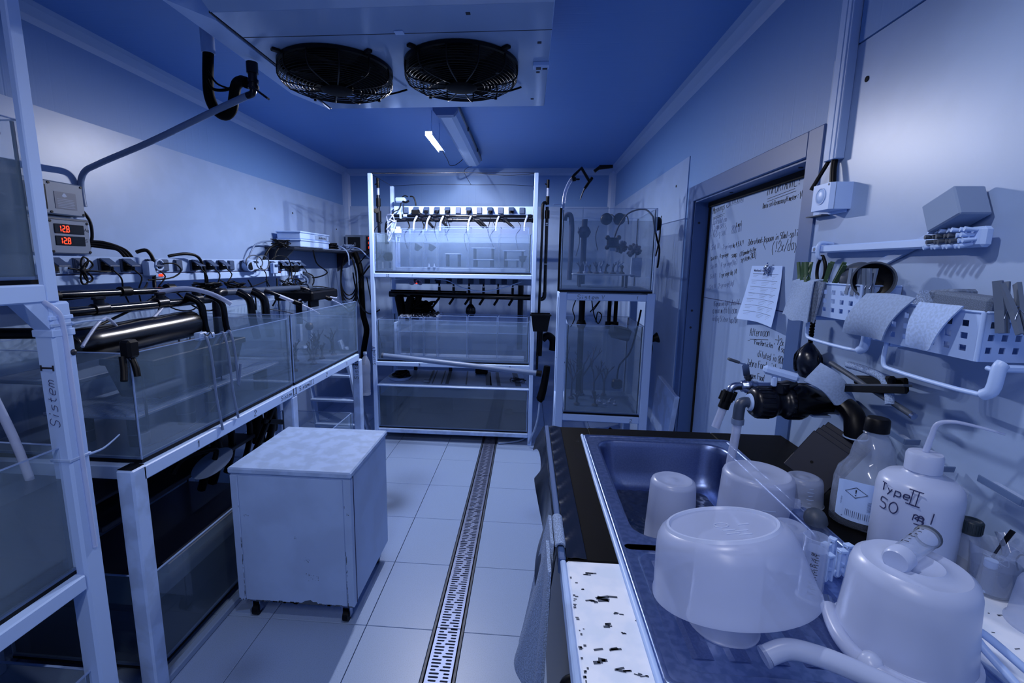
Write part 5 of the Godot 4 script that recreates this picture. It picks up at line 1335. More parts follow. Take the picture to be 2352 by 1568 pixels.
	for k in 3:
		solo("film_strip", ["crumpled clear film on the left covers of the far rack's middle aquarium", "crumpled clear film on the middle covers of the far rack's middle aquarium", "dark lid piece on the far rack's middle aquarium"][k], "film", Vector3(-1.0 + 0.2 * k, 1.09, -4.1), nb().sheet(func(s: float, v: float) -> Vector3: return Vector3(lerpf(-1.10, -0.88, s) + [0.0, 0.14, 0.10][k], 1.10 + 0.012 * sin(s * 23.0 + v * 9.0) + 0.006 * sin(s * 51.0) + [0.0, 0.006, 0.014][k], lerpf(-4.2, -3.98, v)), 26, 10, 0.001), ["clear", "clear", "black"][k])
	# shelf clutter
	t = thing("film_sheet", "pale striped plastic film spread over the far rack's lower shelf", "film", Vector3(-0.5, 0.51, -4.2))
	part(t, "film", nb().sheet(func(s: float, v: float) -> Vector3: return Vector3(lerpf(-0.98, 0.02, s) - 0.05 * v, 0.509 + 0.003 * absf(sin(s * 30.0)) + 0.012 * maxf(0.0, v - 0.8), lerpf(-3.96, -4.48, v)), 40, 8, 0.0015), "paint")
	var st := nb()
	for i in 9:
		var x: float = [-0.86, -0.82, -0.74, -0.70, -0.52, -0.34, -0.30, -0.24, -0.08][i]
		st.sheet(func(s: float, v: float) -> Vector3: return Vector3(x + s * [0.02, 0.01, 0.012, 0.03, 0.012, 0.05, 0.012, 0.03, 0.05][i] - 0.05 * v, 0.5135 + 0.012 * maxf(0.0, v - 0.8), lerpf(-3.965, -4.47, v)), 2, 6, 0.001)
	part(t, "stripe", st, "mid").set_meta("kind", "stuff")
	solo("cable_tangle", "heap of straps and cable in a white dish on the far rack's lower shelf", "cable", Vector3(-1.16, 0.53, -4.1), tangle(Vector3(-1.13, 0.555, -4.12), 0.09, 0.05, 30, 0.008, 90), "black")
	solo("white_dish", "shallow white dish under the strap heap on the far rack's lower shelf", "dish", Vector3(-1.15, 0.51, -4.1), nb().lathe([Vector2(0, 0), Vector2(0.085, 0.002), Vector2(0.105, 0.03), Vector2(0.108, 0.03), Vector2(0.088, -0.001), Vector2(0, -0.003)], Transform3D(Basis(), Vector3(-1.14, 0.511, -4.10)), 28), "whiteish")
	solo("grey_lump", "small grey block on the striped film near the shelf's front", "block", Vector3(-0.87, 0.515, -3.98), nb().box(Vector3(-0.87, 0.528, -3.985), Vector3(0.05, 0.026, 0.03), 0.006), "mid")
	solo("black_block", "dark flat block at the back of the far rack's lower shelf", "block", Vector3(-0.42, 0.52, -4.4), nb().box(Vector3(-0.42, 0.54, -4.40), Vector3(0.12, 0.05, 0.05), 0.008), "black")
	solo("wire_tangle", "loose tangle of thin wire at the right end of the lower shelf", "wire", Vector3(-0.06, 0.53, -4.1), tangle(Vector3(-0.07, 0.54, -4.10), 0.09, 0.03, 26, 0.0022, 92), "dark")
	solo("grey_board", "dark board lying at the back left of the far rack's lower shelf", "board", Vector3(-0.95, 0.56, -4.4), nb().bx(Vector3(-1.15, 0.60, -4.5), Vector3(-0.66, 0.625, -4.3), 0.004).bx(Vector3(-1.1, 0.512, -4.5), Vector3(-1.07, 0.60, -4.47)).bx(Vector3(-0.75, 0.512, -4.5), Vector3(-0.72, 0.60, -4.47)), "dark")
	# sump contents
	for k in 2:
		solo("sump_pump", ["dark pump with pale fittings in the right part of the far rack's sump", "dark baffle box in the left part of the far rack's sump"][k], "pump" if k == 0 else "box", [Vector3(-0.14, 0.2, -4.1), Vector3(-1.0, 0.13, -4.2)][k], [nb().lathe([Vector2(0, -0.03), Vector2(0.03, -0.02), Vector2(0.036, 0.0), Vector2(0.03, 0.02), Vector2(0, 0.03)], Transform3D(Basis(), Vector3(-0.14, 0.24, -4.1)), 14), nb().bx(Vector3(-1.135, 0.13, -4.40), Vector3(-1.13, 0.45, -3.95)).bx(Vector3(-1.0, 0.13, -4.40), Vector3(-0.70, 0.30, -4.30), 0.004)][k], "dark")

# ---------------------------------------------------------------- inside the right-hand stand (built in its turned frame)
func right_tank_gear() -> void:
	var t := platform("coral_shelf", "pale shelf on dark legs carrying coral plugs in the upper right aquarium", Vector3(0.29, 1.41, -0.28), 0.40, 0.20, 0.085, "pale")
	for i in 9:
		var x := 0.14 + 0.036 * i
		coral("coral_plug", ["leftmost coral plug on the upper right aquarium's shelf", "second coral plug from the left on the shelf", "third coral plug from the left on the shelf", "fourth coral plug from the left on the shelf", "middle coral plug on the upper right aquarium's shelf", "sixth coral plug from the left on the shelf", "third coral plug from the right on the shelf", "second coral plug from the right on the shelf", "rightmost coral plug on the upper right aquarium's shelf"][i], Vector3(x, 1.50, -0.24 - 0.05 * (i % 3)), [0.07, 0.09, 0.06, 0.08, 0.10, 0.07, 0.06, 0.09, 0.06][i], 200 + i, ["coral", "coral_pale", "coral_dark"][i % 3], "coral plugs on the right tank's shelf")
	t = thing("circulation_pump", "black four-cornered pump hanging on a lead in the upper right aquarium", "pump", Vector3(0.34, 1.70, -0.25))
	var o := Vector3(0.345, 1.705, -0.24)
	part(t, "body", nb().box(o, Vector3(0.075, 0.065, 0.05), 0.010), "black")
	for s in [[-1, -1], [1, -1], [-1, 1], [1, 1]]:
		part(t, "corner_foot", nb().lathe([Vector2(0, -0.016), Vector2(0.012, -0.012), Vector2(0.016, 0), Vector2(0.012, 0.012), Vector2(0, 0.016)], Transform3D(Basis(), o + Vector3(0.036 * s[0], 0.032 * s[1], 0.01)), 12), "black")
	part(t, "outlet", nb().cyl(o + Vector3(0, -0.035, 0), o + Vector3(0, -0.055, 0), 0.02, -1, 14), "pale")
	part(t, "lead", nb().tube([o + Vector3(0.01, 0.035, 0), o + Vector3(0.03, 0.10, 0), o + Vector3(0.075, 0.175, 0.02), o + Vector3(0.12, 0.20, 0.05), o + Vector3(0.18, 0.20, 0.10), o + Vector3(0.215, 0.15, 0.16)], 0.005, 8).tube([o + Vector3(0.215, 0.15, 0.16), o + Vector3(0.225, 0.02, 0.25), o + Vector3(0.245, -0.05, 0.255), o + Vector3(0.242, -0.16, 0.25)], 0.006, 8), "black")
	for k in 3:
		t = thing("magnet_mount", ["round black pump mount at the back of the upper right aquarium's rim", "second round black mount on the aquarium's back rim", "half-round black magnet on the outer right side of the upper right aquarium"][k], "magnet", [Vector3(0.30, 1.85, -0.56), Vector3(0.42, 1.85, -0.56), Vector3(0.585, 1.815, -0.1)][k])
		var c: Vector3 = [Vector3(0.33, 1.885, -0.55), Vector3(0.42, 1.885, -0.55), Vector3(0.578, 1.815, -0.10)][k]
		part(t, "knob", nb().lathe([Vector2(0, 0), Vector2(0.042, 0), Vector2(0.042, 0.022), Vector2(0.034, 0.034), Vector2(0, 0.036)], Transform3D(Basis(Vector3(0, 0, 1), 0.0 if k < 2 else -PI / 2) * Basis(Vector3.RIGHT, PI / 2 if k < 2 else 0.0), c), 20), "black")
		part(t, "lead", nb().tube([c, c + Vector3(0.02, 0.03, 0.02), c + Vector3(0.05, 0.01, 0.05) if k < 2 else c + Vector3(0.025, -0.08, 0.04), c + Vector3(0.06, -0.04, 0.05) if k < 2 else c + Vector3(0.0, -0.20, 0.08)], 0.0045, 6), "black")
	t = thing("ball_filter", "dim round filter ball on a dark pipe at the back of the upper right aquarium", "filter", Vector3(0.17, 1.4, -0.50))
	part(t, "pipe", nb().cyl(Vector3(0.175, 1.42, -0.50), Vector3(0.175, 1.88, -0.50), 0.020, -1, 14), "murk_solid")
	part(t, "ball", nb().lathe([Vector2(0, -0.045), Vector2(0.03, -0.036), Vector2(0.048, 0), Vector2(0.03, 0.036), Vector2(0, 0.045)], Transform3D(Basis(), Vector3(0.175, 1.79, -0.50)), 18), "murk_solid")
	part(t, "corner_pipe", nb().tube([Vector3(0.03, 1.87, -0.48), Vector3(0.04, 1.905, -0.48), Vector3(0.065, 1.91, -0.48), Vector3(0.08, 1.88, -0.48), Vector3(0.08, 1.45, -0.48)], 0.018, 12), "murk_solid")
	solo("white_slab", "small white slab leaning at the right side of the upper right aquarium", "slab", Vector3(0.53, 1.50, -0.3), nb().box(Vector3(0.515, 1.545, -0.30), Vector3(0.07, 0.13, 0.02), 0.003), "whiteish")
	solo("coral_clump", "dark coral clump above the white slab in the upper right aquarium", "coral", Vector3(0.50, 1.65, -0.32), clump(Vector3(0.50, 1.655, -0.32), 0.05, 301), "coral")
	solo("coral_clump", "soft dark coral clump at the right back of the upper right aquarium", "coral", Vector3(0.43, 1.68, -0.42), clump(Vector3(0.425, 1.685, -0.42), 0.045, 302), "coral")
	for k in 2:
		wire("air_hose", ["thin air line hanging at the upper right aquarium's back, left", "thin air line hanging at the upper right aquarium's back, right"][k], [[Vector3(0.13, 1.82, -0.45), Vector3(0.14, 1.72, -0.44), Vector3(0.12, 1.62, -0.44)], [Vector3(0.27, 1.83, -0.45), Vector3(0.25, 1.76, -0.44), Vector3(0.27, 1.66, -0.44)]][k], 0.003, "dark", "air lines in the right aquarium")
	# supply hose on the left corner and loose elbow
	t = thing("supply_hose", "clear hose with a black zig-zag nozzle clamped to the upper right aquarium's left corner", "hose", Vector3(0.0, 1.9, 0))
	part(t, "corner_rail", nb().bx(Vector3(-0.012, 1.392, -0.002), Vector3(0.002, 1.90, 0.006), 0.001), "black")
	part(t, "tap", nb().cyl(Vector3(0.005, 1.90, -0.02), Vector3(0.008, 1.93, -0.02), 0.010, -1, 10).box(Vector3(-0.02, 1.922, -0.02), Vector3(0.07, 0.007, 0.012), 0.002), "whiteish")
	part(t, "hose", nb().tube([Vector3(0.008, 1.93, -0.02), Vector3(0.015, 1.99, -0.04), Vector3(0.035, 2.05, -0.07), Vector3(0.055, 2.085, -0.09)], 0.011, 10), "frost_thin")
	part(t, "nozzle", nb().tube([Vector3(0.05, 2.08, -0.09), Vector3(0.07, 2.11, -0.10), Vector3(0.115, 2.16, -0.14), Vector3(0.175, 2.085, -0.20), Vector3(0.19, 2.11, -0.22)], 0.0095, 8, 1).cyl(Vector3(0.19, 2.115, -0.22), Vector3(0.145, 2.045, -0.20), 0.010, -1, 8).lathe([Vector2(0, -0.014), Vector2(0.018, -0.01), Vector2(0.018, 0.01), Vector2(0, 0.014)], Transform3D(Basis(), Vector3(0.065, 2.085, -0.095)), 10).box(Vector3(0.09, 2.085, -0.1), Vector3(0.03, 0.010, 0.012), 0.003), "black")
	part(t, "tip", nb().tube([Vector3(0.145, 2.045, -0.20), Vector3(0.13, 2.01, -0.20), Vector3(0.12, 1.975, -0.20)], 0.006, 6, 3, 0.003), "dark")
	solo("ceiling_nozzle", "short black nozzle stub under the ceiling edge in the far right corner", "nozzle", Vector3(0.25, 2.25, -0.6), nb().cyl(Vector3(0.235, 2.228, -0.62), Vector3(0.275, 2.258, -0.62), 0.012, -1, 8).cyl(Vector3(0.27, 2.256, -0.62), Vector3(0.365, 2.262, -0.62), 0.017, 0.012, 10), "black")
	# lower aquarium
	for i in 6:
		coral("branch_coral", ["tall dim branching coral at the left of the lower right aquarium", "tall dim branching coral at the middle left of the lower right aquarium", "dim branching coral at the centre of the lower right aquarium", "dim branching coral right of centre in the lower right aquarium", "low coral clump at the front left of the lower right aquarium", "low coral clump at the front middle of the lower right aquarium"][i], Vector3([0.12, 0.20, 0.28, 0.36, 0.15, 0.27][i], 0.615, [-0.30, -0.40, -0.34, -0.42, -0.15, -0.14][i]), [0.34, 0.42, 0.30, 0.26, 0.12, 0.10][i], 400 + i, "coral" if i < 4 else "coral_dark", "corals in the lower right aquarium")
	t = thing("circulation_pump", "black pump on a lead near the floor of the lower right aquarium", "pump", Vector3(0.42, 0.72, -0.25))
	part(t, "body", nb().box(Vector3(0.425, 0.745, -0.25), Vector3(0.07, 0.065, 0.05), 0.012), "black")
	part(t, "lead", nb().tube([Vector3(0.425, 0.78, -0.25), Vector3(0.43, 0.88, -0.22), Vector3(0.48, 0.98, -0.15), Vector3(0.50, 1.10, -0.10), Vector3(0.52, 1.28, -0.06)], 0.006, 8), "black")
	for i in 5:
		solo("frag_plug", ["pale frag plug on the lower right aquarium's floor, leftmost", "pale frag plug left of centre on the lower aquarium's floor", "pale frag plug at the centre of the lower aquarium's floor", "pale frag plug right of centre on the lower aquarium's floor", "pale frag plug nearest the pump on the lower aquarium's floor"][i], "frag plug", Vector3(0.29 + 0.03 * i, 0.62, -0.2), nb().lathe([Vector2(0.012, 0), Vector2(0.014, 0.01), Vector2(0.006, 0.014), Vector2(0.005, 0.035), Vector2(0, 0.036)], Transform3D(Basis(Vector3.BACK, 0.3 * (i % 3 - 1)), Vector3(0.28 + 0.032 * i, 0.612, -0.18 - 0.05 * (i % 2))), 10), "coral_pale", "pale frag plugs on the lower aquarium's floor")
	solo("ball_filter", "dim round filter ball on a black standpipe in the lower right aquarium", "filter", Vector3(0.17, 1.0, -0.4), nb().cyl(Vector3(0.175, 0.63, -0.40), Vector3(0.175, 1.33, -0.40), 0.022, -1, 12).lathe([Vector2(0, -0.035), Vector2(0.026, -0.028), Vector2(0.036, 0), Vector2(0.026, 0.028), Vector2(0, 0.035)], Transform3D(Basis(), Vector3(0.175, 1.14, -0.40)), 14), "black")
	for k in 2:
		solo("standpipe", ["left black standpipe at the right back of the lower right aquarium", "right black standpipe at the right back of the lower right aquarium"][k], "pipe", Vector3(0.38 + 0.045 * k, 1.1, -0.5), nb().cyl(Vector3(0.38 + 0.045 * k, 1.10, -0.50), Vector3(0.38 + 0.045 * k, 1.34, -0.50), 0.014, -1, 10).cyl(Vector3(0.38 + 0.045 * k, 1.10, -0.50), Vector3(0.38 + 0.045 * k, 1.15, -0.50), 0.026, -1, 12), "black", "black standpipes in the lower right aquarium")
	t = thing("skimmer_box", "dim grey filter box hung inside the right of the lower right aquarium", "filter", Vector3(0.45, 1.0, -0.35))
	part(t, "body", nb().box(Vector3(0.44, 1.09, -0.36), Vector3(0.13, 0.08, 0.16), 0.008, Basis(Vector3.BACK, -0.22)), "plate_dark")
	t = thing("magnet_mount", "black trumpet-shaped magnet on the outer right side of the lower right aquarium", "magnet", Vector3(0.60, 1.1, -0.1))
	part(t, "knob", nb().lathe([Vector2(0, 0), Vector2(0.02, 0), Vector2(0.022, 0.03), Vector2(0.034, 0.05), Vector2(0.034, 0.056), Vector2(0, 0.05)], Transform3D(Basis(Vector3.BACK, -PI / 2 + 0.3), Vector3(0.592, 1.085, -0.10)), 18), "black")
	part(t, "lead", nb().tube([Vector3(0.60, 1.08, -0.10), Vector3(0.612, 1.04, -0.10), Vector3(0.61, 0.96, -0.12)], 0.005, 6), "black")
	for k in 3:
		wire("air_hose", ["coiled black air line above the lower right aquarium", "thin black lead hanging at the left of the lower right stand", "thin black lead looping at the top of the lower right stand"][k], [[Vector3(0.23, 1.33, -0.3), Vector3(0.25, 1.22, -0.28), Vector3(0.28, 1.16, -0.27), Vector3(0.30, 1.22, -0.27), Vector3(0.275, 1.24, -0.27), Vector3(0.265, 1.17, -0.27)], [Vector3(0.12, 1.33, -0.2), Vector3(0.10, 1.26, -0.2), Vector3(0.115, 1.20, -0.2), Vector3(0.09, 1.14, -0.2)], [Vector3(0.24, 1.25, -0.25), Vector3(0.29, 1.33, -0.25), Vector3(0.22, 1.24, -0.25)]][k], 0.004, "black", "thin leads at the lower right stand")
	solo("bucket", "dark bundle of fittings on the floor rail under the lower right aquarium", "fittings", Vector3(0.45, 0.17, -0.3), tangle(Vector3(0.44, 0.30, -0.30), 0.08, 0.16, 26, 0.012, 402), "black")

func clump(c: Vector3, r: float, sd: int) -> B:
	var rng := RandomNumberGenerator.new()
	rng.seed = sd
	var b := nb()
	for i in 22:
		var d := Vector3(rng.randfn(), rng.randfn(), rng.randfn()).normalized()
		var q := Basis(Quaternion(Vector3.UP, d)) if absf(d.y) < 0.99 else Basis()
		b.lathe([Vector2(0, 0), Vector2(r * 0.22, r * 0.5), Vector2(r * 0.26, r * 0.85), Vector2(r * 0.12, r * 1.05), Vector2(0, r * 1.1)], Transform3D(q, c), 7)
	return b

# ---------------------------------------------------------------- door, notices
func door_and_wall_print() -> void:
	var d := struct("door_1", nb().bx(Vector3(1.02, 0, -2.86), Vector3(1.07, 1.94, -1.72)), "door_skin")
	part(d, "cladding_seam", nb().bx(Vector3(1.0192, 1.3785, -2.84), Vector3(1.0205, 1.3815, -1.74)), "ink_blue")
	var f := nb()
	f.bx(Vector3(XR - 0.012, 0, -2.92), Vector3(XR, 2.005, -2.84), 0.003)
	f.bx(Vector3(XR - 0.012, 0, -1.74), Vector3(XR, 2.005, -1.655), 0.003)
	f.bx(Vector3(XR - 0.012, 1.92, -2.84), Vector3(XR, 2.005, -1.74), 0.003)
	var fr := struct("door_frame", f, "frame_grey")
	var r := nb()
	r.bx(Vector3(XR, 0, -2.845), Vector3(1.035, 1.93, -2.832))
	r.bx(Vector3(XR, 0, -1.748), Vector3(1.035, 1.93, -1.735))
	r.bx(Vector3(XR, 1.912, -2.845), Vector3(1.035, 1.925, -1.735))
	part(fr, "reveal", r, "frame_grey")
	part(fr, "gap_strip", nb().bx(Vector3(1.012, 0, -2.832), Vector3(1.0195, 1.912, -2.815)).bx(Vector3(1.008, 1.885, -2.832), Vector3(1.0195, 1.912, -1.748)), "gap")  # near-black strip put where the shaded gap round the leaf shows
	var sc := nb()
	for p in [Vector3(0.975, 1.909, -2.45), Vector3(0.975, 1.909, -1.86)]:
		sc.cyl(p, p + Vector3(0, 0.004, 0), 0.008, -1, 10)
	for p in [Vector3(0.965, 1.80, -2.831), Vector3(0.965, 1.30, -2.831), Vector3(0.965, 1.20, -2.831)]:
		sc.cyl(p, p - Vector3(0, 0, 0.004), 0.007, -1, 10)
	part(fr, "screw_cap", sc, "dark")
	# whiteboard writing on the door
	var pens := {"ink": nb(), "ink_pale": nb(), "ink_blue": nb()}
	for t in [
		["Mornings", 1.845, -2.781, 0.059, 0.998, 0.0221, "ink"],
		["3", 1.856, -2.608, 0.064, 0.998, 0.0549, "ink"],
		["FRASCOS", 1.865, -2.557, 0.051, 0.999, 0.0227, "ink_blue"],
		["IMPORTANTE!", 1.860, -2.192, 0.020, 1.000, 0.0265, "ink"],
		["Data calibracao pH meter:", 1.808, -2.212, 0.025, 1.000, 0.0128, "ink"],
		["10/", 1.811, -1.931, 0.179, 0.984, 0.0174, "ink"],
		["Zebrafood=1spoon in 50ml-split betw", 1.655, -2.319, 0.046, 0.999, 0.0161, "ink"],
		["(!2x/day)", 1.617, -2.096, 0.033, 0.999, 0.0272, "ink"],
		["Aq.4,5,6,9", 1.651, -2.483, 0.091, 0.996, 0.0128, "ink"],
		["2 syringe", 1.647, -2.605, 0.034, 0.999, 0.0150, "ink_pale"],
		["Sist II", 1.647, -2.760, 0.055, 0.998, 0.0180, "ink_pale"],
		["Sist III:", 1.589, -2.753, 0.100, 0.995, 0.0117, "ink"],
		["4 syringe", 1.600, -2.634, 0.083, 0.997, 0.0140, "ink"],
		["sump", 1.600, -2.487, 0.084, 0.996, 0.0173, "ink"],
		["(3 Epandorfs Per", 1.607, -2.395, 0.116, 0.993, 0.0120, "ink"],
		["system 2&3)", 1.577, -2.374, 0.147, 0.989, 0.0159, "ink"],
		["Sist IV:", 1.541, -2.749, 0.104, 0.995, 0.0141, "ink_pale"],
		["4 syringe(Aq3", 1.551, -2.606, 0.096, 0.995, 0.0168, "ink_pale"],
		["Sist V:", 1.488, -2.743, 0.109, 0.994, 0.0153, "ink_pale"],
		["1 syringe Aq.14", 1.499, -2.617, 0.106, 0.994, 0.0162, "ink"],
		["Sist II", 1.430, -2.736, 0.132, 0.991, 0.0151, "ink_pale"],
		["2 syringe(Aq1", 1.441, -2.616, 0.126, 0.992, 0.0171, "ink_pale"],
		["7.5 mm sets", 1.753, -2.785, 0.040, 0.999, 0.0210, "ink_pale"],
		["1 mol", 1.746, -2.469, 0.076, 0.997, 0.0154, "ink"],
		["- 420 g sol.. 800 ml", 1.715, -2.789, 0.020, 1.000, 0.0239, "ink_pale"],
		["Calculation", 1.785, -2.767, 0.017, 1.000, 0.0185, "ink_pale"],
		["Vibranivalant should", 1.341, -2.659, 0.109, 0.994, 0.0177, "ink_blue"],
		["a mix with bloom", 1.303, -2.662, 0.098, 0.995, 0.0223, "ink_blue"],
		["in big 5litre tap/8A", 1.262, -2.659, 0.077, 0.997, 0.0182, "ink_blue"],
		["Afternoon", 1.246, -2.212, 0.118, 0.993, 0.0221, "ink"],
		["-", 1.201, -2.228, 0.179, 0.984, 0.0391, "ink"],
		["'Fine Particles'", 1.213, -2.171, 0.072, 0.997, 0.0131, "ink"],
		[">", 1.232, -1.990, 0.081, 0.997, 0.0433, "ink"],
		["2x Liquid", 1.246, -1.952, 0.045, 0.999, 0.0171, "ink"],
		["4 sq.ms per", 1.219, -1.959, 0.050, 0.999, 0.0148, "ink"],
		["diluted in 800 ml.", 1.167, -2.120, 0.036, 0.999, 0.0182, "ink"],
		["- Zebra Food with sm Syr", 1.102, -2.238, 0.115, 0.993, 0.0204, "ink"],
		["- Green Food", 1.054, -2.214, 0.107, 0.994, 0.0172, "ink"],
	]:
		var w: float = {"ink": 0.0011, "ink_pale": 0.0007, "ink_blue": 0.0008}[t[6]]
		ink(pens[t[6]], t[0], Vector3(1.0195, t[1], t[2]), Vector3(0, t[3], t[4]), Vector3(0, t[4], -t[3]) * 1.5, t[5] * 1.05, w, 0.15, 0.25)
	for u in [[1.844, -2.181, 1.855, -1.969], [1.833, -2.175, 1.845, -1.961], [1.229, -2.208, 1.252, -2.047], [1.823, -2.776, 1.831, -2.625], [1.816, -2.776, 1.822, -2.64]]:
		pens["ink"].tube([Vector3(1.0195, u[0], u[1]), Vector3(1.0195, u[2], u[3])], 0.001, 4, 1)
	var bx := [Vector2(1.91, -2.588), Vector2(1.911, -2.425), Vector2(1.863, -2.414), Vector2(1.862, -2.588)]
	for i in 4:
		pens["ink_pale"].tube([Vector3(1.0195, bx[i].x, bx[i].y), Vector3(1.0195, bx[(i + 1) % 4].x, bx[(i + 1) % 4].y)], 0.0006, 4, 1)
	pens["ink"].tube([Vector3(1.0195, 1.675, -2.16), Vector3(1.0195, 1.655, -2.17), Vector3(1.0195, 1.63, -2.15)], 0.001, 4)
	for k in pens:
		part(d, "handwriting", pens[k], k)
	# rota sheet hanging on the door
	var t := thing("rota_sheet", "curling white printed rota sheet held on the door by a foil magnet", "sheet of paper", Vector3(1.015, 1.32, -2.11))
	var shape := func(s: float, v: float) -> Vector3:
		var z := lerpf(-2.245, -1.985, s) - 0.035 * v * (1.0 - s) + 0.06 * v * s * 0.6
		var y := lerpf(1.56, 1.315, v) + (0.004 if v > 0.5 else 0.0) * sin(s * 3.0)
		return Vector3(1.014 - 0.045 * pow(v, 1.5) * (0.25 + absf(s - 0.45)), y, z)
	part(t, "paper", nb().sheet(shape, 10, 10, 0.0006), "paper")
	var pr := nb()
	for i in 7:
		var v0 := 0.14 + i * 0.115
		for j in 10:
			var a: Vector3 = shape.call(0.10 + j * 0.08, v0)
			var e: Vector3 = shape.call(0.10 + (j + 1) * 0.08, v0)
			pr.tube([a - Vector3(0.0012, 0, 0), e - Vector3(0.0012, 0, 0)], 0.0007 if i > 0 else 0.001, 3, 1)
		for k in 3:
			for q in [[0.12, 0.28], [0.42, 0.66], [0.74, 0.86]]:
				if k == 2 and q[0] < 0.2:
					continue
				var a: Vector3 = shape.call(q[0], v0 + 0.03 + k * 0.026)
				var e: Vector3 = shape.call(q[1] - 0.04 * k, v0 + 0.03 + k * 0.026)
				pr.tube([a - Vector3(0.0008, 0, 0), e - Vector3(0.0008, 0, 0)], 0.0004, 3, 1)
	var h0: Vector3 = shape.call(0.12, 0.10)
	ink(pr, "Weekend routine", h0 - Vector3(0.001, 0, 0), Vector3(0, 0, 1), Vector3(0, 1, 0), 0.0105, 0.0006, 0.0)
	part(t, "print", pr, "ink_blue")
	var fm := nb()
	fm.sheet(func(s: float, v: float) -> Vector3:
		var a := s * TAU
		var rr := 0.024 * v * (1.0 + 0.25 * sin(a * 5.0) + 0.15 * sin(a * 9.0 + v * 4.0))
		return Vector3(1.004 - 0.012 * (1.0 - v) + 0.003 * sin(a * 7.0 + v * 9.0), 1.545 + rr * sin(a), -2.085 + rr * cos(a)), 30, 5, 0.001)
	solo("foil_magnet", "crumpled foil magnet pinning the rota sheet to the door", "magnet", Vector3(1.005, 1.545, -2.085), fm, "chrome")

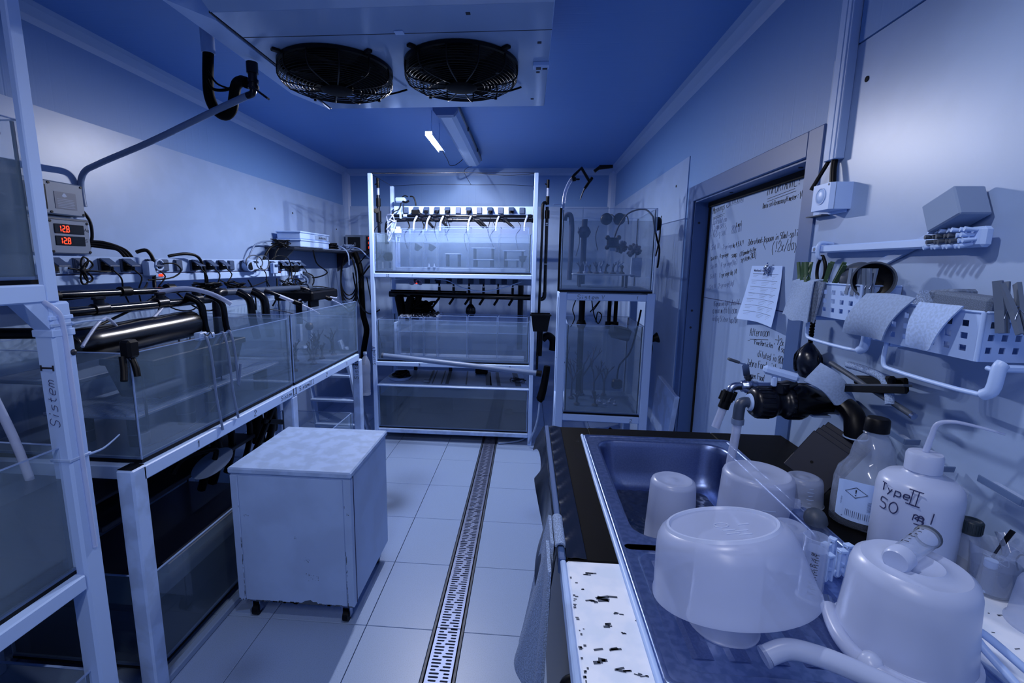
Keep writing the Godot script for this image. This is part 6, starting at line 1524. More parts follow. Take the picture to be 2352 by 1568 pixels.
# ---------------------------------------------------------------- things on the ceiling
func ceiling_things() -> void:
	# evaporator unit
	var t := thing("evaporator", "white ceiling evaporator unit with two black fans facing down", "cooling unit", Vector3(-0.5, 2.3, -1.9))
	part(t, "casing", nb().bx(Vector3(-1.0, 2.34, -2.38), Vector3(0.062, YC, -1.30), 0.004), "whiteish")
	part(t, "fan_plate", nb().bx(Vector3(-0.985, 2.30, -2.40), Vector3(0.058, 2.312, -1.50), 0.003), "unit_gloss")
	part(t, "fold", nb().prism([Vector2(0, 0), Vector2(0, 0.04), Vector2(0.20, 0.115), Vector2(0.20, 0.075)], Transform3D(Basis(Vector3(0, 0, 1), Vector3(0, 1, 0), Vector3(-1, 0, 0)), Vector3(0.058, 2.30, -1.50)), 1.043), "unit_gloss")
	part(t, "rim", nb().bx(Vector3(-0.985, 2.312, -2.40), Vector3(0.058, 2.34, -2.385)).bx(Vector3(0.046, 2.312, -2.40), Vector3(0.058, 2.34, -1.5)).bx(Vector3(-0.985, 2.312, -2.40), Vector3(-0.973, 2.34, -1.5)), "whiteish")
	part(t, "seam", nb().bx(Vector3(-0.99, 2.2992, -1.665), Vector3(0.058, 2.3004, -1.662)).bx(Vector3(-0.990, 2.298, -2.40), Vector3(-0.985, 2.304, -1.5)), "dark")
	part(t, "drip_tray", nb().prism([Vector2(0, 0), Vector2(-0.19, 0.075), Vector2(-0.19, 0.11), Vector2(0, 0.045)], Transform3D(Basis(), Vector3(-1.0, 2.30, -2.41)), 0.86), "white")
	part(t, "end_cap", nb().bx(Vector3(-1.19, 2.38, -1.70), Vector3(-1.0, YC, -1.24), 0.004), "whiteish")
	var sc := nb()
	for p in [Vector3(-1.02, 2.40, -1.238), Vector3(-0.95, 2.2995, -2.2), Vector3(-0.2, 2.2995, -1.55), Vector3(0.02, 2.2995, -1.75), Vector3(0.02, 2.2995, -2.0), Vector3(0.0, 2.2995, -2.3)]:
		sc.box(p, Vector3(0.014, 0.014 if p.z > -1.3 else 0.003, 0.004 if p.z > -1.3 else 0.014), 0.001)
	part(t, "screw", sc, "dark")
	part(t, "tag", nb().bx(Vector3(-0.455, 2.296, -1.665), Vector3(-0.425, 2.299, -1.64)), "white")
	for k in 2:
		fan_guard(t, Vector3([-0.765, -0.272][k], 2.30, [-1.925, -1.918][k]))
	part(t, "probe_box", nb().bx(Vector3(0.0, 2.285, -1.94), Vector3(0.06, 2.30, -1.90), 0.002), "white")
	part(t, "probe_dial", nb().bx(Vector3(0.012, 2.283, -1.935), Vector3(0.03, 2.285, -1.915)).bx(Vector3(0.036, 2.283, -1.935), Vector3(0.054, 2.285, -1.922)), "dark")
	# mould on the right flank
	# drain and refrigerant lines
	t = thing("drain_line", "black insulated trap and grey drain pipe running from the cooling unit to the left wall", "pipe", Vector3(-1.2, 2.2, -1.95))
	part(t, "insulated_trap", nb().tube([Vector3(-1.335, 2.40, -2.0), Vector3(-1.345, 2.30, -2.0), Vector3(-1.345, 2.23, -2.0), Vector3(-1.325, 2.18, -2.0), Vector3(-1.285, 2.155, -2.0), Vector3(-1.245, 2.175, -1.99), Vector3(-1.225, 2.22, -1.98), Vector3(-1.20, 2.258, -1.96), Vector3(-1.165, 2.265, -1.94), Vector3(-1.13, 2.25, -1.92)], 0.021, 12, 5), "rubber")
	part(t, "sleeve", nb().cyl(Vector3(-1.335, 2.395, -2.0), Vector3(-1.335, 2.50, -2.0), 0.026), "whiteish")
	part(t, "outlet", nb().cyl(Vector3(-1.105, 2.325, -1.92), Vector3(-1.105, 2.285, -1.92), 0.022).cyl(Vector3(-1.105, 2.285, -1.92), Vector3(-1.105, 2.225, -1.92), 0.017).cyl(Vector3(-1.105, 2.262, -1.92), Vector3(-1.105, 2.25, -1.92), 0.021).cyl(Vector3(-1.105, 2.24, -1.92), Vector3(-1.105, 2.228, -1.92), 0.021), "pvc_dark")
	part(t, "valve_lever", nb().box(Vector3(-1.065, 2.205, -1.90), Vector3(0.075, 0.008, 0.02), 0.002, Basis(Vector3(0, 0, 1), -0.62)), "pvc_dark")
	part(t, "elbow", nb().tube([Vector3(-1.105, 2.23, -1.92), Vector3(-1.11, 2.212, -1.92), Vector3(-1.135, 2.205, -1.925)], 0.013, 10), "pvc_dark")
	part(t, "cable", nb().tube([Vector3(-1.335, 2.29, -1.98), Vector3(-1.31, 2.25, -1.97), Vector3(-1.25, 2.24, -1.96), Vector3(-1.20, 2.25, -1.95)], 0.006, 6).tube([Vector3(-1.335, 2.33, -1.98), Vector3(-1.29, 2.27, -1.97), Vector3(-1.23, 2.245, -1.96)], 0.004, 6), "rubber")
	part(t, "grey_pipe", nb().tube([Vector3(-1.13, 2.207, -1.925), Vector3(-1.30, 2.167, -1.97), Vector3(-1.70, 2.07, -2.08), Vector3(-2.02, 1.985, -2.135), Vector3(-2.09, 1.96, -2.148), Vector3(-2.118, 1.915, -2.15), Vector3(-2.118, 1.80, -2.15)], 0.013, 12, 5), "pipe_grey")
	# dead twin-tube fitting
	t = thing("tube_fitting", "unlit weatherproof fluorescent fitting with a clouded cover on the ceiling", "ceiling light", Vector3(-0.55, 2.5, -4.0))
	var prof := [Vector2(-0.075, 0.105), Vector2(-0.085, 0.06), Vector2(-0.078, 0.055), Vector2(-0.062, 0.018), Vector2(-0.035, 0), Vector2(0.035, 0), Vector2(0.062, 0.018), Vector2(0.078, 0.055), Vector2(0.085, 0.06), Vector2(0.075, 0.105)]
	part(t, "cover", nb().prism(prof.slice(2, 8), Transform3D(Basis(), Vector3(-0.56, 2.50, -4.78)), 1.54), "fitting_cover")
	part(t, "housing", nb().prism([Vector2(-0.075, 0.108), Vector2(-0.086, 0.055), Vector2(0.086, 0.055), Vector2(0.075, 0.108)], Transform3D(Basis(), Vector3(-0.56, 2.50, -4.80)), 1.58), "slate")
	part(t, "end_plate", nb().prism([Vector2(-0.08, 0.108), Vector2(-0.08, 0.03), Vector2(-0.055, 0.0), Vector2(0.055, 0.0), Vector2(0.08, 0.03), Vector2(0.08, 0.108)], Transform3D(Basis(), Vector3(-0.56, 2.502, -3.24)), 0.045), "frame_grey")
	part(t, "clip", nb().box(Vector3(-0.472, 2.55, -3.7), Vector3(0.012, 0.03, 0.02), 0.002).box(Vector3(-0.472, 2.55, -4.35), Vector3(0.012, 0.03, 0.02), 0.002), "dark")
	# the LED bar that lights the room: an open channel, emitter between two flanges
	t = thing("led_bar_lamp", "short bright LED bar hanging beside the unlit fluorescent fitting", "lamp", Vector3(-0.70, 2.42, -3.6))
	part(t, "channel", nb().bx(Vector3(-0.724, 2.445, -3.85), Vector3(-0.676, 2.452, -3.35), 0.001), "white")
	part(t, "flange", nb().bx(Vector3(-0.7255, 2.4205, -3.85), Vector3(-0.7235, 2.452, -3.35)).bx(Vector3(-0.6765, 2.4205, -3.85), Vector3(-0.6745, 2.452, -3.35)), "white")
	part(t, "led_strip_light", nb().bx(Vector3(-0.7225, 2.436, -3.848), Vector3(-0.6775, 2.4445, -3.352)), "led_light")
	part(t, "bracket", nb().cyl(Vector3(-0.70, 2.452, -3.45), Vector3(-0.70, YC, -3.45), 0.004, -1, 8).cyl(Vector3(-0.70, 2.452, -3.75), Vector3(-0.70, YC, -3.75), 0.004, -1, 8), "white")
	part(t, "flex", nb().tube([Vector3(-0.70, 2.44, -3.86), Vector3(-0.715, 2.45, -4.05), Vector3(-0.74, 2.47, -4.35), Vector3(-0.742, 2.46, -4.55), Vector3(-0.70, 2.48, -4.6), Vector3(-0.64, 2.53, -4.62)], 0.003, 6), "black")
	# lamps out of view: the downlight, and a fill fitting added behind the camera
	t = thing("downlight", "round ceiling downlight over the sink end of the room", "lamp", Vector3(0.0, 2.54, -1.0))
	part(t, "can", nb().lathe([Vector2(0.0, 0.07), Vector2(0.06, 0.07), Vector2(0.065, 0.0), Vector2(0.075, -0.005), Vector2(0.078, 0.0), Vector2(0.07, 0.078), Vector2(0, 0.078)], Transform3D(Basis(), Vector3(0.0, 2.53, -0.80)), 24), "white")
	part(t, "lamp_face", nb().cyl(Vector3(0.0, 2.575, -0.80), Vector3(0.0, 2.582, -0.80), 0.045), "fitting_light")
	t = thing("added_fill_fitting", "long ceiling fitting added out of view behind the camera as a fill light", "ceiling light", Vector3(-0.45, 2.52, 0.75))
	part(t, "body", nb().bx(Vector3(-0.52, 2.53, 0.1), Vector3(-0.38, YC, 1.35), 0.01), "white")
	part(t, "lamp_face", nb().bx(Vector3(-0.51, 2.522, 0.12), Vector3(-0.39, 2.529, 1.33)), "fitting_light")
	# wires strung above the far rack
	t = thing("slack_wire", "thin dark wires strung between the far rack tops and the ceiling fitting", "wire", Vector3(-0.6, 2.3, -4.2))
	var w := nb()
	for s in [[Vector3(-0.575, 2.50, -4.80), Vector3(-0.575, 2.345, -4.25), Vector3(-0.545, 2.28, -4.50)], [Vector3(-1.31, 2.277, -3.92), Vector3(-0.95, 2.325, -4.2), Vector3(-0.575, 2.345, -4.25), Vector3(-0.2, 2.30, -4.15), Vector3(0.05, 2.275, -3.92)], [Vector3(-1.31, 2.277, -4.55), Vector3(-0.95, 2.285, -4.5), Vector3(-0.545, 2.28, -4.50), Vector3(-0.2, 2.28, -4.5), Vector3(0.05, 2.275, -4.55)], [Vector3(-1.31, 2.277, -3.92), Vector3(-1.25, 2.245, -4.1), Vector3(-1.31, 2.277, -4.55)], [Vector3(0.05, 2.275, -3.92), Vector3(0.03, 2.23, -4.2), Vector3(0.05, 2.2, -4.55)], [Vector3(-1.31, 2.279, -3.915), Vector3(0.05, 2.277, -3.915)]]:
		w.tube(s, 0.002, 5)
	part(t, "wire", w, "black")

# black wire basket, motor and blades
func fan_guard(t: Node3D, place: Vector3) -> void:
	var old := xf
	xf = xf * Transform3D(Basis().scaled(Vector3(0.95, 0.66, 0.95)), place)
	var at := Vector3.ZERO
	var g := part(t, "fan", nb().lathe([Vector2(0.222, 0.0), Vector2(0.228, -0.004), Vector2(0.228, -0.022), Vector2(0.215, -0.022), Vector2(0.215, 0.0)], Transform3D(Basis(), at), 48), "black")
	var w := nb()
	var levels := [[0.215, -0.02], [0.222, -0.034], [0.223, -0.046], [0.224, -0.058], [0.224, -0.07], [0.222, -0.082], [0.216, -0.094], [0.206, -0.102], [0.194, -0.107], [0.180, -0.11], [0.166, -0.113], [0.152, -0.115], [0.138, -0.117], [0.124, -0.118], [0.110, -0.119], [0.096, -0.12]]
	for l in levels:
		var pts := []
		for i in 41:
			var a := TAU * i / 40
			pts.append(at + Vector3(cos(a) * l[0], l[1], sin(a) * l[0]))
		w.tube(pts, 0.0022, 4, 1)
	part(g, "guard_ring", w, "black")
	w = nb()
	for k in 12:
		var a := TAU * k / 12 + 0.1
		var e := Vector3(cos(a), 0, sin(a))
		w.tube([at + e * 0.222 + Vector3(0, -0.01, 0), at + e * 0.226 - Vector3(0, 0.07, 0), at + e * 0.208 - Vector3(0, 0.103, 0), at + e * 0.15 - Vector3(0, 0.118, 0), at + e * 0.06 - Vector3(0, 0.122, 0)], 0.0034, 5, 3)
	for k in 4:
		var a := TAU * k / 4 + 0.7
		var e := Vector3(cos(a), 0, sin(a))
		w.box(at + e * 0.245 + Vector3(0, -0.008, 0), Vector3(0.03, 0.016, 0.022), 0.003, Basis(Vector3.UP, -a))
		w.cyl(at + e * 0.20 - Vector3(0, 0.104, 0), at + e * 0.20 - Vector3(0, 0.118, 0), 0.006, -1, 8)
	part(g, "guard_stay", w, "black")
	part(g, "motor", nb().lathe([Vector2(0, -0.135), Vector2(0.05, -0.135), Vector2(0.064, -0.125), Vector2(0.066, -0.03), Vector2(0, -0.02)], Transform3D(Basis(), at), 24), "rubber")
	w = nb()
	for k in 5:
		var a := TAU * k / 5
		w.sheet(func(s: float, v: float) -> Vector3:
			var r := lerpf(0.06, 0.205, s)
			var b := a + (v - 0.5) * lerpf(0.9, 0.75, s) + s * 0.35
			return at + Vector3(cos(b) * r, -0.045 + (v - 0.5) * 0.06, sin(b) * r), 6, 5, 0.003)
	part(g, "fan_blade", w, "rubber")
	part(g, "well", nb().lathe([Vector2(0, 0.0), Vector2(0.214, 0.0), Vector2(0.214, -0.003), Vector2(0, -0.003)], Transform3D(Basis(), at + Vector3(0, 0.001, 0)), 36), "gap")
	part(g, "lead", nb().tube([at + Vector3(0.10, -0.118, -0.05), at + Vector3(0.17, -0.06, -0.18), at + Vector3(0.235, -0.01, -0.23)], 0.006, 6), "rubber")
	xf = old

# ---------------------------------------------------------------- cart, ladder, bottles, board, aisle pieces
func cart_and_aisle() -> void:
	var t := thing("storage_cart", "white box cart on black castors with a pale slab top in the aisle", "cart", Vector3(-0.968, 0, -2.01))
	var a := Vector3(-1.228, 0.085, -2.26)
	var b := Vector3(-0.708, 0.672, -1.762)
	part(t, "body", nb().bx(a + Vector3(0.002, 0.002, 0.002), b - Vector3(0.002, 0, 0.002), 0.002), "cart_white")
	part(t, "front_panel", nb().bx(Vector3(a.x + 0.034, a.y + 0.004, b.z - 0.003), Vector3(b.x - 0.034, b.y - 0.006, b.z + 0.0015), 0.001), "cart_white")
	for x in [a.x, b.x - 0.032]:
		part(t, "corner_post", nb().bx(Vector3(x, a.y, b.z - 0.03), Vector3(x + 0.032, b.y - 0.004, b.z + 0.002), 0.002), "cart_white")
	part(t, "side_seam", nb().bx(Vector3(b.x - 0.002, a.y, b.z - 0.036), Vector3(b.x + 0.0004, b.y, b.z - 0.033)), "ink_blue")
	part(t, "shadow_gap", nb().bx(Vector3(a.x + 0.006, b.y - 0.003, a.z + 0.006), Vector3(b.x - 0.006, b.y + 0.004, b.z - 0.004)), "gap")
	part(t, "slab_top", nb().bx(Vector3(a.x - 0.006, b.y + 0.003, a.z - 0.006), Vector3(b.x + 0.006, b.y + 0.03, b.z + 0.008), 0.006), "slab")
	var rng := RandomNumberGenerator.new()
	rng.seed = 11
	var chips := nb()
	for c in [[0.32, 0.21, 10, 0.012], [0.34, 0.135, 14, 0.018], [0.27, 0.31, 4, 0.006], [0.06, 0.40, 5, 0.006], [0.505, 0.43, 6, 0.006]]:
		for i in c[2]:
			var p := Vector3(a.x + c[0] + rng.randfn() * c[3], a.y + c[1] + rng.randfn() * c[3] * 0.7, b.z + 0.0018)
			chips.box(p, Vector3(rng.randf_range(0.001, 0.004), rng.randf_range(0.001, 0.003), 0.0006), 0.0, Basis(Vector3.BACK, rng.randf() * 3.0))
	for i in 40:
		var side: float = [0.030, 0.492][i % 2]
		chips.box(Vector3(a.x + side + rng.randfn() * 0.001, a.y + rng.randf() * rng.randf() * 0.57, b.z + 0.0022), Vector3(0.0015, rng.randf_range(0.003, 0.03), 0.0006))
	for i in 60:
		chips.box(Vector3(a.x + rng.randf() * 0.52, a.y + absf(rng.randfn()) * 0.003, b.z + 0.0018), Vector3(rng.randf_range(0.004, 0.02), rng.randf_range(0.002, 0.008), 0.0006))
	chips.prism([Vector2(0.27, 0), Vector2(0.36, 0), Vector2(0.352, 0.014), Vector2(0.335, 0.013), Vector2(0.325, 0.022), Vector2(0.30, 0.016), Vector2(0.285, 0.006)], Transform3D(Basis(), Vector3(a.x, a.y, b.z + 0.0014)), 0.0008)
	part(t, "chipped_paint", chips, "slate")
	for p in [Vector3(-1.165, 0, -1.80), Vector3(-0.755, 0, -1.80), Vector3(-1.165, 0, -2.21), Vector3(-0.755, 0, -2.21)]:
		var c := part(t, "castor", nb().cyl(p + Vector3(-0.012, 0.026, 0.012), p + Vector3(0.012, 0.026, 0.012), 0.026, -1, 20).cyl(p + Vector3(-0.016, 0.026, 0.012), p + Vector3(0.016, 0.026, 0.012), 0.008), "black")
		part(c, "fork", nb().bx(p + Vector3(-0.019, 0.022, -0.006), p + Vector3(-0.015, 0.075, 0.02)).bx(p + Vector3(0.015, 0.022, -0.006), p + Vector3(0.019, 0.075, 0.02)).bx(p + Vector3(-0.025, 0.073, -0.02), p + Vector3(0.025, 0.086, 0.024)), "steel")
	# small wooden wedge by the near front castor
	solo("door_wedge", "small pale wedge on the floor by the near left castor of the cart", "wedge", Vector3(-1.235, 0, -1.80), nb().prism([Vector2(0, 0), Vector2(0.07, 0), Vector2(0.07, 0.02), Vector2(0.0, 0.004)], Transform3D(Basis(), Vector3(-1.268, 0, -1.83)), 0.045), "pale")
	# grey pole lying across the far rack, black net head at its right end
	t = thing("landing_net", "long grey pole with a black net head laid across the far rack", "net", Vector3(-0.5, 0.66, -3.83))
	part(t, "pole", nb().cyl(Vector3(-1.215, 0.778, -3.84), Vector3(0.10, 0.672, -3.80), 0.022, -1, 16), "pipe_grey")
	part(t, "collar", nb().cyl(Vector3(0.09, 0.673, -3.80), Vector3(0.135, 0.669, -3.798), 0.026, -1, 16), "black")
	part(t, "hook_end", nb().cyl(Vector3(-1.205, 0.777, -3.84), Vector3(-1.222, 0.779, -3.84), 0.0235), "slate")
	part(t, "net_head", nb().tube([Vector3(0.178, 0.735, -3.80), Vector3(0.172, 0.68, -3.80), Vector3(0.16, 0.60, -3.80), Vector3(0.148, 0.53, -3.80), Vector3(0.13, 0.455, -3.80)], 0.026, 12, 4, 0.034).tube([Vector3(0.13, 0.455, -3.80), Vector3(0.126, 0.435, -3.80), Vector3(0.123, 0.43, -3.80)], 0.034, 10, 3, 0.008), "rubber")
	part(t, "white_tube", nb().tube([Vector3(0.125, 0.43, -3.80), Vector3(0.115, 0.30, -3.80), Vector3(0.09, 0.18, -3.81), Vector3(0.06, 0.10, -3.83), Vector3(0.045, 0.045, -3.85)], 0.0085, 8), "pale")
	# step ladder leaning behind the bench end
	t = thing("step_ladder", "white folding step ladder leaning behind the far end of the left bench", "ladder", Vector3(-1.55, 0, -3.9))
	for q in [[Vector3(-1.50, 0.86, -3.75), Vector3(-1.33, 0.0, -3.68)], [Vector3(-1.63, 0.88, -3.95), Vector3(-1.42, 0.0, -4.05)], [Vector3(-1.86, 0.86, -3.75), Vector3(-1.72, 0.0, -3.68)]]:
		var d: Vector3 = (q[1] - q[0]).normalized()
		var mid: Vector3 = (q[0] + q[1]) * 0.5
		var bs := Basis(Quaternion(Vector3.DOWN, d))
		part(t, "side_rail", nb().box(mid, Vector3(0.022, (q[1] - q[0]).length(), 0.06), 0.003, bs), "whiteish")
	for k in 3:
		var f := 0.28 + 0.24 * k
		var p: Vector3 = Vector3(-1.50, 0.86, -3.75).lerp(Vector3(-1.33, 0.0, -3.68), f)
		part(t, "tread", nb().box(p + Vector3(-0.19, 0, 0), Vector3(0.38, 0.022, 0.09), 0.004), "whiteish")
	# ribbed clear bottle on the back rack's left foot
	t = thing("plastic_bottle", "clear ribbed plastic bottle hanging beside the left post of the far rack", "bottle", Vector3(-1.385, 0.42, -3.84))
	var bp := [Vector2(0, 0), Vector2(0.036, 0), Vector2(0.04, 0.008)]
	for k in 8:
		bp.append(Vector2(0.040, 0.02 + k * 0.022))
		bp.append(Vector2(0.0365, 0.031 + k * 0.022))
	bp.append_array([Vector2(0.042, 0.20), Vector2(0.043, 0.26), Vector2(0.036, 0.30), Vector2(0.02, 0.335), Vector2(0.013, 0.345), Vector2(0.013, 0.36), Vector2(0, 0.36)])
	part(t, "shell", nb().lathe(bp, Transform3D(Basis(), Vector3(-1.375, 0.42, -3.86)), 20), "clear")
	part(t, "cap", nb().cyl(Vector3(-1.375, 0.78, -3.86), Vector3(-1.375, 0.80, -3.86), 0.016), "pale")
	# white board leaning on the right wall
	solo("leaning_board", "warped off-white board leaning on the right wall beyond the door", "board", Vector3(0.9, 0, -3.05), nb().box(Vector3(0.895, 0.40, -3.06), Vector3(0.03, 0.80, 0.40), 0.003, Basis(Vector3.BACK, -0.06) * Basis(Vector3.RIGHT, 0.10)), "paint_worn")
	# black tray hooked on the right post of the far rack
	t = thing("black_tub", "small black plastic tub hooked on the right post of the far rack", "tub", Vector3(0.11, 1.02, -3.83))
	part(t, "tub", open_tub(Vector3(0.112, 1.022, -3.825), 0.115, 0.10, 0.155, 0.125, 0.135, 0.004), "black")
	part(t, "rim", nb().box(Vector3(0.112, 1.157, -3.825 + 0.066), Vector3(0.168, 0.014, 0.008), 0.002).box(Vector3(0.112, 1.157, -3.825 - 0.066), Vector3(0.168, 0.014, 0.008), 0.002).box(Vector3(0.112 - 0.081, 1.157, -3.825), Vector3(0.008, 0.014, 0.13), 0.002).box(Vector3(0.112 + 0.081, 1.157, -3.825), Vector3(0.008, 0.014, 0.13), 0.002), "black_gloss")
	# hose end lying at the drain's far end
	solo("drain_hose", "thin pale hose end running from the far rack foot to the drain", "hose", Vector3(-0.2, 0, -3.95), nb().tube([Vector3(0.06, 0.06, -4.05), Vector3(-0.02, 0.02, -3.98), Vector3(-0.12, 0.014, -3.93), Vector3(-0.22, 0.012, -3.90)], 0.008, 8), "pale")

# open rectangular tub: base centre, lower size, upper size, height, wall
func open_tub(o: Vector3, w0: float, d0: float, w1: float, d1: float, h: float, th: float) -> B:
	var b := nb()
	var ring := func(w: float, d: float, y: float) -> Array:
		return [o + Vector3(-w, 2 * y, -d) * 0.5, o + Vector3(-w, 2 * y, d) * 0.5, o + Vector3(w, 2 * y, d) * 0.5, o + Vector3(w, 2 * y, -d) * 0.5]
	var r0: Array = ring.call(w0, d0, 0.0)
	var r1: Array = ring.call(w1, d1, h)
	var i0: Array = ring.call(w0 - 2 * th, d0 - 2 * th, th)
	var i1: Array = ring.call(w1 - 2 * th, d1 - 2 * th, h)
	for i in 4:
		var j := (i + 1) % 4
		b.quad(r0[i], r0[j], r1[j], r1[i])
		b.quad(i0[j], i0[i], i1[i], i1[j])
		b.quad(r1[i], r1[j], i1[j], i1[i])
	b.quad(r0[3], r0[2], r0[1], r0[0])
	b.quad(i0[0], i0[1], i0[2], i0[3])
	return b

# ---------------------------------------------------------------- counter and sink
const CY := 0.955

func counter() -> void:
	var t := thing("sink_counter", "painted counter along the right wall with a chipped white edge and steel sink", "counter", Vector3(0.5, 0, -1.0))
	# top with the cut-out for the bowl
	var top := nb()
	top.bx(Vector3(0.093, CY - 0.03, -0.888), Vector3(0.235, CY, 0.25), 0.004)
	top.bx(Vector3(0.68, CY - 0.03, -0.888), Vector3(XR - 0.008, CY, 0.25), 0.004)
	part(t, "worktop", top, "paint_chip")
	var bk := nb()
	bk.bx(Vector3(0.093, CY - 0.03, -1.70), Vector3(0.235, CY, -0.888), 0.003)
	bk.bx(Vector3(0.68, CY - 0.03, -1.70), Vector3(XR - 0.008, CY, -0.888), 0.003)
	bk.bx(Vector3(0.235, CY - 0.03, -1.70), Vector3(0.68, CY, -1.60), 0.003)
	part(t, "black_worktop", bk, "rubber")
	part(t, "front_lip", nb().bx(Vector3(0.078, CY - 0.035, -1.70), Vector3(0.093, CY + 0.004, -0.888), 0.003), "frame_grey")
	part(t, "front_lip", nb().bx(Vector3(0.081, CY - 0.035, -0.888), Vector3(0.093, CY + 0.001, 0.25), 0.003), "paint_worn")
	part(t, "front_panel", nb().bx(Vector3(0.105, 0.08, -1.69), Vector3(0.125, CY - 0.035, 0.24)), "slate")
	part(t, "end_panel", nb().bx(Vector3(0.125, 0.08, -1.69), Vector3(XR - 0.01, CY - 0.035, -1.67)), "slate")
	part(t, "plinth", nb().bx(Vector3(0.15, 0, -1.66), Vector3(XR - 0.05, 0.08, 0.22)), "dark")
	var rng := RandomNumberGenerator.new()
	rng.seed = 21
	var ch := nb()
	for s in [[0.128, -0.845, 0.01, 0.003], [0.14, -0.85, 0.014, 0.004], [0.118, -0.80, 0.004, 0.004], [0.155, -0.778, 0.028, 0.010], [0.13, -0.77, 0.016, 0.006], [0.17, -0.745, 0.008, 0.003], [0.152, -0.715, 0.012, 0.006], [0.172, -0.70, 0.006, 0.003], [0.135, -0.665, 0.02, 0.004], [0.128, -0.64, 0.016, 0.006], [0.16, -0.628, 0.018, 0.004], [0.185, -0.62, 0.012, 0.003], [0.20, -0.73, 0.012, 0.002]]:
		for k in 4:
			var p := Vector3(s[0] + rng.randfn() * s[2] * 0.4, CY + 0.0004, s[1] + rng.randfn() * s[3] * 0.4)
			ch.box(p, Vector3(s[2] * rng.randf_range(0.4, 1.0), 0.0006, s[3] * rng.randf_range(0.4, 1.0)), 0.0, Basis(Vector3.UP, rng.randf_range(-0.3, 0.3)))
	for i in 26:
		ch.box(Vector3(0.097 + absf(rng.randfn()) * 0.004, CY + 0.0004, -0.86 + rng.randf() * 0.27), Vector3(rng.randf_range(0.002, 0.006), 0.0006, rng.randf_range(0.001, 0.005)))
	for i in 14:
		ch.box(Vector3(rng.randf_range(0.76, 0.90), CY + 0.0004, rng.randf_range(-0.84, -0.62)), Vector3(rng.randf_range(0.002, 0.01), 0.0006, rng.randf_range(0.001, 0.002)), 0.0, Basis(Vector3.UP, rng.randf_range(-0.3, 0.3)))
	part(t, "chipped_paint", ch, "slate")
	# sealing bead of the sink
	part(t, "sealant_bead", nb().tube([Vector3(0.205, CY + 0.002, -0.40), Vector3(0.204, CY + 0.002, -0.9), Vector3(0.203, CY + 0.003, -1.25), Vector3(0.206, CY + 0.002, -1.612)], 0.006, 6, 4), "white")
	sink()
	# black sheet hanging over the front edge
	solo("black_sheet", "torn black plastic sheet hanging over the counter front above the towel", "sheet", Vector3(0.07, 0.6, -1.2), nb().sheet(func(s: float, v: float) -> Vector3:
		var z := lerpf(-1.69, -0.90, s)
		var drop := 0.05 + 0.10 * smoothstep(0.35, 0.95, s) + 0.02 * sin(s * 23.0)
		return Vector3(0.074 - 0.012 * v * (1.2 + sin(s * 17.0)) - 0.012 * v, CY + 0.003 - drop * v, z), 40, 6, 0.0015), "dark_sheet")
	solo("crumpled_film", "crumpled black film along the counter's front edge", "plastic film", Vector3(0.12, CY, -1.3), nb().sheet(func(s: float, v: float) -> Vector3:
		return Vector3(lerpf(0.094, 0.135, v), CY + 0.003 + 0.006 * absf(sin(s * 31.0 + v * 3.0)) * (1.0 - v), lerpf(-1.69, -0.89, s)), 60, 5, 0.001), "dark_sheet")
	# towel on the front edge
	t = thing("hand_towel", "pale terry towel hanging over the counter's front edge", "towel", Vector3(0.06, 0.6, -0.85))
	part(t, "towel", nb().sheet(func(s: float, v: float) -> Vector3:
		var z := lerpf(-1.045, -0.93, s) + v * lerpf(-0.02, 0.10, s)
		var fold := 0.014 * sin(s * 9.0 + v * 2.0) * v
		return Vector3(0.070 - 0.075 * v * (1.0 - s * 0.75) + fold, CY + 0.008 - 0.36 * v - 0.04 * v * s, z), 26, 26, 0.007), "towel")
	part(t, "fold", nb().sheet(func(s: float, v: float) -> Vector3:
		return Vector3(0.062 + 0.014 * sin(s * 7.0) * v - 0.030 * v, CY - 0.01 - 0.55 * v, lerpf(-0.97, -0.86, s) + 0.07 * v), 18, 22, 0.007), "towel")
	part(t, "over_edge", nb().sheet(func(s: float, v: float) -> Vector3:
		var a := v * PI
		return Vector3(0.084 - cos(a) * 0.012, CY + 0.004 + sin(a) * 0.010, lerpf(-1.045, -0.925, s)), 8, 8, 0.004), "towel")
	solo("cabinet_handle", "dark bar handle on the counter front beside the towel", "handle", Vector3(0.09, 0.75, -0.75), nb().tube([Vector3(0.105, 0.84, -0.72), Vector3(0.085, 0.83, -0.72), Vector3(0.082, 0.76, -0.72), Vector3(0.085, 0.69, -0.72), Vector3(0.105, 0.68, -0.72)], 0.012, 8), "black")

# rounded rectangle ring of points
func rrect(x0: float, x1: float, z0: float, z1: float, r: float, y: float, k := 6) -> Array:
	var out := []
	for c in [[x1 - r, z1 - r, 0.0], [x0 + r, z1 - r, 0.5], [x0 + r, z0 + r, 1.0], [x1 - r, z0 + r, 1.5]]:
		for i in k + 1:
			var a: float = (c[2] + 0.5 * i / k) * PI
			out.append(Vector3(c[0] + cos(a) * r, y, c[1] + sin(a) * r))
	return out

func loft(b: B, rings: Array, smooth := true) -> void:
	var k: int = rings[0].size()
	for i in rings.size() - 1:
		for j in k:
			var n := (j + 1) % k
			var p := (j + k - 1) % k
			var q := (j + 2) % k
			if not smooth:
				b.quad(rings[i][j], rings[i][n], rings[i + 1][n], rings[i + 1][j])
				continue
			var nm := func(ri: int, l: int, m2: int) -> Vector3:
				var lo: int = max(ri - 1, 0)
				var hi: int = min(ri + 1, rings.size() - 1)
				return (rings[ri][m2] - rings[ri][l]).cross(rings[hi][(l + 1) % k] - rings[lo][(l + 1) % k]).normalized()
			b.quadn(rings[i][j], rings[i][n], rings[i + 1][n], rings[i + 1][j], nm.call(i, p, n), nm.call(i, j, q), nm.call(i + 1, j, q), nm.call(i + 1, p, n))

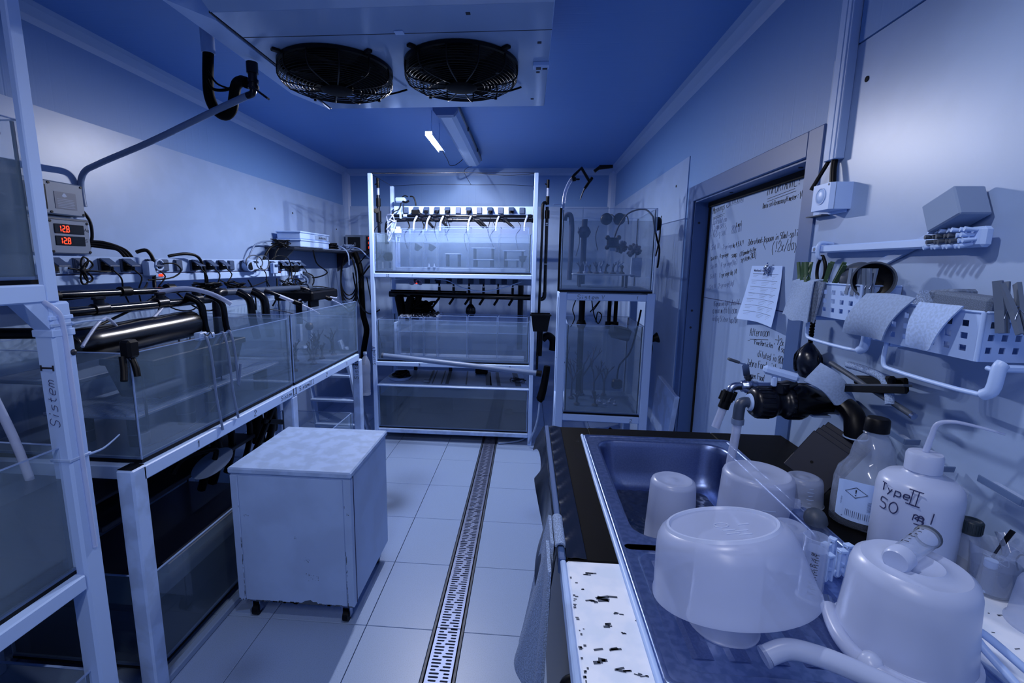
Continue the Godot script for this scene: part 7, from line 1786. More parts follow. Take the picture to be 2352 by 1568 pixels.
func sink() -> void:
	var t := thing("steel_sink", "stainless steel sink with ribbed drainer set into the counter", "sink", Vector3(0.45, 0.80, -1.1))
	var y := CY + 0.004
	# rim: raised bead round the outside, then the flat flange down to the bowl and the drainer
	var x0 := 0.21
	var x1 := 0.708
	var z0 := -1.615
	var z1 := -0.60
	var b := nb()
	loft(b, [rrect(x0, x1, z0, z1, 0.012, CY - 0.001), rrect(x0, x1, z0, z1, 0.012, y), rrect(x0 + 0.003, x1 - 0.003, z0 + 0.003, z1 - 0.003, 0.012, y + 0.002), rrect(x0 + 0.008, x1 - 0.008, z0 + 0.008, z1 - 0.008, 0.012, y + 0.002), rrect(x0 + 0.012, x1 - 0.012, z0 + 0.012, z1 - 0.012, 0.012, y - 0.002)])
	part(t, "rim", b, "steel_brushed")
	b = nb()
	var bz0 := -1.572
	var bz1 := -0.985
	var bx0 := 0.252
	var bx1 := 0.664
	var outer := rrect(x0 + 0.012, x1 - 0.012, z0 + 0.012, bz1 + 0.05, 0.012, y - 0.002)
	loft(b, [outer, rrect(bx0 - 0.006, bx1 + 0.006, bz0 - 0.006, bz1 + 0.006, 0.066, y - 0.002)], false)
	part(t, "flange", b, "steel_brushed")
	b = nb()
	var rings := []
	for s in [[-0.006, 0.0], [-0.002, -0.001], [0.002, -0.006], [0.006, -0.02], [0.010, -0.06], [0.014, -0.10], [0.020, -0.125], [0.032, -0.142], [0.05, -0.151], [0.075, -0.155]]:
		rings.append(rrect(bx0 + s[0], bx1 - s[0], bz0 + s[0], bz1 - s[0], 0.062, y - 0.002 + s[1]))
	loft(b, rings)
	var last: Array = rings[-1]
	var c := Vector3((bx0 + bx1) * 0.5, y - 0.158, (bz0 + bz1) * 0.5)
	for j in last.size():
		b.tri(last[j], last[(j + 1) % last.size()], c)
	part(t, "bowl", b, "steel_bowl")
	# shallow water film with ripples on the bowl's floor
	part(t, "wet_film", nb().sheet(func(s: float, v: float) -> Vector3:
		return Vector3(lerpf(bx0 + 0.06, bx1 - 0.06, s), y - 0.152 + 0.0015 * sin(s * 50.0 + sin(v * 37.0) * 3.0) * sin(v * 60.0 + s * 9.0), lerpf(bz0 + 0.06, bz1 - 0.05, v)), 40, 50, 0.001), "wet")
	# drainer: flat with raised ribs along its length and a rounded tray edge
	b = nb()
	var dz0 := bz1 + 0.05
	loft(b, [rrect(x0 + 0.012, x1 - 0.012, bz1 + 0.03, z1 - 0.012, 0.010, y - 0.002), rrect(x0 + 0.030, x1 - 0.026, dz0, z1 - 0.030, 0.03, y - 0.002), rrect(x0 + 0.036, x1 - 0.032, dz0 + 0.006, z1 - 0.036, 0.028, y - 0.006)])
	var last2 := rrect(x0 + 0.036, x1 - 0.032, dz0 + 0.006, z1 - 0.036, 0.028, y - 0.006)
	var c2 := Vector3(0.46, y - 0.006, (dz0 + z1) * 0.5)
	for j in last2.size():
		b.tri(last2[j], last2[(j + 1) % last2.size()], c2)
	part(t, "drainer", b, "steel_brushed")
	for k in 7:
		var x := 0.285 + k * 0.056
		part(t, "rib", nb().prism([Vector2(-0.018, 0), Vector2(0.018, 0), Vector2(0.008, 0.002), Vector2(-0.008, 0.002)], Transform3D(Basis(), Vector3(x, y - 0.0062, dz0 + 0.03)), z1 - 0.06 - dz0 - 0.03), "steel_bowl")

# ---------------------------------------------------------------- jugs and bottles round the sink
# upside-down beaker: rim on the surface, thick base uppermost; "lean" tips it
func beaker(called: String, label: String, at: Vector3, r0: float, r1: float, h: float, mat: String, lean := Basis(), spout := true) -> Node3D:
	var t := thing(called, label, "beaker", at)
	var tr := Transform3D(lean, at)
	var th := 0.002
	part(t, "wall", nb().lathe([Vector2(r0 + 0.003, 0), Vector2(r0 + 0.0035, 0.004), Vector2(r0, 0.007), Vector2(lerpf(r0, r1, 0.5), h * 0.5), Vector2(r1, h - 0.012), Vector2(r1 - 0.003, h - 0.004), Vector2(r1 - 0.010, h)], tr, 40), mat)
	part(t, "base", nb().lathe([Vector2(r1 - 0.010, h), Vector2(r1 - 0.016, h), Vector2(r1 - 0.020, h - 0.003), Vector2(0.010, h - 0.003), Vector2(0.008, h - 0.0015), Vector2(0, h - 0.0015)], tr, 40), mat)
	if spout:
		part(t, "spout", nb().sheet(func(s: float, v: float) -> Vector3:
			var a := (s - 0.5) * 0.5 + 2.4
			var rr := r0 + 0.003 + 0.013 * (1.0 - v) * cos((s - 0.5) * PI)
			return tr * Vector3(cos(a) * rr, v * 0.03, sin(a) * rr), 8, 4, th), mat)
	return t

func grads(t: Node3D, at: Vector3, r: float, y0: float, y1: float, count: int, mid: float, text: Array, mat: String, tr := Transform3D()) -> void:
	var b := nb()
	for k in count:
		var y := lerpf(y0, y1, float(k) / (count - 1))
		var w := 0.34 if k % 2 == 0 else 0.2
		var pts := []
		for i in 5:
			var a := mid + (i / 4.0 - 0.5) * w
			pts.append(tr * (at + Vector3(sin(a) * r, y, cos(a) * r)))
		b.tube(pts, 0.0005, 4, 1)
	for k in text.size():
		var y := lerpf(y0, y1, float(k) / maxf(text.size() - 1, 1))
		var a := mid - 0.45
		ink(b, text[k], tr * (at + Vector3(sin(a) * (r + 0.0003), y - 0.002, cos(a) * (r + 0.0003))), tr.basis * Vector3(cos(a), 0, -sin(a)), tr.basis * Vector3.UP, 0.005, 0.0004, 0.0)
	part(t, "scale_marks", b, mat)

func sink_things() -> void:
	var y := CY + 0.002
	var bed := CY - 0.15
	var t := beaker("plastic_beaker", "middle-sized frosted beaker standing upside down alone at the left of the sink bowl", Vector3(0.392, bed, -1.185), 0.064, 0.056, 0.20, "frost")
	t = beaker("plastic_beaker", "largest frosted measuring beaker standing upside down at the right of the sink bowl", Vector3(0.612, bed, -1.205), 0.094, 0.084, 0.222, "frost")
	grads(t, Vector3(0.612, bed, -1.205), 0.0915, 0.04, 0.16, 9, -0.12, [], "white")
	t = beaker("plastic_beaker", "small frosted beaker upside down half hidden behind the largest one", Vector3(0.722, CY - 0.005, -1.195), 0.047, 0.042, 0.075, "frost_thin")
	grads(t, Vector3(0.722, CY - 0.005, -1.195), 0.045, 0.012, 0.06, 6, -0.15, [], "white")
	beaker("plastic_cup", "slim tapered clear cup upside down between the big bowl and the measuring cylinder", Vector3(0.545, y - 0.006, -0.935), 0.047, 0.037, 0.083, "frost_thin", Basis(Vector3(1, 0, 0), 0.06) * Basis(Vector3(0, 0, 1), -0.04)).set_meta("category", "cup")
	solo("grey_dome", "small smooth grey dome lying behind the slim tapered cup", "float", Vector3(0.695, CY, -1.085), nb().lathe([Vector2(0.024, 0), Vector2(0.024, 0.014), Vector2(0.021, 0.025), Vector2(0.013, 0.033), Vector2(0, 0.036)], Transform3D(Basis(Vector3(0, 0, 1), 0.3), Vector3(0.695, y, -1.085)), 24), "slate")
	# jar upside down, big bowl tipped over it
	var jp := Vector3(0.345, y - 0.006, -0.742)
	t = beaker("plastic_jar", "straight frosted jar upside down beneath the big tilted bowl", jp, 0.0535, 0.0515, 0.15, "frost", Basis(), false)
	t.set_meta("category", "jar")
	var tilt := Basis(Vector3(0, 0, 1), 0.17) * Basis(Vector3(1, 0, 0), -0.22)
	var ctr := Vector3(0.337, CY + 0.166, -0.764) - tilt.y * 0.1085
	var tr := Transform3D(tilt, ctr)
	t = thing("plastic_bowl", "big round frosted bowl turned over and tilted on top of an inverted jar", "bowl", Vector3(0.348, CY + 0.10, -0.742))
	part(t, "wall", nb().lathe([Vector2(0.128, 0), Vector2(0.1275, 0.004), Vector2(0.124, 0.012), Vector2(0.117, 0.045), Vector2(0.110, 0.078), Vector2(0.105, 0.094), Vector2(0.098, 0.104), Vector2(0.090, 0.108)], tr, 64), "frost_bowl")
	part(t, "foot_ring", nb().lathe([Vector2(0.090, 0.108), Vector2(0.087, 0.1125), Vector2(0.083, 0.1125), Vector2(0.081, 0.108)], tr, 64), "frost_dense")
	var fb := part(t, "base", nb().lathe([Vector2(0.081, 0.108), Vector2(0.07, 0.1065), Vector2(0, 0.1065)], tr, 48), "frost_bowl")
	var mk := nb()
	var ring := []
	for i in 25:
		ring.append(tr * Vector3(cos(TAU * i / 24) * 0.011, 0.107, sin(TAU * i / 24) * 0.011))
	mk.tube(ring, 0.001, 5, 1)
	for k in 4:
		mk.box(tr * Vector3(0.004 + 0.016 * (k % 2), 0.107, 0.024 + 0.008 * k), Vector3(0.02, 0.0008, 0.004), 0.0, tilt)
	mk.box(tr * Vector3(0.034, 0.107, 0.004), Vector3(0.018, 0.0008, 0.005), 0.0, tilt)
	part(fb, "moulded_mark", mk, "frost_dense")
	# measuring cylinder
	var cp := Vector3(0.531, y - 0.006, -0.822)
	t = thing("measuring_cylinder", "clear graduated measuring cylinder standing on the drainer beside the pegs", "measuring cylinder", cp)
	part(t, "tube", nb().lathe([Vector2(0.0195, 0.006), Vector2(0.0198, 0.02), Vector2(0.0198, 0.118), Vector2(0.021, 0.124), Vector2(0.0195, 0.125), Vector2(0.0182, 0.119), Vector2(0.018, 0.02), Vector2(0.0, 0.02)], Transform3D(Basis(), cp), 28), "clear")
	part(t, "foot", nb().lathe([Vector2(0.0, 0), Vector2(0.0225, 0), Vector2(0.0225, 0.004), Vector2(0.0195, 0.008)], Transform3D(Basis(), cp), 28), "frost_thin")
	part(t, "liquid", nb().lathe([Vector2(0, 0.008), Vector2(0.0178, 0.008), Vector2(0.0178, 0.10), Vector2(0, 0.10)], Transform3D(Basis(), cp), 24), "clear_tint")
	grads(t, cp, 0.0199, 0.022, 0.098, 17, -0.35, ["10", "20", "30", "40", "50", "60", "70", "80"], "ink")
	# white plastic clips in a cluster
	var cl := Node3D.new()
	var spots := [[0.588, -0.868, 0.2], [0.604, -0.905, 0.5], [0.622, -0.885, 0.1], [0.628, -0.925, 0.8], [0.646, -0.905, 0.3], [0.618, -0.842, 0.4], [0.650, -0.872, 0.15]]
	cl = thing("plastic_clip", "foremost left white plastic clip of the cluster right of the measuring cylinder", "clip", Vector3(0, 0, 0), "white plastic clips on the drainer")
	clip_parts(cl)
	for i in spots.size():
		var p := Vector3(spots[i][0], y - 0.004, spots[i][1])
		if i == 0:
			cl.position = p
			cl.rotation.y = spots[i][2]
		else:
			dup(cl, p, ["", "white plastic clip standing just behind the foremost left clip of the cluster", "white plastic clip in the middle of the cluster by the measuring cylinder", "tallest-looking white clip at the back left of the drainer cluster", "white plastic clip at the back right of the drainer cluster", "nearest white plastic clip of the drainer cluster, with its ring foot showing", "white plastic clip half hidden against the large inverted tub"][i], Basis(Vector3.UP, spots[i][2]))
	# large round tub upside down, its lid rim and strap below
	var tp := Vector3(0.610, y - 0.004, -0.715)
	t = thing("round_tub", "large round frosted tub upside down on the drainer, a vial lying on it", "tub", tp)
	part(t, "wall", nb().lathe([Vector2(0.088, 0.014), Vector2(0.0865, 0.03), Vector2(0.081, 0.09), Vector2(0.079, 0.125), Vector2(0.075, 0.140), Vector2(0.066, 0.147)], Transform3D(Basis(), tp), 56), "frost_dense")
	part(t, "rim", nb().lathe([Vector2(0.085, 0), Vector2(0.0935, 0.0), Vector2(0.0955, 0.004), Vector2(0.094, 0.014), Vector2(0.088, 0.016)], Transform3D(Basis(), tp), 56), "frost_dense")
	part(t, "base", nb().lathe([Vector2(0.066, 0.147), Vector2(0.058, 0.146), Vector2(0.040, 0.146), Vector2(0.036, 0.150), Vector2(0.030, 0.146), Vector2(0, 0.146)], Transform3D(Basis(), tp), 48), "frost_dense")
	# vial on the tub
	var va := Vector3(0.588, CY + 0.158, -0.712)
	var vb := Vector3(0.662, CY + 0.166, -0.760)
	t = thing("clear_vial", "clear graduated vial lying on top of the large inverted tub", "vial", va.lerp(vb, 0.5))
	var vd := (vb - va).normalized()
	var vt := Transform3D(Basis(Quaternion(Vector3.UP, vd)), va)
	part(t, "tube", nb().lathe([Vector2(0.0165, 0), Vector2(0.017, 0.01), Vector2(0.017, 0.082), Vector2(0.018, 0.088), Vector2(0.016, 0.088), Vector2(0.0152, 0.08), Vector2(0.0148, 0.0)], vt, 24), "clear")
	part(t, "cap", nb().lathe([Vector2(0, -0.022), Vector2(0.016, -0.022), Vector2(0.019, -0.018), Vector2(0.019, 0.0), Vector2(0.0, 0.0)], vt, 24), "frost_dense")
	grads(t, Vector3.ZERO, 0.0172, 0.02, 0.075, 6, -1.2, ["1", "2", "3"], "ink", vt)
	part(t, "mouth_ring", nb().lathe([Vector2(0.0152, 0.082), Vector2(0.0185, 0.086), Vector2(0.0185, 0.090), Vector2(0.0152, 0.090)], vt, 24), "slate")
	# hoses at the bottom right
	t = thing("white_hose", "thick white rubber hose end arching over the drainer's front edge", "hose", Vector3(0.45, CY, -0.65))
	part(t, "hose", nb().tube([Vector3(0.372, CY + 0.022, -0.650), Vector3(0.40, CY + 0.034, -0.652), Vector3(0.44, CY + 0.036, -0.640), Vector3(0.50, CY + 0.028, -0.615), Vector3(0.56, CY + 0.018, -0.58)], 0.0145, 16, 6), "frost_dense")
	part(t, "mouth", nb().tube([Vector3(0.3715, CY + 0.0215, -0.650), Vector3(0.3665, CY + 0.0195, -0.6495)], 0.0155, 16, 1), "frost_thin")
	t = thing("connector_tube", "clear jointed tube with a round knuckle lying against the inverted tub", "tube", Vector3(0.55, CY + 0.01, -0.69))
	part(t, "tube", nb().tube([Vector3(0.535, CY + 0.016, -0.775), Vector3(0.520, CY + 0.014, -0.735), Vector3(0.512, CY + 0.014, -0.69), Vector3(0.522, CY + 0.016, -0.645), Vector3(0.56, CY + 0.016, -0.61)], 0.012, 14, 5), "frost")
	part(t, "knuckle", nb().lathe([Vector2(0, -0.018), Vector2(0.011, -0.015), Vector2(0.018, 0), Vector2(0.011, 0.015), Vector2(0, 0.018)], Transform3D(Basis(), Vector3(0.520, CY + 0.018, -0.652)), 20), "frost_dense")
	part(t, "steel_end", nb().cyl(Vector3(0.535, CY + 0.016, -0.777), Vector3(0.541, CY + 0.017, -0.793), 0.011, -1, 14), "steel")
	t = thing("wire_rack", "bent white wire frame standing at the drainer's right front corner", "rack", Vector3(0.70, CY, -0.64))
	part(t, "wire", nb().tube([Vector3(0.705, CY + 0.004, -0.585), Vector3(0.690, CY + 0.030, -0.625), Vector3(0.676, CY + 0.058, -0.672), Vector3(0.680, CY + 0.064, -0.682), Vector3(0.695, CY + 0.058, -0.682), Vector3(0.74, CY + 0.020, -0.63), Vector3(0.765, CY + 0.006, -0.59)], 0.006, 10, 5), "white")
	# wash bottle
	var wp := Vector3(0.80, CY, -0.955)
	t = thing("wash_bottle", "translucent wash bottle with a bent spout, hand-marked Type II, in front of the spray bottle", "bottle", wp)
	part(t, "body", nb().lathe([Vector2(0, 0), Vector2(0.064, 0), Vector2(0.069, 0.005), Vector2(0.069, 0.155), Vector2(0.066, 0.172), Vector2(0.056, 0.184), Vector2(0.033, 0.190), Vector2(0.027, 0.196), Vector2(0.026, 0.20)], Transform3D(Basis(), wp), 44), "frost_dense")
	var cp2 := nb().lathe([Vector2(0.026, 0.198), Vector2(0.0295, 0.20), Vector2(0.0295, 0.230), Vector2(0.027, 0.236), Vector2(0, 0.238)], Transform3D(Basis(), wp), 40)
	part(t, "screw_cap", cp2, "frost_dense")
	part(t, "spout", nb().tube([wp + Vector3(0, 0.238, 0), wp + Vector3(0.004, 0.27, 0.002), wp + Vector3(0.008, 0.298, 0.006), wp + Vector3(0.02, 0.308, 0.02), wp + Vector3(0.05, 0.306, 0.04), wp + Vector3(0.085, 0.298, 0.055)], 0.0058, 10, 6, 0.002), "frost")
	part(t, "liquid", nb().lathe([Vector2(0, 0.003), Vector2(0.066, 0.004), Vector2(0.066, 0.105), Vector2(0, 0.105)], Transform3D(Basis(), wp), 32), "frost_thin")
	var wi := nb()
	for s in [["Type", -1.62, 0.155, 0.016], ["|", -0.98, 0.148, 0.030], ["|", -0.86, 0.147, 0.030], ["50 ml", -1.58, 0.118, 0.022], ["s", -0.70, 0.112, 0.024]]:
		var a: float = s[1]
		for ch in String(s[0]):
			ink(wi, ch, wp + Vector3(sin(a) * 0.0693, s[2], cos(a) * 0.0693), Vector3(cos(a), 0, -sin(a)), Vector3.UP, s[3], 0.0011, 0.1)
			a += 6.2 * float(s[3]) / 7.0 / 0.069
	part(t, "handwriting", wi, "ink_blue")
	# spray bottle with warning label
	var sp := Vector3(0.805, CY, -1.095)
	t = thing("spray_bottle", "clear waisted detergent bottle with dark liquid and a printed warning label behind the wash bottle", "bottle", sp)
	var oval := Transform3D(Basis(Vector3.UP, -0.42).scaled(Vector3(1.12, 1, 1.12)), sp)
	var body := [Vector2(0, 0), Vector2(0.054, 0), Vector2(0.060, 0.006), Vector2(0.061, 0.05), Vector2(0.060, 0.11), Vector2(0.055, 0.135), Vector2(0.044, 0.152), Vector2(0.038, 0.165), Vector2(0.037, 0.178), Vector2(0.034, 0.195), Vector2(0.026, 0.212), Vector2(0.020, 0.222), Vector2(0.022, 0.226), Vector2(0.019, 0.230), Vector2(0.019, 0.238)]
	part(t, "shell", nb().lathe(body, oval, 36, 1.0, 0.72), "clear")
	part(t, "liquid", nb().lathe([Vector2(0, 0.003), Vector2(0.057, 0.005), Vector2(0.058, 0.05), Vector2(0.058, 0.068), Vector2(0, 0.068)], oval, 36, 1.0, 0.70), "liquid_dark")
	part(t, "cap", nb().lathe([Vector2(0.0235, 0.230), Vector2(0.024, 0.232), Vector2(0.023, 0.258), Vector2(0.02, 0.262), Vector2(0, 0.262)], Transform3D(Basis(), sp), 24), "black")
	var lab := func(s: float, v: float) -> Vector3:
		var a := lerpf(-1.05, 0.95, s)
		return oval * Vector3(sin(a) * 0.0615, lerpf(0.118, 0.022, v) - 0.006 * (absf(s - 0.5) * 2.0) ** 4 * (1.0 if v < 0.5 else -1.0), cos(a) * 0.0615 * 0.72 + 0.001)
	part(t, "label", nb().sheet(lab, 14, 6, 0.0004), "paper")
	var lp := nb()
	var on := func(s: float, v: float) -> Vector3:
		return lab.call(s, v) + oval.basis * Vector3(0, 0, 0.0012)
	var dm := [on.call(0.30, 0.14), on.call(0.46, 0.27), on.call(0.30, 0.40), on.call(0.14, 0.27), on.call(0.30, 0.14)]
	lp.tube(dm, 0.0007, 4, 1)
	lp.tube([on.call(0.30, 0.20), on.call(0.30, 0.29)], 0.0014, 5, 1, 0.0008)
	lp.tube([on.call(0.30, 0.325), on.call(0.30, 0.34)], 0.0012, 5, 1)
	part(t, "hazard_mark", lp, "ink")
	lp = nb()
	for k in 18:
		var v := 0.18 + k * 0.029
		var s0 := 0.52 if v < 0.44 else 0.08
		lp.tube([on.call(s0, v), on.call((s0 + 0.92) * 0.5, v), on.call(0.92, v)], 0.00032, 3, 1)
	for k in 22:
		lp.tube([on.call(0.18 + k * 0.028, 0.74), on.call(0.18 + k * 0.028, 0.90)], [0.0003, 0.0006, 0.0004][k % 3], 3, 1)
	lp.tube([on.call(0.12, 0.95), on.call(0.70, 0.95)], 0.0008, 3, 1)
	part(t, "label_print", lp, "ink_blue")
	# dark plates leaning as a stack
	for k in 4:
		var q := Basis(Vector3.UP, -0.60) * Basis(Vector3.RIGHT, -0.30) * Basis(Vector3.BACK, -0.50)
		var o := Vector3(0.795 + k * 0.020, CY + 0.083 + k * 0.004, -1.262 - k * 0.014)
		solo("dark_plate", ["foremost dark square plate leaning by the spray bottle, with a small round hole", "second dark plate of the stack leaning by the spray bottle", "third dark plate of the leaning stack, its edge streaked pale", "hindmost dark plate of the leaning stack nearest the wall"][k], "plate", o, nb().box(o, Vector3(0.115, 0.122, 0.006), 0.0015, q), "plate_dark", "dark plates leaning behind the sink")
	var PQ := Basis(Vector3.UP, -0.60) * Basis(Vector3.RIGHT, -0.30) * Basis(Vector3.BACK, -0.50)
	solo("plate_hole", "small black disc drawn as the dark hole in the face of the foremost leaning plate", "grommet", Vector3(0.79, CY + 0.07, -1.29), nb().cyl(Vector3(0.795, CY + 0.083, -1.262) + PQ * Vector3(-0.012, -0.012, 0.0028), Vector3(0.795, CY + 0.083, -1.262) + PQ * Vector3(-0.012, -0.012, 0.0038), 0.004, -1, 12), "gap")  # black disc on the face stands in for a dark hole
	# jar and pots on the white ledge
	var ap := Vector3(0.862, CY, -0.905)
	t = thing("lidded_bottle", "small clear bottle with a dark ribbed cap at the ledge behind the pot of brushes", "bottle", ap)
	part(t, "glass", nb().lathe([Vector2(0, 0), Vector2(0.017, 0), Vector2(0.0185, 0.004), Vector2(0.0185, 0.075), Vector2(0.014, 0.092), Vector2(0.012, 0.10)], Transform3D(Basis(), ap), 24), "clear")
	var lid := nb().lathe([Vector2(0.0165, 0.098), Vector2(0.017, 0.10), Vector2(0.017, 0.122), Vector2(0.0155, 0.124), Vector2(0.012, 0.124), Vector2(0.0105, 0.122), Vector2(0, 0.122)], Transform3D(Basis(), ap), 24)
	for k in 24:
		var a := TAU * k / 24
		lid.box(ap + Vector3(cos(a) * 0.0172, 0.111, sin(a) * 0.0172), Vector3(0.001, 0.02, 0.002), 0.0, Basis(Vector3.UP, -a))
	part(t, "cap", lid, "green_dark")
	var pp := Vector3(0.880, CY, -0.868)
	t = thing("brush_pot", "clear beaker of small brushes and vials on the ledge by the wall", "beaker", pp)
	part(t, "wall", nb().lathe([Vector2(0, 0.002), Vector2(0.026, 0.002), Vector2(0.030, 0.006), Vector2(0.038, 0.09), Vector2(0.040, 0.094), Vector2(0.037, 0.09), Vector2(0.029, 0.008), Vector2(0, 0.006)], Transform3D(Basis(), pp), 32), "clear")
	part(t, "murky_water", nb().lathe([Vector2(0, 0.007), Vector2(0.028, 0.008), Vector2(0.0335, 0.058), Vector2(0, 0.058)], Transform3D(Basis(), pp), 28), "murk_pale")
	solo("sample_vial", "tiny white labelled vial standing inside the beaker of brushes", "vial", pp + Vector3(-0.016, 0.01, 0.008), nb().cyl(pp + Vector3(-0.017, 0.008, 0.010), pp + Vector3(-0.019, 0.06, 0.012), 0.0085, -1, 16).cyl(pp + Vector3(-0.019, 0.06, 0.012), pp + Vector3(-0.0195, 0.072, 0.0125), 0.0095, -1, 16), "white")
	var br := thing("pipe_brush", "dark thin bottle brush poking up from the beaker on the ledge", "brush", pp + Vector3(0, 0.01, 0))
	part(br, "stem", nb().tube([pp + Vector3(-0.012, 0.02, -0.01), pp + Vector3(0.004, 0.085, -0.004), pp + Vector3(0.016, 0.122, 0.0)], 0.0022, 6), "dark")
	part(br, "bristle", nb().tube([pp + Vector3(0.008, 0.095, -0.003), pp + Vector3(0.018, 0.126, 0.001)], 0.004, 8, 1), "black")
	solo("wire_hook", "black wire hook bent over the rim of the beaker of brushes", "hook", pp + Vector3(0.02, 0.08, 0.01), nb().tube([pp + Vector3(0.018, 0.062, 0.022), pp + Vector3(0.010, 0.084, 0.024), pp + Vector3(0.018, 0.092, 0.022), pp + Vector3(0.030, 0.086, 0.018), pp + Vector3(0.036, 0.070, 0.012)], 0.0014, 6), "black")
	solo("tangled_line", "tangle of pale fishing line coiled in the beaker of brushes", "line", pp + Vector3(0.005, 0.04, 0), tangle(pp + Vector3(0.004, 0.055, 0.0), 0.022, 0.03, 26, 0.0009, 5), "pale")
	var p2 := Vector3(0.885, CY, -0.775)
	beaker("plastic_beaker", "frosted beaker cut off by the picture's right edge on the ledge", p2, 0.047, 0.042, 0.085, "frost_thin", Basis())
	var bagb := nb().sheet(func(s: float, v: float) -> Vector3:
		var a := s * TAU
		var r := 0.036 + 0.012 * sin(a * 3.0) * v + 0.012 * v
		return Vector3(0.895, CY + 0.085 + v * 0.03 + 0.006 * sin(a * 5.0), -0.835) + Vector3(cos(a) * r, 0, sin(a) * r) * Vector3(0.7, 1, 0.9), 24, 4, 0.0008)
	solo("clear_bag", "crumpled clear plastic bag between the beaker of brushes and the wall", "bag", Vector3(0.89, CY + 0.08, -0.835), bagb, "clear")

func clip_parts(t: Node3D) -> void:
	# standing clip: two jaws, hinge bridge and a ring foot, built at the origin
	var b := nb()
	b.box(Vector3(-0.006, 0.034, 0), Vector3(0.004, 0.056, 0.013), 0.001)
	part(t, "jaw", b, "white")
	part(t, "jaw", nb().box(Vector3(0.006, 0.032, 0), Vector3(0.004, 0.052, 0.013), 0.001), "white")
	part(t, "bridge", nb().box(Vector3(0, 0.058, 0), Vector3(0.015, 0.006, 0.014), 0.001).box(Vector3(0, 0.03, 0), Vector3(0.009, 0.005, 0.010), 0.0005), "white")
	part(t, "slot_edge", nb().box(Vector3(-0.0082, 0.036, 0.0), Vector3(0.0012, 0.04, 0.003), 0.0).box(Vector3(-0.0082, 0.056, 0.002), Vector3(0.0012, 0.003, 0.007), 0.0), "whiteish")
	var pts := []
	for i in 13:
		var a := TAU * i / 12
		pts.append(Vector3(-0.004 + cos(a) * 0.006, 0.0105 + sin(a) * 0.0075, 0))
	part(t, "ring_foot", nb().tube(pts, 0.0024, 6, 1), "white")

func tangle(o: Vector3, r: float, h: float, k: int, w: float, sd: int) -> B:
	var rng := RandomNumberGenerator.new()
	rng.seed = sd
	var pts := []
	for i in k:
		var a := i * 1.9 + rng.randf()
		pts.append(o + Vector3(cos(a) * r * rng.randf_range(0.4, 1.0), rng.randf_range(-h, h) * 0.5, sin(a) * r * rng.randf_range(0.4, 1.0)))
	return nb().tube(pts, w, 5, 5)

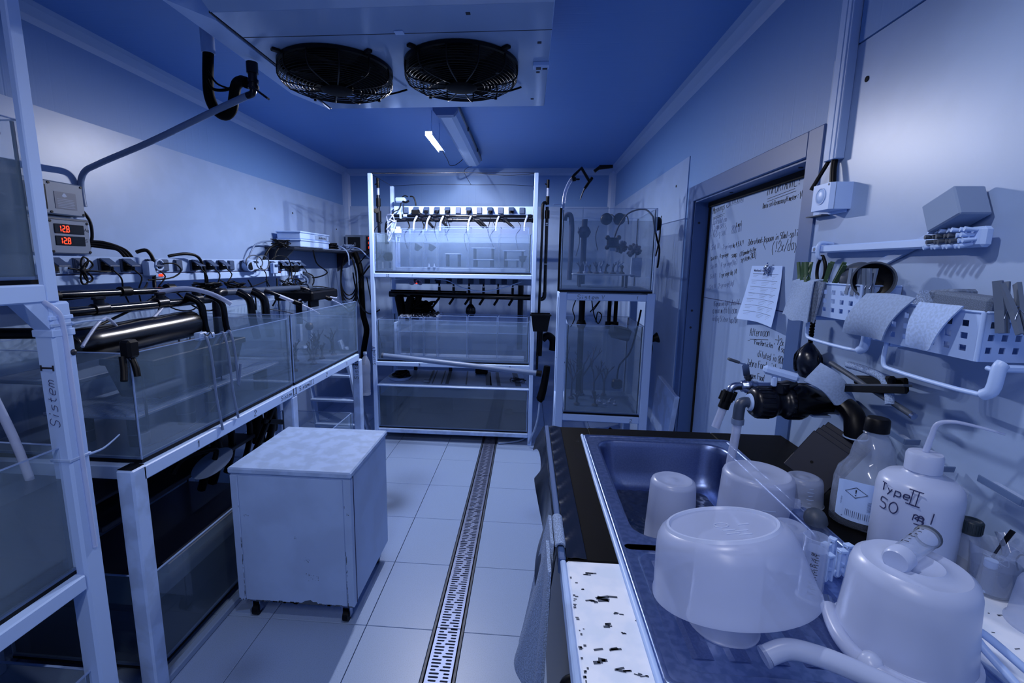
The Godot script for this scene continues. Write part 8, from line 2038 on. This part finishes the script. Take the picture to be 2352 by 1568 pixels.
# ---------------------------------------------------------------- pipes and things behind the sink
func tap_things() -> void:
	var y := 1.158
	var z := -1.40
	var t := thing("water_outlet", "black union valve with white T-handle and clear drop tube on the wall pipe", "tap", Vector3(0.93, y, z))
	var ax := Basis(Vector3(0, -1, 0), Vector3(1, 0, 0), Vector3(0, 0, 1))   # turned shapes along +x
	var body := nb()
	body.lathe([Vector2(0.02, 0), Vector2(0.036, 0.0), Vector2(0.045, 0.012), Vector2(0.045, 0.055), Vector2(0.041, 0.064), Vector2(0.036, 0.068), Vector2(0.036, 0.088), Vector2(0.041, 0.092), Vector2(0.046, 0.100), Vector2(0.046, 0.138), Vector2(0.040, 0.150), Vector2(0.026, 0.152)], Transform3D(ax, Vector3(0.668, y, z)), 40)
	for k in 20:
		var a := TAU * k / 20
		for xx in [0.70, 0.786]:
			body.box(Vector3(xx, y + cos(a) * 0.0455, z + sin(a) * 0.0455), Vector3(0.036, 0.003, 0.006), 0.001, Basis(Vector3.RIGHT, a))
	part(t, "union", body, "pvc_dark")
	part(t, "seal_ring", nb().lathe([Vector2(0.016, 0), Vector2(0.024, 0.0), Vector2(0.026, 0.006), Vector2(0.02, 0.010)], Transform3D(ax, Vector3(0.660, y, z)), 28), "white")
	part(t, "elbow", nb().tube([Vector3(0.668, y, z), Vector3(0.65, y, z), Vector3(0.640, y - 0.006, z), Vector3(0.637, y - 0.02, z), Vector3(0.636, y - 0.055, z)], 0.0155, 16, 4), "pvc")
	part(t, "tube_collar", nb().cyl(Vector3(0.636, y - 0.052, z), Vector3(0.636, y - 0.068, z), 0.0175, -1, 20), "pipe_grey")
	part(t, "drop_tube", nb().tube([Vector3(0.636, y - 0.066, z), Vector3(0.634, y - 0.10, z), Vector3(0.628, y - 0.18, z), Vector3(0.622, y - 0.26, z)], 0.0125, 14, 5), "frost")
	part(t, "valve_body", nb().cyl(Vector3(0.745, y + 0.035, z), Vector3(0.745, y + 0.062, z), 0.024, -1, 20).cyl(Vector3(0.735, y + 0.045, z + 0.01), Vector3(0.79, y + 0.05, z - 0.02), 0.02, -1, 16), "pvc_dark")
	part(t, "handle_stem", nb().box(Vector3(0.722, y + 0.068, z + 0.01), Vector3(0.014, 0.03, 0.014), 0.003), "white")
	part(t, "t_handle", nb().box(Vector3(0.738, y + 0.092, z + 0.01), Vector3(0.092, 0.024, 0.034), 0.007, Basis(Vector3.UP, -0.35) * Basis(Vector3.BACK, -0.22)), "white")
	part(t, "wall_pipe", nb().cyl(Vector3(0.815, y, z), Vector3(0.931, y, z), 0.027, -1, 28), "pvc")
	part(t, "pipe_ring", nb().lathe([Vector2(0.027, 0), Vector2(0.029, 0.001), Vector2(0.029, 0.003), Vector2(0.027, 0.004)], Transform3D(ax, Vector3(0.820, y, z)), 28), "white")
	part(t, "wall_flange", nb().lathe([Vector2(0.027, 0), Vector2(0.0295, 0.0), Vector2(0.0295, 0.004), Vector2(0.027, 0.004)], Transform3D(ax, Vector3(0.912, y, z)), 28), "white")
	part(t, "pipe_clip", nb().box(Vector3(0.86, y - 0.03, z + 0.012), Vector3(0.05, 0.006, 0.02), 0.001), "white")
	# metal tap behind
	z = -1.50
	y = 1.182
	t = thing("metal_tap", "nickel ball-valve tap with a lever and a short clear nozzle behind the black union", "tap", Vector3(0.93, y, z))
	part(t, "pipe", nb().tube([Vector3(0.93, y + 0.004, z), Vector3(0.68, y, z), Vector3(0.662, y - 0.002, z), Vector3(0.651, y - 0.01, z), Vector3(0.648, y - 0.022, z)], 0.0125, 14, 5), "steel")
	part(t, "valve", nb().lathe([Vector2(0.013, 0), Vector2(0.018, 0.004), Vector2(0.018, 0.012), Vector2(0.022, 0.016), Vector2(0.022, 0.034), Vector2(0.018, 0.038), Vector2(0.018, 0.05), Vector2(0.013, 0.052)], Transform3D(ax, Vector3(0.678, y, z)), 12), "steel")
	part(t, "spindle", nb().cyl(Vector3(0.700, y + 0.018, z), Vector3(0.700, y + 0.038, z), 0.008, -1, 12).cyl(Vector3(0.700, y + 0.024, z), Vector3(0.700, y + 0.031, z), 0.012, -1, 6), "dark")
	part(t, "lever", nb().box(Vector3(0.690, y + 0.052, z + 0.002), Vector3(0.020, 0.036, 0.004), 0.001, Basis(Vector3.BACK, 0.22)).box(Vector3(0.665, y + 0.076, z + 0.002), Vector3(0.050, 0.005, 0.014), 0.0015, Basis(Vector3.BACK, -0.30)), "steel")
	part(t, "lever_grip", nb().box(Vector3(0.650, y + 0.0815, z + 0.002), Vector3(0.036, 0.009, 0.018), 0.003, Basis(Vector3.BACK, -0.30)), "slate")
	var nd := Vector3(-0.028, -0.10, 0).normalized()
	var n0 := Vector3(0.648, y - 0.018, z)
	var nut := nb().cyl(n0, n0 + nd * 0.032, 0.019, -1, 10)
	for k in 5:
		var a := TAU * k / 5
		nut.cyl(n0 + Vector3(cos(a) * 0.019, -0.002, sin(a) * 0.019), n0 + nd * 0.030 + Vector3(cos(a) * 0.019, 0, sin(a) * 0.019), 0.006, -1, 8)
	part(t, "wing_nut", nut, "black")
	part(t, "nozzle_collar", nb().cyl(n0 + nd * 0.032, n0 + nd * 0.058, 0.0165, -1, 18), "black")
	part(t, "nozzle", nb().cyl(n0 + nd * 0.056, n0 + nd * 0.125, 0.0125, -1, 18), "frost")
	# grey wiping cloth draped over the pipe
	solo("wiping_cloth", "stiff grey cloth draped over the black pipe beside the T-handle", "cloth", Vector3(0.85, 1.22, -1.36), nb().sheet(func(s: float, v: float) -> Vector3:
		var a := Vector3(0.782, 1.238, -1.352).lerp(Vector3(0.830, 1.288, -1.365), s)
		var e := Vector3(0.838, 1.192, -1.300).lerp(Vector3(0.905, 1.196, -1.32), s)
		var p := a.lerp(e, v)
		return p + Vector3(-0.010, 0.012, 0.02) * sin(v * PI) * (0.5 + s) + Vector3(0, 0.008, 0) * sin(s * 6.0 + v * 4.0) * v, 18, 16, 0.003), "cloth")
	solo("black_wrap", "black plastic wrap lying over the pipe beneath the grey cloth", "plastic wrap", Vector3(0.82, 1.20, -1.38), nb().sheet(func(s: float, v: float) -> Vector3:
		var a := lerpf(-0.4, 2.6, v)
		return Vector3(lerpf(0.775, 0.88, s), 1.162 + sin(a) * (0.046 + 0.010 * sin(s * 5.0)), -1.395 + cos(a) * 0.046 - 0.01 * s), 24, 14, 0.002), "black_gloss")
	# flat grey ruler and squeegee tools leaning on the wall
	t = thing("squeegee", "long dark squeegee blade leaning down the wall from behind the grey cloth", "squeegee", Vector3(0.88, 1.22, -1.2))
	part(t, "blade", nb().cyl(Vector3(0.862, 1.288, -1.375), Vector3(0.886, 1.222, -1.108), 0.007, -1, 8).box(Vector3(0.872, 1.257, -1.245), Vector3(0.02, 0.006, 0.27), 0.001, Basis(Vector3.RIGHT, -0.245)), "slate")
	part(t, "rubber_lip", nb().box(Vector3(0.866, 1.247, -1.24), Vector3(0.006, 0.016, 0.268), 0.001, Basis(Vector3.RIGHT, -0.245)), "black")
	part(t, "end_cap", nb().cyl(Vector3(0.886, 1.222, -1.109), Vector3(0.8866, 1.220, -1.102), 0.008, -1, 8), "steel")
	t = thing("pad_holder", "black scrubbing pad holder with a fluffy white pad leaning above the squeegee", "scrubber", Vector3(0.885, 1.27, -1.2))
	part(t, "holder", nb().box(Vector3(0.882, 1.272, -1.232), Vector3(0.02, 0.026, 0.13), 0.006, Basis(Vector3.RIGHT, -0.22)), "black")
	part(t, "pad", nb().tube([Vector3(0.862, 1.298, -1.305), Vector3(0.868, 1.297, -1.25), Vector3(0.876, 1.286, -1.195), Vector3(0.876, 1.26, -1.172), Vector3(0.872, 1.232, -1.158)], 0.0095, 10, 5), "towel")
	part(t, "backing", nb().box(Vector3(0.897, 1.27, -1.19), Vector3(0.010, 0.036, 0.09), 0.004, Basis(Vector3.RIGHT, -0.3)), "rubber")
	t = thing("lower_elbow", "black pipe elbow with a white lip curving down the wall under the cloth", "pipe", Vector3(0.88, 1.12, -1.3))
	part(t, "elbow", nb().tube([Vector3(0.905, 1.175, -1.37), Vector3(0.900, 1.165, -1.33), Vector3(0.895, 1.150, -1.30), Vector3(0.89, 1.13, -1.285), Vector3(0.89, 1.105, -1.28)], 0.026, 18, 5), "black")
	part(t, "lip", nb().lathe([Vector2(0.026, 0), Vector2(0.028, 0), Vector2(0.028, 0.003), Vector2(0.026, 0.003)], Transform3D(Basis(), Vector3(0.89, 1.103, -1.28)), 24), "white")
	# grey angle bracket on the wall
	solo("grey_bracket", "flat grey strip fixed low on the wall by the hanging black bag", "bracket", Vector3(0.91, 1.23, -1.55), nb().box(Vector3(0.905, 1.230, -1.55), Vector3(0.03, 0.010, 0.13), 0.002, Basis(Vector3.RIGHT, 0.12)), "frame_grey")
	# black bag hanging on a twisted cord from the first towel rail
	t = thing("black_bag", "crumpled black plastic bag hanging by a twisted cord from the left towel rail", "bag", Vector3(0.895, 1.22, -1.535))
	var tw := nb()
	for s in 2:
		var pts := []
		for i in 25:
			var a := i * 1.1 + s * PI
			pts.append(Vector3(0.897 + cos(a) * 0.004, lerpf(1.392, 1.315, i / 24.0), -1.542 + sin(a) * 0.004))
		tw.tube(pts, 0.004, 6, 1)
	part(t, "twisted_neck", tw, "rubber")
	part(t, "bag", nb().lathe([Vector2(0, 1.205), Vector2(0.022, 1.21), Vector2(0.040, 1.235), Vector2(0.045, 1.262), Vector2(0.038, 1.29), Vector2(0.018, 1.312), Vector2(0.008, 1.32)], Transform3D(Basis(), Vector3(0.893, 0, -1.537)), 9, 0.75, 1.0), "dark_sheet")
	var cr := nb()
	for k in 7:
		var a := k * 0.9 + 2.2
		cr.tube([Vector3(0.893 + cos(a) * 0.010, 1.312, -1.537 + sin(a) * 0.012), Vector3(0.893 + cos(a) * 0.030, 1.275, -1.537 + sin(a + 0.2) * 0.042), Vector3(0.893 + cos(a) * 0.026, 1.225, -1.537 + sin(a + 0.4) * 0.036)], 0.003, 5, 4)
	part(t, "crease", cr, "black_gloss")

# ---------------------------------------------------------------- right wall: sensor, brush, baskets
# basket on the wall: open crate with square holes, z0..z1 along the wall, front at xf
func basket(called: String, label: String, x0: float, z0: float, z1: float, y0: float, y1: float, nz: int, nx: int, skip: Array) -> Node3D:
	var t := thing(called, label, "basket", Vector3((x0 + XR) * 0.5, y0, (z0 + z1) * 0.5))
	var x1 := XR - 0.008
	var fl := 0.004
	part(t, "front", holed(Vector3(x0, y0, z0), Vector3(0, 0, z1 - z0), Vector3(-fl, y1 - y0, 0), Vector3(0.0022, 0, 0), nz, skip), "white")
	part(t, "side", holed(Vector3(x0, y0, z1), Vector3(x1 - x0, 0, 0), Vector3(0, y1 - y0, fl), Vector3(0, 0, -0.0022), nx, []), "white")
	part(t, "side", holed(Vector3(x0, y0, z0), Vector3(x1 - x0, 0, 0), Vector3(0, y1 - y0, -fl), Vector3(0, 0, 0.0022), nx, []), "white")
	part(t, "back", nb().bx(Vector3(x1 - 0.002, y0, z0), Vector3(x1, y1, z1)), "white")
	part(t, "floor", nb().bx(Vector3(x0, y0 - 0.001, z0), Vector3(x1, y0 + 0.002, z1)), "white")
	var r := nb()
	r.box(Vector3(x0 - fl, y1, (z0 + z1) * 0.5), Vector3(0.006, 0.005, z1 - z0 + 0.01), 0.002)
	r.box(Vector3((x0 + x1) * 0.5, y1, z1 + fl), Vector3(x1 - x0, 0.005, 0.006), 0.002)
	r.box(Vector3((x0 + x1) * 0.5, y1, z0 - fl), Vector3(x1 - x0, 0.005, 0.006), 0.002)
	part(t, "rim", r, "white")
	var c := nb()
	for z in [z0, z1]:
		c.cyl(Vector3(x0, y0, z), Vector3(x0 - fl, y1, z + (fl if z == z1 else -fl)), 0.004, -1, 10)
	part(t, "corner", c, "white")
	return t

# a wall with a grid of square holes: origin, along, up, thickness vector
func holed(o: Vector3, a: Vector3, u: Vector3, th: Vector3, n: int, skip: Array) -> B:
	var b := nb()
	var rows := 3
	var us := [0.0]
	var vs := [0.0]
	var e := 0.05
	for i in n:
		var w := (1.0 - 2.0 * e) / n
		us.append(e + w * (i + 0.28))
		us.append(e + w * (i + 0.72))
	us.append(1.0)
	for i in rows:
		vs.append(0.16 + 0.26 * i)
		vs.append(0.16 + 0.26 * i + 0.13)
	vs.append(1.0)
	var p := func(i: int, j: int) -> Vector3: return o + a * us[i] + u * vs[j]
	for i in us.size() - 1:
		for j in vs.size() - 1:
			var hole := i % 2 == 1 and j % 2 == 1 and not ((i - 1) / 2 in skip)
			var q := [p.call(i, j), p.call(i + 1, j), p.call(i + 1, j + 1), p.call(i, j + 1)]
			if hole:
				for k in 4:
					b.quad(q[(k + 1) % 4], q[k], q[k] + th, q[(k + 1) % 4] + th)
			else:
				b.quad(q[0], q[1], q[2], q[3])
				b.quad(q[1] + th, q[0] + th, q[3] + th, q[2] + th)
	return b

func peg_parts(t: Node3D, mat: String) -> void:
	# clothes peg built at the origin, jaws down, length 0.07
	part(t, "arm", nb().prism([Vector2(-0.002, -0.03), Vector2(-0.006, -0.03), Vector2(-0.0065, 0.0), Vector2(-0.011, 0.038), Vector2(-0.006, 0.038), Vector2(-0.001, 0.0)], Transform3D(Basis(), Vector3(0, 0, -0.005)), 0.010), mat)
	part(t, "arm", nb().prism([Vector2(0.002, -0.03), Vector2(0.006, -0.03), Vector2(0.0065, 0.0), Vector2(0.011, 0.038), Vector2(0.006, 0.038), Vector2(0.001, 0.0)], Transform3D(Basis(), Vector3(0, 0, -0.005)), 0.010), mat)
	var s := nb()
	for z in [-0.003, 0.0, 0.003]:
		var pts := []
		for i in 13:
			pts.append(Vector3(cos(TAU * i / 12) * 0.0045, 0.002 + sin(TAU * i / 12) * 0.0045, z))
		s.tube(pts, 0.0008, 4, 1)
	s.tube([Vector3(-0.0075, -0.012, 0.0055), Vector3(0.0, 0.002, 0.0055), Vector3(0.0075, -0.012, 0.0055)], 0.0008, 4, 1)
	part(t, "spring", s, "steel")

func wall_things() -> void:
	# conduit and its cables
	var t := thing("cable_trunking", "white cable trunking running down the right wall to the sensor box", "trunking", Vector3(0.925, 1.88, -1.575))
	part(t, "trunking", nb().bx(Vector3(0.905, 1.876, -1.605), Vector3(0.931, YC, -1.545), 0.002), "whiteish")
	part(t, "lid", nb().bx(Vector3(0.902, 1.876, -1.597), Vector3(0.906, YC, -1.572), 0.001).bx(Vector3(0.902, 1.876, -1.568), Vector3(0.906, YC, -1.553), 0.001), "whiteish")
	part(t, "cable", nb().tube([Vector3(0.918, 1.885, -1.592), Vector3(0.905, 1.85, -1.60), Vector3(0.885, 1.795, -1.615)], 0.006, 8, 4).tube([Vector3(0.918, 1.885, -1.568), Vector3(0.912, 1.85, -1.560), Vector3(0.908, 1.79, -1.545)], 0.009, 8, 4), "black")
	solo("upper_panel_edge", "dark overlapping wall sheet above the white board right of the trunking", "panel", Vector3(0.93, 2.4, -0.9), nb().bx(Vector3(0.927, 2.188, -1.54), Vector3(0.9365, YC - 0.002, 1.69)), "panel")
	# motion sensor
	t = thing("motion_sensor", "white wall sensor box with a round lens beside the door's right jamb", "sensor", Vector3(0.90, 1.73, -1.53))
	part(t, "case", nb().prism([Vector2(0.931, -1.585), Vector2(0.878, -1.585), Vector2(0.872, -1.578), Vector2(0.872, -1.495), Vector2(0.884, -1.488), Vector2(0.931, -1.488)], Transform3D(Basis(Vector3(1, 0, 0), Vector3(0, 0, 1), Vector3(0, -1, 0)), Vector3(0, 1.80, 0)), 0.076), "white")
	part(t, "seam", nb().bx(Vector3(0.8832, 1.7245, -1.4885), Vector3(0.8845, 1.8005, -1.4872)), "pale")
	part(t, "base_plate", nb().bx(Vector3(0.924, 1.716, -1.66), Vector3(0.931, 1.79, -1.50), 0.002), "white")
	part(t, "base_lip", nb().bx(Vector3(0.905, 1.714, -1.665), Vector3(0.931, 1.718, -1.58), 0.001), "slate")
	var lt := Transform3D(Basis(Vector3(0, 1, 0), Vector3(-1, 0, 0), Vector3(0, 0, 1)), Vector3(0.872, 1.765, -1.536))
	part(t, "lens_ring", nb().lathe([Vector2(0.024, 0), Vector2(0.024, 0.0022), Vector2(0.0215, 0.0022), Vector2(0.0205, 0.0005)], lt, 32), "whiteish")
	part(t, "lens", nb().lathe([Vector2(0.0205, 0.0005), Vector2(0.019, 0.002), Vector2(0.010, 0.0045), Vector2(0, 0.005)], lt, 32), "white")
	part(t, "screw", nb().cyl(Vector3(0.872, 1.795, -1.503), Vector3(0.8705, 1.795, -1.503), 0.003, -1, 10), "mid")
	# long-handled brush on its hook
	t = thing("dish_brush", "long white dish brush hung flat on the wall, bristles towards the right", "brush", Vector3(0.915, 1.61, -1.3))
	part(t, "handle", nb().bx(Vector3(0.895, 1.599, -1.595), Vector3(0.915, 1.621, -1.13), 0.004), "white")
	part(t, "head", nb().bx(Vector3(0.893, 1.597, -1.14), Vector3(0.915, 1.638, -1.02), 0.006), "white")
	var tuft := nb()
	var tdark := nb()
	for i in 7:
		for j in 4:
			var p := Vector3(0.893, 1.604 + j * 0.009, -1.128 + i * 0.0145 + (j % 2) * 0.006)
			var q := p + Vector3(-0.020 + 0.004 * (i % 2), 0.006 * (j - 2) * 0.4, -0.006)
			(tuft if i > 4 or (i * 3 + j) % 3 == 0 else tdark).cyl(p, q, 0.0032, 0.0050, 8)
	part(t, "bristle", tuft, "white")
	part(t, "bristle", tdark, "slate")
	part(t, "hang_hole", nb().cyl(Vector3(0.8945, 1.61, -1.578), Vector3(0.8955, 1.61, -1.578), 0.006, -1, 14), "mid")
	solo("hook", "small white hook holding the brush's handle at its left end", "hook", Vector3(0.92, 1.60, -1.55), nb().tube([Vector3(0.931, 1.625, -1.548), Vector3(0.894, 1.628, -1.548), Vector3(0.889, 1.605, -1.548), Vector3(0.893, 1.585, -1.546), Vector3(0.903, 1.583, -1.545)], 0.006, 8, 4), "white")
	solo("black_loop", "black rubber loop hanging from the small white hook", "loop", Vector3(0.905, 1.55, -1.55), nb().tube([Vector3(0.903, 1.59, -1.545), Vector3(0.905, 1.565, -1.565), Vector3(0.907, 1.53, -1.568), Vector3(0.907, 1.50, -1.55), Vector3(0.907, 1.53, -1.530), Vector3(0.905, 1.565, -1.530), Vector3(0.903, 1.59, -1.545)], 0.005, 8, 5), "black")
	# scraper with a foam block head
	t = thing("foam_scraper", "slim pale stick running diagonally behind the brush to a grey foam block", "scraper", Vector3(0.91, 1.6, -1.2))
	part(t, "stick", nb().box(Vector3(0.926, 1.602, -1.245), Vector3(0.008, 0.022, 0.36), 0.002, Basis(Vector3.RIGHT, -0.40)), "whiteish")
	part(t, "foam_block", nb().box(Vector3(0.893, 1.676, -1.093), Vector3(0.062, 0.064, 0.082), 0.003, Basis(Vector3.RIGHT, -0.42)), "foam")
	# baskets
	basket("wall_basket", "smaller white perforated basket on the wall below the long brush", 0.838, -1.535, -1.255, 1.418, 1.510, 7, 3, [])
	basket("wall_basket", "larger white perforated basket at the picture's right edge on the wall", 0.826, -1.185, -0.915, 1.386, 1.476, 7, 4, [])
	# towel rails
	for s in [["towel_rail", "U-shaped white rail hanging under the smaller basket", -1.455, -1.215, 1.348, 1.415], ["towel_rail", "U-shaped white rail hanging under the larger basket", -1.145, -0.885, 1.326, 1.388]]:
		t = thing(s[0], s[1], "rail", Vector3(0.84, s[4], (s[2] + s[3]) * 0.5))
		part(t, "bar", nb().tube([Vector3(0.835, s[5], s[2]), Vector3(0.833, s[4] + 0.014, s[2]), Vector3(0.833, s[4] + 0.003, s[2] + 0.006), Vector3(0.833, s[4], s[2] + 0.022), Vector3(0.833, s[4], s[3] - 0.022), Vector3(0.833, s[4] + 0.004, s[3] - 0.006)], 0.0048, 10, 4), "white")
		part(t, "end_piece", nb().tube([Vector3(0.833, s[4] + 0.002, s[3] - 0.012), Vector3(0.834, s[4] + 0.012, s[3]), Vector3(0.838, s[5] - 0.006, s[3] + 0.002), Vector3(0.842, s[5], s[3] + 0.002)], 0.0105, 12, 4), "white")
		part(t, "bracket", nb().box(Vector3(0.885, s[5] - 0.008, s[3] + 0.002), Vector3(0.09, 0.012, 0.014), 0.003).box(Vector3(0.885, s[5] - 0.008, s[2]), Vector3(0.09, 0.012, 0.014), 0.003), "white")
		part(t, "peg_stub", nb().cyl(Vector3(0.838, s[5] - 0.014, s[3]), Vector3(0.838, s[5] - 0.012, s[3] - 0.02), 0.0045, -1, 10), "white")
	# cloths over the basket rims
	solo("cleaning_cloth", "grey cleaning cloth folded over the left rim of the smaller basket", "cloth", Vector3(0.835, 1.45, -1.49), nb().sheet(func(s: float, v: float) -> Vector3:
		var f := v * 1.35 - 0.35
		var z := lerpf(-1.545, -1.425, s) + (0.012 * f if f > 0 else 0.0)
		if f < 0.0:
			return Vector3(0.832 - f * 0.06, 1.514 + 0.004 * sin(s * 9.0), z)
		return Vector3(0.826 - 0.016 * f + 0.006 * sin(s * 5.0 + f * 2.0) - 0.006 * f, 1.514 - 0.108 * f - 0.012 * f * s + 0.004 * sin(s * 9.0), z - 0.018 * f * (1.0 - s)), 14, 18, 0.003), "cloth")
	solo("folded_cloth", "second darker cloth tucked over the same basket rim beside the grey one", "cloth", Vector3(0.83, 1.45, -1.41), nb().sheet(func(s: float, v: float) -> Vector3:
		return Vector3(0.828 - 0.006 * v + 0.008 * sin(s * 4.0) * v, 1.515 - 0.118 * v, lerpf(-1.425, -1.385, s) - 0.012 * v), 8, 12, 0.004), "cloth_dark")
	solo("cleaning_cloth", "grey cloth with curled lower edge hanging over the larger basket's left end", "cloth", Vector3(0.815, 1.43, -1.15), nb().sheet(func(s: float, v: float) -> Vector3:
		var z := lerpf(-1.20, -1.055, s) - 0.035 * v * (1.0 - s) - 0.045 * v * s
		return Vector3(0.815 - 0.022 * v - 0.012 * sin(v * PI) + 0.016 * pow(v, 4.0) * sin(s * PI), 1.492 - 0.098 * v * (1.0 - 0.12 * s) + 0.012 * (1.0 - v) * sin(s * 2.0) - 0.012 * s, z), 16, 18, 0.003), "cloth")
	solo("white_cloth", "white kitchen cloth hanging over the middle of the larger basket's front", "cloth", Vector3(0.81, 1.43, -0.98), nb().sheet(func(s: float, v: float) -> Vector3:
		var z := lerpf(-1.045, -0.945, s) + 0.004 * v * (1.0 - s) - 0.035 * v * s
		return Vector3(0.816 - 0.018 * v - 0.008 * sin(v * PI) + 0.012 * pow(v, 4.0) * sin(s * PI), 1.484 - 0.088 * v - 0.006 * sin(s * 3.0) * v, z), 16, 18, 0.003), "cloth_white")
	solo("label_card", "blank pale card slipped in front of the larger basket beside the white cloth", "card", Vector3(0.818, 1.44, -1.06), nb().box(Vector3(0.8195, 1.444, -1.058), Vector3(0.003, 0.052, 0.030), 0.001), "whiteish")
	# sponges
	solo("sponge", "porous dark grey sponge block standing in the larger basket", "sponge", Vector3(0.86, 1.46, -0.99), nb().box(Vector3(0.862, 1.474, -0.985), Vector3(0.05, 0.062, 0.125), 0.006, Basis(Vector3.RIGHT, 0.06)), "sponge")
	solo("sponge", "smooth lighter sponge behind the porous block in the larger basket", "sponge", Vector3(0.88, 1.46, -1.06), nb().box(Vector3(0.885, 1.478, -1.055), Vector3(0.045, 0.066, 0.07), 0.005, Basis(Vector3.RIGHT, -0.1)), "cloth_dark")
	solo("filter_wedge", "pale crinkled triangular filter piece at the left of the sponges in the larger basket", "filter pad", Vector3(0.86, 1.46, -1.09), nb().prism([Vector2(-0.03, 0), Vector2(0.035, 0), Vector2(-0.005, 0.052)], Transform3D(Basis(Vector3(0, 0, 1), Vector3(0, 1, 0), Vector3(-1, 0, 0)), Vector3(0.875, 1.455, -1.085)), 0.03), "towel")
	# dark cups in the smaller basket
	for k in 2:
		var p := Vector3(0.880 - 0.012 * k, 1.524, -1.325 + 0.055 * k)
		t = thing("scrub_cup", ["dark round scrubbing cup in the smaller basket, turned away behind the other cup", "dark round scrubbing cup in the smaller basket, hollow side facing the room"][k], "scrubber", p)
		var fa := Basis(Vector3.UP, [2.7, -0.5][k]) * Basis(Vector3.RIGHT, PI / 2)
		part(t, "cup", nb().lathe([Vector2(0, 0.0), Vector2(0.030, 0.004), Vector2(0.044, 0.016), Vector2(0.046, 0.034), Vector2(0.042, 0.034), Vector2(0.040, 0.018), Vector2(0.028, 0.009), Vector2(0, 0.006)], Transform3D(fa, p), 32), "slate")
		part(t, "lining", nb().lathe([Vector2(0.0395, 0.02), Vector2(0.03, 0.0125), Vector2(0, 0.0095)], Transform3D(fa, p), 28), "black")
	# pegs
	var gp := [[-1.532, 0.838, 0.15, "leftmost green clothes peg on the smaller basket's rim"], [-1.512, 0.836, -0.05, "middle green clothes peg of the left three on the smaller basket's rim"], [-1.492, 0.836, 0.05, "right green clothes peg of the left three on the smaller basket's rim"], [-1.40, 0.838, -0.30, "green clothes peg leaning left beside the dark scrubbing cups"], [-1.372, 0.850, -0.55, "tilted green clothes peg just left of the dark scrubbing cups"]]
	var g0 := thing("clothes_peg", gp[0][3], "peg", Vector3.ZERO, "green clothes pegs")
	peg_parts(g0, "green")
	for i in gp.size():
		var q := Basis(Vector3.RIGHT, -gp[i][2]) * Basis(Vector3.UP, [0.2, 0.5, 0.1, 0.8, 1.2][i])
		var p := Vector3(gp[i][1], 1.532, gp[i][0])
		if i == 0:
			g0.transform = Transform3D(q, p)
		else:
			dup(g0, p, gp[i][3], q)
	var pg := [[-1.300, 0.838, -0.22], [-1.284, 0.840, -0.08], [-1.268, 0.841, -0.03], [-1.252, 0.843, 0.02], [-1.238, 0.845, 0.02]]
	var p0 := thing("clothes_peg", "leftmost grey peg of the row on the smaller basket's right corner", "peg", Vector3.ZERO, "grey clothes pegs")
	peg_parts(p0, "peg_grey")
	for i in pg.size():
		var q := Basis(Vector3.RIGHT, -pg[i][2]) * Basis(Vector3.UP, 0.1)
		var p := Vector3(pg[i][1], 1.515, pg[i][0])
		if i == 0:
			p0.transform = Transform3D(q, p)
		else:
			dup(p0, p, ["", "second grey peg from the left on the smaller basket's right corner", "middle grey peg of the five on the smaller basket's right corner", "second grey peg from the right on the smaller basket's corner", "rightmost grey peg of the five on the smaller basket's corner"][i], q)
	var pb := [[-0.895, 0.835, 0.20, "blue-grey peg gripping the larger basket's rim at the right, upper one"], [-0.872, 0.838, 0.45, "slanting blue-grey peg at the larger basket's right corner"]]
	var b0 := thing("clothes_peg", pb[0][3], "peg", Vector3.ZERO, "blue-grey clothes pegs")
	peg_parts(b0, "peg_blue")
	for i in 2:
		var q := Basis(Vector3.RIGHT, -pb[i][2]) * Basis(Vector3.UP, 0.4 - i * 0.7) * Basis().scaled(Vector3(1.25, 1.35, 1.3))
		var p := Vector3(pb[i][1], 1.482, pb[i][0])
		if i == 0:
			b0.transform = Transform3D(q, p)
		else:
			dup(b0, p, pb[i][3], q)
	# clear trays and clips fixed low on the wall
	for s in [[Vector3(0.905, 1.150, -1.145), 0.05, "clear plastic clip on the wall just right of the spray bottle's neck", 0.14], [Vector3(0.905, 1.128, -1.05), 0.05, "clear plastic clip on the wall right of the wash bottle's cap", 0.2], [Vector3(0.905, 1.140, -0.895), 0.085, "larger clear plastic tray on the wall at the picture's right edge", 0.1]]:
		t = thing("wall_tray", s[2], "tray", s[0])
		var q := Basis(Vector3.RIGHT, s[3])
		part(t, "tray", nb().box(s[0], Vector3(0.036, 0.003, s[1]), 0.001, q), "clear")
		part(t, "lip", nb().box(s[0] + Vector3(-0.017, 0.007, 0), Vector3(0.003, 0.014, s[1]), 0.001, q).box(s[0] + q * Vector3(0, 0.007, s[1] * 0.5), Vector3(0.034, 0.014, 0.003), 0.001, q), "glass_edge")
	solo("clear_box", "clear plastic box standing against the wall behind the wash bottle's shoulder", "box", Vector3(0.90, 1.085, -1.03), nb().box(Vector3(0.903, 1.090, -1.035), Vector3(0.045, 0.035, 0.10), 0.004, Basis(Vector3.RIGHT, 0.12)), "clear")
